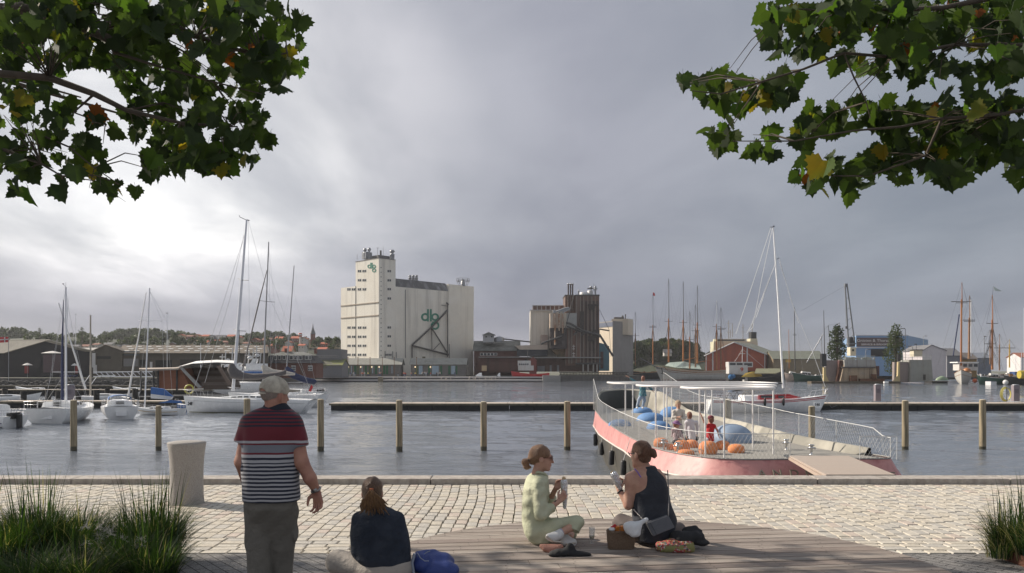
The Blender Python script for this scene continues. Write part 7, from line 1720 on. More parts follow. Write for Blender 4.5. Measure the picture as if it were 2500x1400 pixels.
def handp(w, d, n, t, curl=(.35,.5,.4), s=1.0, thumb=.5):
    w, d, n, t = Vector(w), Vector(d).normalized(), Vector(n).normalized(), Vector(t).normalized(); out = []
    ks = []
    for i in range(4):
        off = (.030-.020*i)*s; k = w+d*(.088-.006*abs(i-1))*s+t*off; ks.append(k); out.append(cap(w+t*off*.6+d*.012*s, k, .015*s, .0115*s, .008))
        a = 0; p = k; L3 = [x*s*(.95,1.05,1.0,.80)[i] for x in (.044,.028,.022)]
        for j in range(3):
            a += curl[j]*(1+.08*i); q = p+(d*math.cos(a)+n*math.sin(a)+t*(.06-.05*i))*L3[j]; out.append(cap(p, q, (.0098,.0088,.0080)[j]*s, (.0090,.0082,.0070)[j]*s, .003)); p = q
    b = w+d*.022*s+t*.026*s; e = b+(d*.55+t*.62+n*.35).normalized()*.042*s; g = e+(d*(.9-.2*thumb)+n*thumb).normalized()*.030*s; h = g+(d*.8+n*thumb*1.3-t*.2).normalized()*.026*s
    return out+[cap(b, e, .0150*s, .0115*s, .01), cap(e, g, .0112*s, .0100*s, .003), cap(g, h, .0098*s, .0080*s, .003)]
def LT(rows, D0, e=2.3, k=.02, kx=1.0, ky=1.0):
    T = []
    for py, xl, xr, dd, ry in rows:
        D = D0+dd; T.append((EYE-(py-905)*D/2000, ((xl+xr)/2-1250)*D/2000, D, (xr-xl)/2*D/2000*kx, ry*ky))
    return ('loft', T, e, k)
def folds(amp, fz=18, fx=9, seed=0):
    def f(v):
        x, y, z = v.T; a = np.sin(x*fx+z*fz*.6+seed+1.5*np.sin(z*7+y*5))*np.sin(z*fz-x*fx*.7+y*6+seed*2); b = np.sin(x*fx*2.3+y*17-z*fz*1.9+seed)
        return amp*(a*.75+b*.35)*(.5+.5*np.sin(z*4+x*3+seed))
    return f
# ---- the man in the cap
def M1(px, py, dd=0.0): return W(px, py, 6.0+dd)
root = thing('person', 'man from behind in beige cap, striped polo shirt and grey trousers, standing with arms down', 'person', (-1.76, 6.02, 0))
RW, LW = M1(773,1199,.02), M1(607,1200,.16)
body = headp(M1(671,964), (.62,.78,-.08), (.02,0,1), 1.04)+[cap(M1(669,985,-.02), M1(663,1022,.0), .062, .075, .03),
    LT([(1010,630,706,0,.07),(1035,600,732,0,.10),(1080,597,728,0,.12),(1200,604,722,0,.13),(1250,606,718,0,.12)], 6.0),
    cap(M1(722,1046), M1(736,1128,-.03), .050, .050, .02), cap(M1(736,1128,-.03), M1(757,1168,-.02), .050, .046, .02), cap(M1(757,1168,-.02), RW, .046, .029, .02),
    cap(M1(606,1046), M1(590,1128,-.04), .050, .050, .02), cap(M1(590,1128,-.04), LW, .050, .030, .02),
    cap(M1(638,1250), M1(640,1370,.04), .08, .055, .03), cap(M1(640,1370,.04), M1(640,1480,-.02), .052, .036, .02), cap(M1(690,1250), M1(684,1370,.10), .08, .055, .03), cap(M1(684,1370,.10), M1(684,1475,.12), .052, .036, .02)]
body += handp(RW, (.12,.05,-1), (-.35,-.9,.1), (-.85,.35,0), (.35,.55,.5), 1.08)+handp(LW, (.3,.8,-.4), (1,0,-.2), (0,.3,.9), (.4,.6,.5), 1.05)
organic(body, .0052, 'body', skin_t, root)
def polo_mat():
    global nt
    m = bpy.data.materials.new('striped_polo'); m.use_nodes = True; nt = m.node_tree; nt.nodes.clear()
    t = N('ShaderNodeTexCoord').outputs['Object']; s = N('ShaderNodeSeparateXYZ'); L(t, s.inputs[0]); x, y, z = s.outputs
    zc = mth('ADD', z, mth('MULTIPLY', mth('MULTIPLY', x, x), .10)); zc = mth('ADD', zc, mth('MULTIPLY', mth('SUBTRACT', noise(t, 6, 2), .5), .012))
    Z = lambda py: EYE-(py-905)*.003
    nav, mar, gry, wht = (.012,.016,.032), (.13,.012,.022), (.17,.18,.21), (.36,.36,.38)
    def stripes(period, off, a, b): f = mth('FRACT', mth('DIVIDE', mth('SUBTRACT', zc, off), period)); return mix('MIX', mth('GREATER_THAN', f, .52), a, b)
    lo = stripes(.0282, Z(1222), nav, wht); hi = stripes(.0255, Z(1044), mar, nav)
    st = [(1130,wht),(1118.5,nav),(1113,wht),(1106,mar),(1101.5,gry),(1083,mar),(1079,wht),(1073,mar),(1040,mar)]; z0, z1 = Z(1130), Z(1000)
    mid = ramp(mth('DIVIDE', mth('SUBTRACT', zc, z0), z1-z0), [((Z(p)-z0)/(z1-z0), c) for p, c in st], 'CONSTANT')
    c = mix('MIX', mth('GREATER_THAN', zc, Z(1125)), lo, mid); c = mix('MIX', mth('GREATER_THAN', zc, Z(1044)), c, hi)
    p = N('ShaderNodeBsdfPrincipled'); L(c, p.inputs['Base Color']); p.inputs['Roughness'].default_value = .85; p.inputs['Sheen Weight'].default_value = .2
    b = N('ShaderNodeBump'); b.inputs['Distance'].default_value = .004; b.inputs['Strength'].default_value = .5; L(noise(t, 26, 4), b.inputs['Height']); L(b.outputs[0], p.inputs['Normal'])
    o = N('ShaderNodeOutputMaterial'); L(p.outputs[0], o.inputs[0]); return m
organic([LT([(992,646,698,0,.075),(1002,618,716,0,.095),(1014,597,732,0,.115),(1032,590,736,0,.130),(1060,592,731,0,.142),(1100,592,727,0,.150),(1140,590,729,0,.158),(1180,594,730,0,.165),(1222,595,731,0,.165)], 6.0, 2.4, .05),
         cone(M1(720,1034), M1(734,1092,-.02), .062, .060, .025), cone(M1(608,1034), M1(588,1084,-.03), .062, .056, .025)], .007, 'polo_shirt', polo_mat(), root, folds(.006, 14, 8, 1))
navc = pm('navy_cloth', (.012,.015,.026), .85, .15, 30, .2)
organic([LT([(984,648,697,.0,.072),(1000,638,712,0,.088),(1004,640,712,0,.08)], 6.0, 2.0, .01)], .006, 'collar', navc, root)
trm = pm('olive_grey_trousers', (.14,.130,.112), .85, .12, 8, .9, bscale=12)
organic([LT([(1214,601,725,0,.145),(1238,598,725,0,.148),(1262,601,722,.01,.125),(1290,608,716,.02,.095),(1318,620,706,.03,.06)], 6.0, 2.4, .01), cap(M1(632,1250,.02), M1(633,1330,.01), .106, .094, .02), cone(M1(633,1330,.01), M1(634,1478,-.03), .094, .074, .012), cap(M1(692,1250,.03), M1(688,1330,.07), .104, .094, .012), cone(M1(688,1330,.07), M1(684,1472,.14), .094, .076, .012),
         ell(M1(722,1300,.05), (.012,.06,.07), None, .02), ell(M1(604,1312,.0), (.010,.06,.07), None, .02)], .0075, 'trousers', trm, root, folds(.009, 19, 16, 3))
shoe_m = pm('brown_shoe', (.06,.04,.03), .5)
for x, dd in ((640,0),(684,.12)): organic([ell(M1(x,1492,dd+.06), (.048,.135,.045), None, .02), cap(M1(x,1478,dd), M1(x,1490,dd), .045, .045, .02)], .008, 'shoe', shoe_m, root)
capm_ = pm('beige_cap_cloth', (.50,.46,.38), .85, .08, 40, .25, bscale=120, col2=(.28,.25,.21), c2scale=6)
r_, f_, u_ = frame((.62,.78,-.02), (.02,0,1)); hc = M1(671,964); Q = lambda a, b, d: hc+r_*a+f_*b+u_*d
organic([ell(Q(0,-.008,.040), (.092,.112,.098), (r_, f_, u_), .01), ell(Q(0,.135,.030), (.072,.075,.010), (r_, f_, u_), .02), cap(Q(0,-.008,.137), Q(0,-.008,.140), .008, .006, .004), ('sub', ell(Q(.0,-.115,.016), (.040,.05,.030), (r_, f_, u_), 0))],
        .0045, 'cap', capm_, root, None, [((Q(0,0,.008)), -(u_*.97+f_*.10)+Vector((0,0,0)))])
MB().tube([Q(.09*math.sin(a), -.11*math.cos(a)-.006, .010) for a in (-.42,-.2,0,.2,.42)], .007, 6).build('cap_strap', capm_, root)
organic([ell(Q(0,-.014,.02), (.080,.100,.094), (r_, f_, u_), .01)], .006, 'hair', pm('grey_stubble', (.26,.21,.18), .8, .2, 60, .4, bscale=300), root, None, [(Q(0,0,.03), u_), (Q(0,0,-.045), -u_), (Q(0,.035,0), f_)])
wd_ = (RW-M1(757,1168,-.02)).normalized(); a_ = wd_.cross(V3(0,1,0)).normalized(); b_ = wd_.cross(a_)
MB().tube([RW-wd_*.012+a_*.034*math.cos(t)+b_*.034*math.sin(t) for t in [2*math.pi*k/18 for k in range(18)]], .0085, 8, closed=True).lathe(RW-wd_*.012-V3(0,.036,0), [(.018,-.003),(.018,.003),(0,.004)], 14, axis=Matrix.Rotation(R(90),3,'X')).build('wristwatch', pm('watch_steel', (.30,.29,.28), .3, .1, 30, .2, metal=.8), root)
# ---- generic seated helper materials
lgreen = pm('pale_green_cotton', (.50,.51,.37), .85, .06, 6, .9, bscale=13, col2=(.45,.47,.33), c2scale=3)
def W1(px, py, dd=0.0): return W(px, py, 8.35+dd)
root = thing('person', 'woman in pale green jumpsuit and white sneakers, sitting cross legged and eating, facing right', 'person', W1(1320,1325))
hc = W1(1322,1119.5); RW, LW = W1(1365,1224,-.14), W1(1357,1192,.04)
body = headp(hc, (1,.06,-.06), (0,0,1), 1.08)+[cap(W1(1316,1138), W1(1309,1166), .050, .060, .03), LT([(1165,1298,1332,0,.13),(1200,1284,1334,0,.15),(1300,1290,1336,0,.14)], 8.35),
    cap(W1(1317,1184,-.17), W1(1322,1254,-.20), .040, .038, .02), cap(W1(1322,1254,-.20), RW, .038, .026, .02), cap(W1(1322,1184,.17), W1(1336,1236,.18), .040, .036, .02), cap(W1(1336,1236,.18), LW, .036, .024, .02),
    cap(W1(1310,1298,-.08), W1(1410,1278,-.22), .07, .055, .02), cap(W1(1410,1280,-.22), W1(1370,1301,-.30), .050, .033, .02), cap(W1(1318,1300,.12), W1(1398,1292,.20), .07, .05, .02), cap(W1(1398,1292,.20), W1(1392,1312,-.12), .045, .033, .02)]
body += handp(RW, (.62,.1,.75), (-.1,.95,.1), (-.5,-.15,.55), (.75,.9,.6), 1.0, .9)+handp(LW, (.60,-.1,.55), (.3,-.8,0), (-.5,.2,.7), (.7,.8,.5), .98, .8)
organic(body, .0052, 'body', skin, root)
organic([LT([(1157,1300,1330,.0,.075),(1163,1290,1335,0,.13),(1172,1284,1340,0,.185),(1190,1279,1342,0,.20),(1215,1275,1340,0,.185),(1250,1274,1337,0,.165),(1275,1274,1346,0,.175),(1300,1279,1350,0,.19),(1318,1290,1348,0,.18),(1325,1300,1340,0,.14)], 8.35, 2.3, .05),
         cap(W1(1318,1184,-.17), W1(1323,1254,-.21), .064, .062, .04), cone(W1(1323,1254,-.21), W1(1350,1238,-.17), .062, .050, .04), cap(W1(1322,1184,.17), W1(1338,1236,.19), .062, .056, .04), cone(W1(1338,1236,.19), W1(1348,1214,.11), .056, .045, .03),
         cap(W1(1308,1296,-.08), W1(1409,1274,-.22), .098, .064, .05), cone(W1(1411,1276,-.22), W1(1401,1297,-.26), .064, .060, .03), cap(W1(1318,1298,.12), W1(1398,1288,.22), .090, .066, .04), cone(W1(1398,1290,.22), W1(1394,1306,.0), .062, .055, .03)],
        .0065, 'jumpsuit', lgreen, root, folds(.010, 26, 20, 5))
MB().tube([W1(x, y, dd) for x, y, dd in ((1300,1158,0),(1314,1153,-.07),(1330,1157,-.065),(1336,1164,-.02),(1334,1160,.05),(1316,1153,.07))], .014, 8, closed=True).build('collar', lgreen, root)
hb1 = hair_m('light_brown_hair', (.24,.125,.07), (.33,.19,.11))
r_, f_, u_ = frame((1,.06,-.06), (0,0,1)); Q = lambda a, b, d: hc+(r_*a+f_*b+u_*d)*1.08
organic([ell(Q(0,-.020,.036), (.092,.112,.104), (r_, f_, u_), .02), cap(Q(0,-.10,-.01), Q(0,-.075,-.055), .035, .03, .03), ('sub', ell(Q(0,.115,-.03), (.10,.085,.085), (r_, f_, u_), 0)), ('sub', ell(Q(.08,.03,-.03), (.04,.05,.05), (r_, f_, u_), 0)), ('sub', ell(Q(-.08,.03,-.03), (.04,.05,.05), (r_, f_, u_), 0))], .0055, 'hair', hb1, root, folds(.003, 60, 30, 2), [(Q(0,0,-.065), -u_)])
organic([cap(Q(0,-.118,-.020), Q(0,-.150,-.045), .022, .036, .02), cap(Q(0,-.150,-.045), Q(0,-.138,-.085), .036, .030, .02), cap(Q(0,-.138,-.085), Q(0,-.10,-.09), .026, .012, .02)], .005, 'ponytail', hb1, root, folds(.003, 60, 40, 4))
MB().tube([Q(.02*math.cos(t), -.122, -.024+.024*math.sin(t)) for t in [2*math.pi*k/12 for k in range(12)]], .009, 6, closed=True).build('hair_tie', blkp, root)
mb = MB(); 
for sg in (-1, 1): mb.lathe(Q(sg*.034,.100,.010), [(.026,-.003),(.026,.003),(0,.005)], 14, axis=Matrix.Rotation(R(90),3,'Y')); mb.tube([Q(sg*.055,.094,.014), Q(sg*.082,-.005,.012)], .0028, 5)
mb.build('sunglasses', pm('amber_lens', (.10,.035,.02), .15, .1, 5, 0), root)
MB().tube([W1(1360+6*math.cos(t),1228+5*math.sin(t),-.14+.03*math.sin(t+1.2)) for t in [2*math.pi*k/14 for k in range(14)]], .006, 6, closed=True).build('bracelet', blkp, root)
snk = pm('white_sneaker', (.62,.62,.62), .5, .06, 12, .1); solm = pm('sole_cream', (.48,.44,.38), .6, .1)
for (a, b, c, dd, n_) in (((1366,1304),(1340,1311),(1356,1320),-.33,0),((1380,1318),(1400,1324),(1390,1328),-.20,1)):
    organic([cap(W1(*a,dd+.03), W1(*b,dd), .040, .034, .02), cap(W1(a[0]-2,a[1]+6,dd), W1(b[0]+(10 if n_ == 0 else -6),b[1]+5,dd), .036, .034, .03), cap(W1(a[0]+3,a[1]-3,dd+.03), W1(*a,dd+.02), .038, .04, .02)], .006, 'sneaker', snk, root)
    MB().tube([W1(b[0]-6 if n_ == 0 else b[0]-18, b[1]+(-2 if n_ == 0 else 4), dd-.03), W1(c[0]-4,c[1]+2,dd-.035), W1(a[0]+4 if n_ == 0 else b[0]+5, a[1]+(20 if n_ == 0 else 7), dd-.03)], .011, 6).build('sole', solm, root)
MB().tube([W1(1373,1298,-.295), W1(1366,1302,-.305)], .037, 12).build('sock', pm('lilac_grey_sock', (.40,.38,.46), .9, .1), root)
foil = pm('crumpled_foil', (.72,.72,.74), .22, .2, 25, 1.0, bscale=55, metal=.9); flat_b = pm('flatbread', (.55,.40,.24), .8, .15, 30, .3)
def wrap(a, b, r0, r1, lb, D):
    a, b = W(*a, D), W(*b, D); t = thing('wrap_sandwich', lb, 'wrap', b)
    organic([cap(a, a.lerp(b,.6), r0, r0*.85, .01), cap(a.lerp(b,.6), b, r0*.8, r1, .01)], .0045, 'foil', foil, t, folds(.004, 110, 120, 6)); organic([cap(a+(a-b)*.05, a.lerp(b,.1), r0*.7, r0*.8, .01), ell(a+(a-b)*.16, (r0*.55,r0*.5,r0*.5), None, .012)], .0045, 'flatbread', flat_b, t, folds(.003, 90, 80, 2))
wrap((1377,1178),(1379,1240),.037,.017,'foil wrapped flatbread held by the woman in the pale green jumpsuit',8.27)
# ---- woman in the dark top
def W2(px, py, dd=0.0): return W(px, py, 8.25+dd)
root = thing('person', 'woman from behind in dark sleeveless top with brown bun, sitting and eating, right arm hidden', 'person', W2(1595,1318)); hc = W2(1564,1109.5); LW = W2(1512,1197,.05)
fd = (-.66,.74,-.10)
body = headp(hc, fd, (-.06,0,1), 1.10)+[cap(W2(1571,1132), W2(1580,1156), .052, .066, .03), LT([(1146,1552,1612,0,.07),(1160,1530,1620,.0,.10),(1180,1532,1622,0,.115),(1205,1545,1622,0,.12),(1250,1552,1630,0,.12),(1300,1560,1635,0,.13)], 8.25, 2.2, .04),
    cap(W2(1541,1170), W2(1534,1234,-.02), .060, .047, .04), cap(W2(1534,1234,-.02), LW, .044, .027, .02), cap(W2(1612,1170,.03), W2(1620,1225,.15), .055, .045, .04), cap(W2(1620,1225,.15), W2(1575,1205,.35), .04, .027, .02),
    cap(W2(1570,1300), W2(1518,1285,.25), .08, .06, .02), cap(W2(1518,1290,.25), W2(1590,1305,.45), .05, .035, .02), cap(W2(1625,1300), W2(1660,1295,.30), .08, .06, .02), cap(W2(1660,1298,.30), W2(1590,1308,.50), .05, .035, .02)]
body += handp(LW, (-.30,.1,.95), (.6,.55,.1), (.5,-.75,.1), (.8,.9,.6), 1.0, .9)+handp(W2(1575,1205,.35), (-.9,.1,.2), (0,-.5,.8), (0,-.8,.3), (.5,.6,.5))
organic(body, .0052, 'body', skin, root)
chm = pm('charcoal_blue_cloth', (.030,.034,.045), .8, .12, 8, .9, bscale=12)
organic([LT([(1138,1568,1600,0,.068),(1146,1565,1606,0,.085),(1156,1564,1615,0,.115),(1170,1566,1624,0,.135),(1188,1562,1630,0,.145),(1203,1548,1632,0,.150),(1225,1544,1636,0,.150),(1245,1544,1645,0,.16),(1270,1545,1651,0,.18),(1292,1548,1648,0,.19),(1318,1556,1642,0,.19)], 8.25, 2.3, .03)],
        .0065, 'sleeveless_top', chm, root, folds(.008, 12, 13, 8))
MB().tube([W2(1549,1145,-.065), W2(1556,1152,-.105), W2(1565,1166,-.125)], .006, 6).build('shoulder_strap', pm('purple_strap', (.20,.12,.42), .6), root)
organic([cap(W2(1562,1295), W2(1517,1276,.22), .11, .088, .04), cap(W2(1517,1278,.22), W2(1580,1304,.42), .085, .06, .03), cap(W2(1625,1300), W2(1655,1296,.3), .10, .09, .04), cap(W2(1655,1298,.3), W2(1600,1306,.46), .07, .055, .03)], .008, 'trousers', pm('mauve_grey_trousers', (.11,.09,.085), .85, .12, 8, .3), root, folds(.008, 16, 15, 4))
hb2 = hair_m('dark_brown_hair', (.13,.06,.035), (.20,.10,.06)); r_, f_, u_ = frame(fd, (-.06,0,1)); Q = lambda a, b, d: hc+(r_*a+f_*b+u_*d)*1.10
organic([ell(Q(0,-.020,.034), (.090,.110,.104), (r_, f_, u_), .02), ell(Q(0,-.05,-.04), (.060,.055,.055), (r_, f_, u_), .03), ('sub', ell(Q(0,.115,-.03), (.10,.085,.085), (r_, f_, u_), 0)), ('sub', ell(Q(-.085,.02,-.03), (.036,.05,.05), (r_, f_, u_), 0))], .0055, 'hair', hb2, root, folds(.003, 55, 30, 7), [(Q(0,0,-.075), -u_)])
organic([ell(Q(.03,-.118,.005), (.038,.030,.046), None, .012), cap(Q(.015,-.118,.030), Q(.050,-.125,-.02), .020, .022, .008), cap(Q(.05,-.12,.02), Q(.03,-.13,-.03), .016, .018, .006)], .005, 'hair_bun', hb2, root, folds(.0035, 70, 60, 1))
mb = MB(); mb.tube([Q(-.06,.090,.014), Q(-.086,-.005,.014)], .004, 5); mb.lathe(Q(-.034,.104,.008), [(.026,-.003),(.026,.003),(0,.005)], 12, axis=Matrix.Rotation(R(60),3,'Y')); mb.build('sunglasses', blkp, root)
wd_ = (LW-W2(1534,1234,-.02)).normalized(); a_ = wd_.cross(V3(0,1,0)).normalized(); b_ = wd_.cross(a_)
MB().tube([LW-wd_*.02+a_*.031*math.cos(t)+b_*.031*math.sin(t) for t in [2*math.pi*k/16 for k in range(16)]], .008, 6, closed=True).build('wristwatch', blkp, root)
wrap((1499,1160),(1514,1192),.040,.026,'foil wrapped flatbread held by the woman in the dark sleeveless top',8.28)
hbag = thing('shoulder_bag', 'grey leather chain bag at the hip of the woman in the dark top', 'handbag', W2(1610,1300,-.28)); gl = pm('grey_leather', (.105,.11,.125), .6, .12, 20, .3, bscale=70)
q = [W2(1596,1312,-.26), W2(1648,1290,-.24), W2(1631,1259,-.22), W2(1578,1278,-.24)]
MB().slab([v+V3(0,.05,0) for v in q], .07).build('bag_body', gl, hbag, bevel=.012); MB().slab([q[0].lerp(q[3],.1)+V3(0,-.03,0), q[1].lerp(q[2],.1)+V3(0,-.03,0), q[2]+V3(0,-.025,.005), q[3]+V3(0,-.025,.005)], .014).build('flap', gl, hbag, bevel=.006)
MB().tube([q[0].lerp(q[3],.1).lerp(q[1],.15)+V3(0,-.04,0), q[3].lerp(q[2],.15)+V3(0,-.04,0)], .002, 4).build('stitching', blkp, hbag)
mb = MB()
def chain(a, b, n):
    for k in range(n): p = a.lerp(b, k/n); mb.ball(p, (.006,.006,.009), 6)
chain(W2(1630,1150,-.11), W2(1633,1205,-.20), 34); chain(W2(1633,1205,-.20), W2(1632,1259,-.26), 34); chain(W2(1548,1246,-.13), W2(1580,1280,-.25), 30); mb.build('chain_strap', pm('dull_chain', (.22,.21,.21), .35, .1, 5, 0, metal=.8), hbag)
# ---- seated woman from behind at the front
def W3(px, py, dd=0.0): return W(px, py, 7.1+dd)
root = thing('person', 'woman from behind in navy sweater and beige trousers, hair in a ponytail, sitting in front', 'person', W3(935,1400)); hc = W3(909,1204)
body = headp(hc, (-.10,.99,-.22), (0,.15,1), 1.07)+[cap(W3(911,1225,-.01), W3(915,1255), .05, .06, .03), LT([(1250,885,955,0,.10),(1290,872,985,0,.12),(1380,885,990,0,.13)], 7.1),
   cap(W3(876,1270), W3(872,1340,.0), .045, .04, .02), cap(W3(872,1340,.0), W3(862,1362,.28), .035, .026, .02), cap(W3(975,1270), W3(990,1340), .045, .04, .02), cap(W3(990,1340), W3(950,1365,.28), .035, .026, .02), cap(W3(905,1390), W3(822,1372,.18), .08, .06, .02), cap(W3(822,1372,.18), W3(900,1398,.35), .05, .04, .02), cap(W3(965,1390), W3(1030,1380,.25), .08, .06, .02), cap(W3(1030,1380,.25), W3(930,1400,.4), .05, .04, .02)]
body += handp(W3(862,1362,.28), (-.2,1,-.1), (0,0,-1), (1,0,0), (.3,.4,.3))+handp(W3(950,1365,.28), (-.2,1,-.1), (0,0,-1), (-1,0,0), (.3,.4,.3))
organic(body, .006, 'body', skin, root)
nav2 = pm('navy_wool', (.020,.027,.042), .95, .25, 22, .8, bscale=16, col2=(.030,.038,.055), c2scale=8)
organic([LT([(1240,893,948,0,.08),(1247,882,960,0,.105),(1258,870,972,0,.125),(1275,862,983,0,.14),(1300,860,994,0,.15),(1330,862,1000,0,.16),(1362,868,1004,0,.17),(1380,885,1003,0,.17)], 7.1, 2.3, .04),
         cap(W3(876,1268), W3(875,1345,-.03), .062, .056, .04), cap(W3(875,1345,-.03), W3(868,1364,.2), .05, .042, .03), cap(W3(972,1268), W3(984,1345,-.02), .062, .056, .04)], .0075, 'sweater', nav2, root, folds(.009, 12, 12, 9))
beig = pm('beige_trousers', (.36,.325,.29), .85, .07, 7, .9, bscale=13)
organic([LT([(1368,890,1004,0,.165),(1385,880,1006,0,.19),(1410,880,1006,0,.19)], 7.1, 2.3, .04), cap(W3(900,1392,.0), W3(825,1372,.12), .125, .105, .05), cap(W3(825,1374,.12), W3(890,1400,.34), .10, .07, .03), cap(W3(965,1392), W3(1020,1385,.30), .11, .08, .04)], .008, 'trousers', beig, root, folds(.008, 20, 15, 2), [(W3(900,1415), Vector((0,0,-1)))])
hb3 = hair_m('auburn_hair', (.20,.12,.075), (.12,.07,.045)); r_, f_, u_ = frame((-.10,.99,-.22), (0,.15,1)); Q = lambda a, b, d: hc+(r_*a+f_*b+u_*d)*1.07
organic([ell(Q(0,-.022,.034), (.092,.110,.106), (r_, f_, u_), .02), ell(Q(0,-.01,-.06), (.086,.075,.06), (r_, f_, u_), .03), ('sub', ell(Q(0,.13,-.03), (.09,.09,.085), (r_, f_, u_), 0))], .006, 'hair', hb3, root, folds(.004, 60, 55, 7))
random.seed(4); pt_ = MB(); pb = W3(907,1197,-.125)
for k in range(95):
    a = random.uniform(-1.0, 1.0); ln = random.uniform(.12, .215); ph = random.uniform(0, 6); P = []
    for j in range(9):
        u = j/8; P.append(pb+V3(a*.125*u**.8+.024*u+.010*math.sin(ph+u*11)*u, -.012-.02*math.sin(u*3.1)+random.uniform(-.003,.003)-.012*math.cos(ph+u*9)*u, -ln*u+.006*math.cos(ph+u*12)))
    pt_.tube(P, [.004,.0065,.0075,.0075,.007,.0065,.006,.005,.002], 5)
pt_.build('ponytail', hair_m('honey_hair', (.30,.165,.07), (.20,.11,.055)), root)
MB().tube([pb+V3(-.016,0,.002), pb+V3(.016,0,.002)], .014, 8).build('hair_tie', pm('orange_tie', (.40,.13,.06), .8), root)
# ---- people on the barge
def fig(lb, D, J, top, leg, hm, hs, k=1.0, sl=True, hat=None, hatm=None, vox=.014, fdir=(0,-1,0), long_=0, extra=None, shoe=None):
    P = {a: W(v[0], v[1], D+(v[2] if len(v) > 2 else 0)) for a, v in J.items()}; root = thing('person', lb, 'person', (P['hip'].x, P['hip'].y, BZ), 'people on the barge deck'); s = k
    mid = P['neck'].lerp(P['hip'], .5); x_ = (P['shR']-P['shL']).length*.5
    tor = [cap(P['shL'], P['shR'], .07*s, None, .05), cap(P['neck']-V3(0,0,.08*s), mid, .115*s, .12*s, .06), cap(mid, P['hip'], .12*s, .13*s, .06)]
    body = headp(P['head'], fdir, (0,0,1), hs)+[cap(P['head'], P['neck'], .05*s, .055*s, .03)]+[(t[0], t[1], t[2], t[3]*.85, t[4]*.85, t[5]) for t in tor]
    for S in 'LR':
        body += [cap(P['sh'+S], P['el'+S], .043*s, .036*s, .02), cap(P['el'+S], P['wr'+S], .036*s, .024*s, .02), cap(P['hip'], P['kn'+S], .07*s, .05*s, .02), cap(P['kn'+S], P['an'+S], .048*s, .033*s, .02)]
        d = (P['wr'+S]-P['el'+S]).normalized(); n = d.cross(V3(0,1,.3)).normalized(); body += handp(P['wr'+S], d, n, n.cross(d), (.3,.4,.3), s)
    organic(body, vox*.8, 'body', skin, root)
    c = list(tor)
    if sl:
        for S in 'LR': c += [cap(P['sh'+S], P['el'+S], .056*s, .05*s, .03), cap(P['el'+S], P['el'+S].lerp(P['wr'+S], sl if sl is not True else .85), .05*s, .04*s, .03)]
    if long_: c.append(cone(P['hip'], P['hip']-V3(0,0,long_), .14*s, .17*s, .05))
    organic(c, vox, 'top', top, root, folds(.006, 30, 25, len(lb)))
    c = []
    for S in 'LR': c += [cap(P['hip']+(P['kn'+S]-P['hip'])*.05, P['kn'+S], .10*s, .065*s, .05), cap(P['kn'+S], P['kn'+S].lerp(P['an'+S], .92), .065*s, .05*s, .03)]
    organic(c, vox, 'trousers', leg, root, folds(.005, 30, 25, 3))
    for S in 'LR': organic([ell(P['an'+S]+V3(0,-.04*s,-.03*s), (.05*s,.11*s,.04*s), None, .01)], vox, 'shoe', shoe or snk, root)
    r_, f_, u_ = frame(fdir, (0,0,1)); Q = lambda a, b, d: P['head']+(r_*a+f_*b+u_*d)*hs
    organic([ell(Q(0,-.025,.035), (.090*hs,.108*hs,.104*hs), (r_, f_, u_), .02), ell(Q(0,-.045,-.04), (.082*hs,.07*hs,.07*hs), (r_, f_, u_), .03), ('sub', ell(Q(0,.12,-.035), (.085*hs,.085*hs,.09*hs), (r_, f_, u_), 0))], vox*.8, 'hair', hm, root)
    if hat: organic([ell(Q(0,-.01,.06), (.10*hs,.115*hs,.085*hs), (r_, f_, u_), .02)]+([ell(Q(0,0,.035), (.17*hs,.19*hs,.018*hs), (r_, f_, u_), .03)] if hat == 'brim' else []), vox*.8, 'hat', hatm, root, None, [(Q(0,0,.018), -u_)])
    return root, P
plaid = pm('teal_plaid', (.03,.13,.17), .85, .5, 5, .2, col2=(.18,.28,.30), c2scale=9); jean = pm('light_jeans', (.22,.30,.42), .8, .15, 8, .2, col2=(.42,.47,.55)); cremc = pm('cream_blouse', (.55,.50,.45), .85, .08, 6, .3)
blond = hair_m('grey_blond_hair', (.38,.26,.16), (.48,.36,.24)); brn = hair_m('red_brown_hair', (.20,.075,.045), (.26,.11,.07)); drkt = pm('dark_trousers', (.03,.03,.04), .8); wshirt = pm('white_shirt', (.58,.56,.60), .85, .05, 8, .3); patt = pm('patterned_knit', (.45,.36,.38), .9, .2, 12, .3, col2=(.22,.08,.10), c2scale=20); redc = pm('red_dress', (.42,.015,.02), .8, .1, 8, .3)
s = 44/2000
fig('child in teal plaid jacket and light jeans balancing on a blue mound, arms out', 44.0, dict(head=(1570,925),neck=(1570,934),shL=(1561,939),shR=(1579,939),elL=(1547,930),wrL=(1536,922),elR=(1588,948),wrR=(1592,953),hip=(1569,962),knL=(1560,977,-.15),anL=(1555,994,-.2),knR=(1573,978,.1),anR=(1569,994,0)), plaid, jean, brn, 1.15, 1.35, .8, vox=.018, fdir=(.1,1,-.1), long_=.12)
fig('elderly person with grey blond hair in a cream blouse, arms folded, standing among the children', 30.0, dict(head=(1656,988),neck=(1656,999),shL=(1645,1005),shR=(1668,1005),elL=(1643,1020,-.1),wrL=(1656,1019,-.25),elR=(1671,1022,-.1),wrR=(1658,1024,-.25),hip=(1657,1040),knL=(1654,1055,-.05),anL=(1653,1068),knR=(1663,1055,-.05),anR=(1664,1068)), cremc, drkt, blond, 1.18, 1.0, .6, vox=.014, fdir=(.15,-1,-.1), long_=.14)
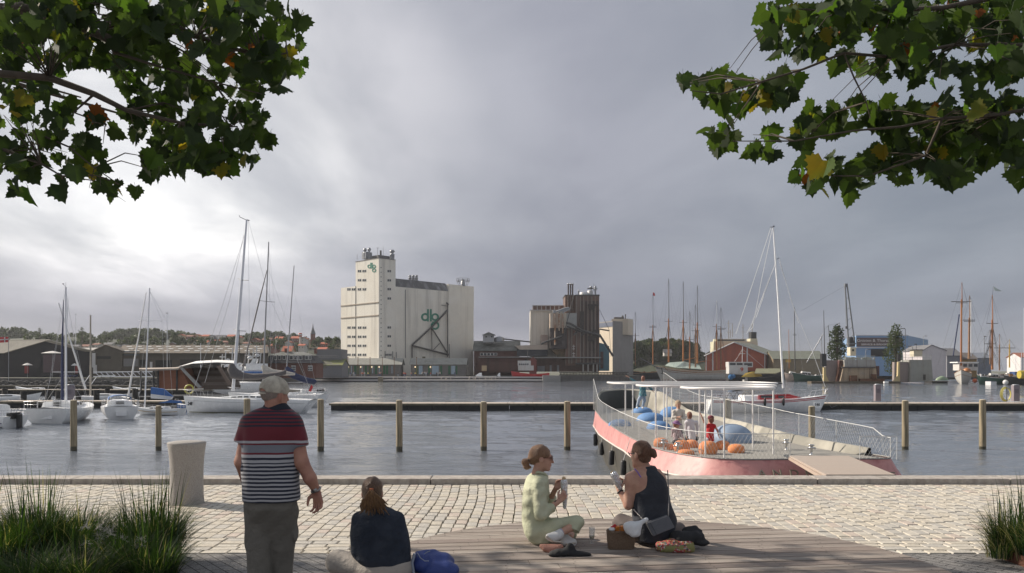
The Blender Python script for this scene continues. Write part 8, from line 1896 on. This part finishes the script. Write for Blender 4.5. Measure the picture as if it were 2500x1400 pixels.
fig('child in a purple hat and patterned top sitting behind the orange poufs', 27.5, dict(head=(1652,1037,0),neck=(1651,1046),shL=(1643,1051),shR=(1659,1051),elL=(1642,1065,.1),wrL=(1656,1071,-.1),elR=(1664,1064,-.1),wrR=(1668,1071,-.2),hip=(1652,1077),knL=(1645,1080,-.4),anL=(1662,1087,-.3),knR=(1670,1078,-.2),anR=(1655,1088,-.3)), patt, drkt, brn, .95, .8, True, 'brim', pm('purple_hat', (.20,.10,.22), .85), .012, (.85,-.4,-.2))
fig('child in a white shirt seen from behind, sitting between the hat and the red dress', 27.0, dict(head=(1683,1015),neck=(1684,1024),shL=(1676,1032),shR=(1700,1032),elL=(1675,1050,.05),wrL=(1676,1064,.1),elR=(1703,1048,.05),wrR=(1701,1062,.1),hip=(1690,1068),knL=(1676,1071,.3),anL=(1690,1078,.3),knR=(1703,1071,.25),anR=(1692,1078,.3)), wshirt, drkt, brn, .95, .95, True, vox=.012, fdir=(-.1,1,-.1))
fig('child in a red sleeveless dress and dark red headscarf, left arm raised, seen from behind', 25.2, dict(head=(1735,1025),neck=(1735,1035),shL=(1727,1041),shR=(1744,1041),elL=(1719,1031),wrL=(1712,1014),elR=(1751,1050),wrR=(1754,1062),hip=(1733,1068),knL=(1722,1080,-.1),anL=(1718,1096,.1),knR=(1736,1082,.05),anR=(1738,1098,.1)), redc, wshirt, brn, .95, .85, None, 'scarf', pm('maroon_scarf', (.13,.015,.03), .8), .012, (-.3,.95,0), .12)
# ================================================================== THINGS ON THE DECK
wick = bandmat('wicker_weave', 2, [(-.3+.0075*i, (.13,.08,.05) if i % 2 else (.20,.13,.085)) for i in range(2)]+[(.3,(.2,.13,.08))]) if False else pm('wicker', (.24,.16,.105), .8, .3, 90, 1.0, bscale=150, col2=(.32,.23,.16), c2scale=70, stretch=(1,1,2.5))
D = 8.02; bk = W(1518,905,D); bk.z = DECK; t = thing('wicker_basket', 'brown wicker picnic basket with orange things inside, between the glass and the woman in dark', 'basket', bk)
def rr4(cx, cy, a, b, z, n=24, e=3.2): return [V3(cx+a*math.copysign(abs(math.cos(2*math.pi*k/n))**(2/e), math.cos(2*math.pi*k/n)), cy+b*math.copysign(abs(math.sin(2*math.pi*k/n))**(2/e), math.sin(2*math.pi*k/n)), z) for k in range(n)]
MB().loft([rr4(bk.x, bk.y+.06, .125, .07, DECK), rr4(bk.x, bk.y+.06, .138, .08, DECK+.08), rr4(bk.x, bk.y+.06, .140, .083, DECK+.185), rr4(bk.x, bk.y+.06, .130, .073, DECK+.185), rr4(bk.x, bk.y+.06, .125, .07, DECK+.10)]).build('basket_body', wick, t)
mb = MB()
for k in range(12): mb.tube(rr4(bk.x, bk.y+.06, .127+.0012*k, .0715+.001*k, DECK+.01+.0145*k), .0052, 4, closed=True)
mb.build('weave', wick, t); MB().tube([V3(bk.x-.02, bk.y-.02, DECK+.17), V3(bk.x-.02, bk.y-.02, DECK+.25), V3(bk.x+.06, bk.y-.015, DECK+.245), V3(bk.x+.06, bk.y-.015, DECK+.17)], .005, 6).build('handle', wick, t)
orp = pm('orange_packet', (.62,.20,.03), .5, .15, 20, .3); MB().box((bk.x-.01,bk.y+.06,DECK+.195), (.10,.05,.05), rz=.3).build('packet', orp, t) 
MB().tube([V3(bk.x-.10,bk.y+.05,DECK+.19), V3(bk.x-.06,bk.y+.07,DECK+.22), V3(bk.x-.03,bk.y+.05,DECK+.18)], .022, 8).build('red_cloth', redc, t); organic([ell(V3(bk.x-.09,bk.y+.05,DECK+.19), (.035,.03,.025), None, .01)], .006, 'paper_napkin', whitec, t, folds(.004, 90, 80, 2))
t = thing('white_bag', 'white plastic bag bulging over the right rim of the wicker basket', 'bag', W(1548,1300,7.95))
organic([ell(W(1545,1290,7.93), (.085,.05,.072), None, .02), cap(W(1552,1285,7.93), W(1572,1272,7.93), .03, .018, .03), ell(W(1530,1284,7.95), (.035,.035,.03), None, .03), ell(W(1551,1302,7.92), (.05,.04,.04), None, .03), cap(W(1568,1275,7.93), W(1577,1269,7.93), .020, .022, .01)], .006, 'bag', pm('white_plastic', (.66,.68,.70), .4, .04), t, folds(.004, 45, 40, 3))
glm = pm('clear_plastic_cup', (.75,.77,.76), .08, .03, 5, 0, alpha=.30, spec=.8)
def glass(px, py, D, h, lb):
    p = W(px, py, D); p.z = DECK; t = thing('wine_cup', lb, 'cup', p)
    MB().lathe(p, [(.030,0),(.029,.004),(.006,.012),(.006,.03),(.020,.042),(.029,.075),(.033,h),(.0315,h),(.027,.075),(.018,.046),(0,.040)], 20).build('cup', glm, t); MB().lathe(p, [(0,.042),(.017,.047),(.024,.07),(.0255,.078),(0,.078)], 16).build('drink', pm('white_wine', (.42,.32,.10), .1, .05, 5, 0, trans=.5), t)
glass(1445,1324,8.31,.165,'clear plastic stem cup with a little pale wine standing alone on the boards'); glass(1501,1300,8.55,.165,'clear cup standing behind the wicker basket')
t = thing('clutch_purse', 'salmon pink quilted purse lying beside the white sneakers', 'purse', W(1350,1345,7.95)); q = [W(1318,1329,7.93), W(1345,1353,7.80), W(1376,1338,7.85), W(1374,1328,8.0)]
for v, z in zip(q, (.10,.055,.06,.115)): v.z = DECK+z
organic([cap(W(1322,1334,7.95), W(1370,1335,7.95), .022, .024, .02), cap(W(1330,1341,7.93), W(1362,1340,7.93), .026, .028, .03), cap(W(1343,1347,7.92), W(1352,1347,7.92), .024, .026, .03)], .006, 'purse', pm('salmon_leather', (.46,.22,.16), .6, .12, 60, .6, bscale=110), t)
def heap(lb, name, cat, mat, blobs, D, fo, vox=.007, part='cloth'):
    t = thing(name, lb, cat, W(blobs[0][0], blobs[0][1], D)); pr = []
    for (x, y, dd, rx, ry, rz) in blobs: c = W(x, y, D+dd); c.z = max(c.z, DECK+rz*.6); pr.append(ell(c, (rx, ry, rz), None, .03))
    organic(pr, vox, part, mat, t, fo, [((0,0,DECK+.002), (0,0,-1))]); return t
blkc = pm('black_cloth', (.018,.018,.020), .85, .2, 15, .3)
heap('crumpled black jacket lying in front of the pink purse', 'black_jacket', 'jacket', blkc, [(1370,1350,0,.10,.06,.04),(1392,1345,.02,.05,.04,.075),(1410,1358,0,.09,.05,.03),(1432,1362,0,.05,.03,.02),(1352,1356,-.03,.05,.04,.03)], 7.75, folds(.008, 60, 50, 2))
heap('black coat spread on the boards behind the patterned scarf', 'black_coat', 'coat', blkc, [(1668,1316,0,.13,.11,.07),(1695,1312,.03,.10,.10,.06),(1715,1325,-.02,.08,.07,.03),(1690,1300,.1,.10,.06,.07),(1650,1315,.0,.06,.06,.08)], 8.05, folds(.010, 40, 30, 7))
def scarf_mat():
    global nt
    m = bpy.data.materials.new('patterned_scarf'); m.use_nodes = True; nt = m.node_tree; nt.nodes.clear(); t = N('ShaderNodeTexCoord').outputs['Object']
    v = N('ShaderNodeTexVoronoi'); v.inputs['Scale'].default_value = 75; L(t, v.inputs[0]); s_ = N('ShaderNodeSeparateColor'); L(v.outputs['Color'], s_.inputs[0])
    c = ramp(s_.outputs[0], [(0,(.30,.04,.045)),(.28,(.42,.38,.34)),(.42,(.05,.045,.05)),(.56,(.28,.12,.06)),(.7,(.24,.22,.07)),(.84,(.12,.14,.13)),(.92,(.32,.06,.06))], 'CONSTANT')
    c = mix('MIX', ramp(noise(t, 5, 2), [(.58,(0,0,0)),(.61,(1,1,1))]), c, (.20,.19,.07)); p = N('ShaderNodeBsdfPrincipled'); L(c, p.inputs['Base Color']); p.inputs['Roughness'].default_value = .85; o = N('ShaderNodeOutputMaterial'); L(p.outputs[0], o.inputs[0]); return m
heap('rolled scarf with red, white and yellow green pattern lying on the deck', 'patterned_scarf', 'scarf', scarf_mat(), [(1625,1340,0,.09,.07,.045),(1655,1345,-.03,.12,.06,.045),(1672,1330,.03,.09,.06,.055),(1642,1328,.05,.10,.06,.055),(1684,1342,-.02,.05,.06,.05),(1612,1332,.04,.05,.04,.04)], 7.95, folds(.012, 55, 70, 5), .006)
t = thing('rucksack', 'royal blue rucksack with grey piping lying right of the woman in the navy sweater', 'rucksack', W(1060,1390,7.2)); bl = pm('royal_blue_nylon', (.022,.045,.20), .5, .12, 9, .3, bscale=60)
organic([ell(W(1062,1372,7.25), (.17,.14,.095), None, .03), ell(W(1075,1392,7.12), (.17,.12,.08), None, .03), ell(W(1030,1375,7.2), (.09,.13,.10), None, .03), cap(W(1020,1352,7.2), W(1058,1348,7.25), .02, .025, .04)], .008, 'bag_body', bl, t, folds(.006, 24, 22, 3), [((0,0,.002), (0,0,-1))])
MB().tube([W(x, y, 7.02) for x, y in ((1019,1350),(1026,1362),(1037,1370),(1047,1370))], .004, 5).tube([W(x, y, 7.06) for x, y in ((1036,1353),(1043,1348),(1050,1346))], .004, 5).tube([W(x,y,7.08) for x, y in ((1012,1352),(1006,1375),(1010,1400))], .014, 6).build('piping', pm('grey_piping', (.30,.34,.42), .5), t)
# ================================================================== ORNAMENTAL GRASS
corten = pm('weathering_steel', (.20,.085,.050), .85, .25, 5, .4, col2=(.12,.05,.035)); soil = pm('soil', (.03,.022,.016), .95, .4, 8, .6)
gm = [leafmat('grass_green', (.035,.065,.018), (.06,.10,.03), .35), leafmat('grass_dark', (.018,.035,.012), (.035,.06,.02), .3), leafmat('grass_straw', (.30,.25,.15), (.40,.34,.22), .35), leafmat('grass_bluegreen', (.035,.06,.05), (.06,.09,.07), .3)]
def edging(x0, x1, y0, y1, lb, sx):
    t = thing('planter_edging', lb, 'edging', ((x0+x1)/2, y1, 0)); mb = MB(); xe = x1 if sx > 0 else x0
    mb.box((xe,(y0+y1)/2,.03), (.012,y1-y0,.13)).box(((x0+x1)/2,y1,.03), (x1-x0,.012,.13)); mb.build('steel_edge', corten, t); MB().box(((x0+x1)/2,(y0+y1)/2,.01), (x1-x0-.03,y1-y0-.03,.04)).build('soil', soil, t)
edging(-9,-3.22,3.5,7.97,'rust brown steel edging of the left grass bed, its corner on the grey pavers',1); edging(4.70,9,3.5,8.0,'rust brown steel edging of the right grass bed',-1)
def clump(x, y, rad, h, n, lb, seed, tall=.1, ws=(5,3,1,1), wid=.0042, seedheads=0):
    r = random.Random(seed); t = thing('grass_clump', lb, 'grass', (x, y, .03), 'clumps of ornamental grass'); mb = MB()
    for k in range(n):
        a = r.uniform(0, 2*math.pi); q = rad*.55*math.sqrt(r.random()); b = V3(x+q*math.cos(a), y+q*math.sin(a), .03); big = r.random() < tall
        H = h*(r.uniform(1.15, 1.5) if big else r.uniform(.45, 1.0)); a2 = a+r.uniform(-.8,.8); out = rad*r.uniform(.15, .9)*(.5 if big else 1.1); w_ = wid*(1.6 if big else r.uniform(.6,1.2)); dr = r.uniform(.0,.35) if not big else r.uniform(0,.08)
        pts = []
        for j in range(5):
            u = j/4; pts.append(b+V3(math.cos(a2)*out*u**1.8, math.sin(a2)*out*u**1.8, H*(u-dr*u**3)))
        sd = V3(-math.sin(a2+r.uniform(-.9,.9)), math.cos(a2), 0); wv = [w_, w_*.95, w_*.75, w_*.45, w_*.06]; vs = []
        for p_, ww in zip(pts, wv): vs += [p_-sd*ww, p_+sd*ww]
        mb.add(vs, [(2*i, 2*i+1, 2*i+3, 2*i+2) for i in range(4)], r.choices((0,1,2,3), ws)[0])
    mb.build('blades', gm, t)
    if seedheads:
        mb = MB()
        for k in range(seedheads):
            c = V3(x+r.uniform(-rad,rad)*.8, y-rad*.3+r.uniform(-rad,rad)*.4, r.uniform(.25,.5))
            for j in range(22):
                a = r.uniform(0,6.28); e = r.uniform(-.6,1.2); l = r.uniform(.02,.06); mb.tube([c, c+V3(math.cos(a)*math.cos(e)*l, math.sin(a)*math.cos(e)*l, math.sin(e)*l)], .0012, 3, smooth=False)
        mb.build('seed_head', pm('pale_seedhead', (.50,.47,.44), .8), t)
for i, (px, D, rd, h, n, lb, tl, sh_) in enumerate(((372,7.65,.42,.66,1500,'tall dark grass clump at the right end of the left bed',.035,0),(300,7.2,.38,.52,1000,'grass clump in the left bed with pale fluffy seed heads',.01,16),(180,7.6,.48,.62,1500,'wide dark grass clump in the middle of the left bed',.006,0),
      (90,7.7,.40,.66,1300,'grass clump with a few long arching blades, left of the middle',.03,0),(10,7.3,.45,.60,1300,'grass clump cut by the left edge of the picture',.01,0),(190,6.7,.5,.42,900,'low grass clump in front, at the bottom of the left bed',.02,0),(60,6.6,.5,.40,800,'lowest grass clump in the bottom left corner',.02,0),(-70,7.7,.45,.62,500,'grass clump just outside the left edge',.02,0),(372,6.9,.36,.45,800,'small grass clump near the corner of the left steel edging',.02,0))):
    clump((px-1250)*D/2000, D, rd, h, n, lb, 50+i, tl, (4,6,.7,1), .0042, sh_)
for i, (px, D, rd, h, n, lb) in enumerate(((2475,7.9,.34,.52,900,'green and straw coloured grass clump at the right edge of the picture'),(2440,7.75,.20,.26,260,'small low grass tuft beside the right steel edging'),(2540,7.6,.40,.60,700,'grass clump cut by the right edge'))):
    clump((px-1250)*D/2000, D, rd, h, n, lb, 80+i, .05, (6,2,2.6,1), .0042)
# ================================================================== PLANE TREES
half = [(.0,-.02),(.18,-.12),(.36,-.22),(.44,-.08),(.60,-.08),(.60,.08),(.84,.16),(.70,.26),(.76,.40),(.56,.42),(.46,.50),(.50,.64),(.36,.66),(.32,.82),(.15,.86),(0,1.08)]
LEAF = np.array([(x, y) for x, y in half]+[(-x, y) for x, y in reversed(half[1:-1])])
lm = [leafmat('plane_leaf_green', (.034,.052,.017), (.050,.072,.022), .40), leafmat('plane_leaf_dark', (.021,.033,.016), (.032,.048,.021), .34), leafmat('plane_leaf_light', (.042,.078,.016), (.062,.10,.022), .42), leafmat('plane_leaf_yellow', (.20,.13,.02), (.10,.11,.025), .45), leafmat('plane_leaf_rust', (.24,.07,.015), (.16,.05,.015), .4)]
def leaves(mb, pts, seed, ws=(9,9,1.8,.7,.25), size=.185):
    r = np.random.default_rng(seed); q = random.Random(seed)
    for p in pts:
        s_ = size*.94*q.uniform(.5, 1.2); tip = np.array([r.normal()*.55, r.normal()*.45, -1.0+r.normal()*.45]); tip /= np.linalg.norm(tip)
        nn = np.array([r.normal()*.8, -1.0 if q.random() < .6 else r.normal(), r.normal()*.6]); sd = np.cross(tip, nn); sd /= np.linalg.norm(sd); nn = np.cross(sd, tip)
        fo = r.uniform(-.1, .75); cu = r.uniform(-.35, .35); x, y = LEAF.T; xx_ = x*math.cos(fo*.9)*r.uniform(.8,1.05); z = np.abs(x)*math.sin(fo)+cu*y*y
        V = np.array(p)+s_*(xx_[:, None]*sd+y[:, None]*tip+z[:, None]*nn); c = np.array(p)+s_*(.30*tip+cu*.09*nn); o = len(mb.v); n = len(V)
        mb.v += [tuple(v) for v in V]+[tuple(c)]; f = [(o+i, o+(i+1)%n, o+n) for i in range(n)]; mb.f += f; mi = q.choices((0,1,2,3,4), ws)[0]; mb.m += [mi]*n; mb.sm += [False]*n
        pe = np.array(p)-tip*s_*.35+nn*s_*.1; mb.tube([tuple(pe), tuple(p)], .0016, 3, mi=1)
def plane_tree(lb, base, limbs, blobs, seed, extra=None):
    t = thing('plane_tree', lb, 'tree', base); b = Vector(base); q = random.Random(seed)
    MB().tube([b, b+V3(.05,0,1.6), b+V3(.1,.05,3.4), b+V3(.3,.1,5.2), b+V3(.2,.2,7.5)], [.26,.21,.19,.15,.06], 12).build('trunk', bark, t)
    mb = MB()
    for pts, r0, r1 in limbs:
        P = [Vector(p) if len(p) == 3 and isinstance(p, Vector) else W(*p) for p in pts]; n = len(P); mb.tube(P, [r0+(r1-r0)*i/(n-1) for i in range(n)], 7)
    P = []; lead = [W(*p) if not isinstance(p, Vector) else p for pts, a, c in limbs for p in pts[1:]]
    for (cx, cy, rx, ry, n) in blobs:
        D = q.uniform(6.7, 8.4); cc = W(cx, cy, D); nr = min(lead, key=lambda v: (v-cc).length)
        for k in range(max(2, n//6)):
            e = W(cx+q.uniform(-.8,.8)*rx, cy+q.uniform(-.8,.8)*ry, D+q.uniform(-.4,.4)); m_ = nr.lerp(e, .5)+V3(q.uniform(-.05,.05), 0, q.uniform(0,.10)); mb.tube([nr, m_, e], [.007,.005,.002], 4)
        for k in range(int(n*(.66 if seed == 31 and n > 36 else 1.1 if seed == 31 else 1.45))):
            a = q.uniform(0, 6.28); u = math.sqrt(q.random()); P.append(W(cx+rx*u*math.cos(a), cy+ry*u*math.sin(a)-12, D+q.uniform(-.5,.7)))
    if extra: P += extra(q, mb)
    mb.build('branches', bark, t); mb = MB(); leaves(mb, P, seed, size=.155 if seed == 31 else .170); mb.build('crown', lm, t); return t
LB = [(90,50,130,80,105),(260,50,150,80,125),(430,60,140,90,125),(590,80,110,95,90),(705,110,48,80,20),(60,170,95,80,62),(250,140,110,45,36),(380,180,120,60,75),(520,190,110,70,75),(640,180,60,60,26),(80,290,110,60,50),(200,325,70,40,9),(400,300,100,55,60),(530,320,110,70,72),(625,330,38,85,18),(460,390,85,35,34),(560,395,45,30,10),(150,380,110,45,26),(45,400,55,45,14),(55,465,32,32,5),(150,455,22,18,2),(240,440,28,36,5),(300,470,38,30,6),(190,430,18,18,2),(390,400,45,40,12)]
RB = [(1668,205,18,14,2),(1740,215,50,42,16),(1830,235,70,45,19),(1900,210,50,50,12),(1895,110,40,42,9),(1900,20,38,30,6),(1990,90,60,55,17),(2060,50,80,55,22),(2130,30,90,50,26),(2130,165,50,35,9),(2060,160,36,36,6),(2250,50,110,70,46),(2250,165,70,50,14),(2400,50,110,80,62),(2420,160,90,45,26),(2455,280,60,60,26),(2060,290,80,36,22),(1760,335,42,38,9),(1860,355,42,42,9),(1980,330,45,34,9),(2130,275,55,22,6),(2250,315,115,55,62),(2380,350,110,55,56),(2180,405,80,42,26),(2000,425,60,42,14),(2080,440,42,42,9),(1950,425,24,16,2),(2490,410,28,44,6),(2320,410,60,36,14),(2470,80,50,120,24),(2470,370,40,60,14),(2340,250,60,50,8),(2200,90,60,60,14)]
def shade(q, mb):
    out = []; c0 = V3(-9.0, 11, 6.4)
    for k in range(22):
        e = V3(q.uniform(-13,-5), q.uniform(8.5,12.5), q.uniform(5,7)); mb.tube([V3(-8.2,8.2,4.6), (V3(-8.2,8.2,4.6)+e)*.5+V3(0,0,.5), e], [.06,.04,.012], 5)
    while len(out) < 2700:
        p = V3(q.uniform(-13.5,-4.2), q.uniform(7.8,14.4), q.uniform(4.6,9.3)); s = (p.x+1.41*p.z, p.y-.63*p.z)
        lim = 7.95+.12*math.sin(s[0]*5) if s[0] < -.6 else 7.85+.25*math.sin(s[0]*2.6+.5)+.12*math.sin(s[0]*9)
        if s[1] > lim or s[1] < 3.2 or (p-c0).length > 6.2: continue
        if s[0] > -.6 and q.random() < .1: continue
        px = 1250+p.x*2000/p.y; py = 905-(p.z-1.8)*2000/p.y
        if px > -20 and py > 190 and not (300 < px < 560): continue
        out.append(p)
    return out
plane_tree('plane tree whose leafy branches hang into the top left of the picture', (-8.3,8.1,0), [([V3(-8.1,8.2,4.2),(-150,60,7.6),(60,20,7.4),(190,60,7.3),(265,95,7.2),(285,130,7.2)],.075,.03),([(190,60,7.3),(330,60,7.2),(480,90,7.0),(640,140,6.9),(700,130,6.9)],.035,.006),([V3(-8.1,8.2,3.8),(-120,170,7.4),(120,190,7.2),(230,230,7.1),(310,270,7.0),(440,300,7.0),(560,310,6.9)],.045,.008),([(230,230,7.1),(180,275,7.1),(260,305,7.0)],.012,.005),([V3(-8.1,8.2,3.4),(-100,330,7.6),(20,370,7.5),(100,400,7.4),(150,430,7.4)],.03,.006),([(100,330,7.4),(170,360,7.3),(230,410,7.2),(290,450,7.2)],.010,.004),([(285,130,7.2),(380,160,7.1),(520,200,7.0),(640,230,6.9)],.015,.004)], LB, 31, shade)
plane_tree('plane tree whose leafy branches hang into the top right of the picture', (9.3,8.0,0), [([V3(9.2,8,4.4),(2620,60,7.6),(2500,110,7.4),(2330,110,7.3),(2180,140,7.2),(2060,130,7.1),(1960,170,7.0),(1860,200,7.0),(1760,230,6.9),(1690,222,6.9)],.022,.004),([V3(9.2,8,3.9),(2600,250,7.5),(2440,280,7.4),(2300,290,7.3),(2200,310,7.2),(2080,320,7.1),(1940,345,7.0),(1790,345,7.0)],.020,.004),([(2060,130,7.1),(2085,190,7.1),(2115,250,7.1),(2125,290,7.1)],.009,.004),([(2300,290,7.3),(2260,380,7.3),(2120,430,7.2),(2000,430,7.1)],.014,.004),([V3(9.2,8,4.6),(2600,-40,7.6),(2300,20,7.4),(2050,30,7.2),(1920,20,7.1)],.04,.004)], RB, 37)
# ================================================================== HAZE
hm_ = bpy.data.materials.new('harbour_haze'); hm_.use_nodes = True; nt = hm_.node_tree; nt.nodes.clear()
pv = N('ShaderNodeVolumePrincipled'); pv.inputs['Color'].default_value = (.86,.88,.92,1); pv.inputs['Density'].default_value = .00013; pv.inputs['Anisotropy'].default_value = .2
L(pv.outputs[0], N('ShaderNodeOutputMaterial').inputs['Volume'])
hz_ = single(MB().box((0,1700,47), (5200,3560,110)), 'haze', hm_, 'thin pale haze over the harbour', 'haze', (0,0,0), kind='stuff')
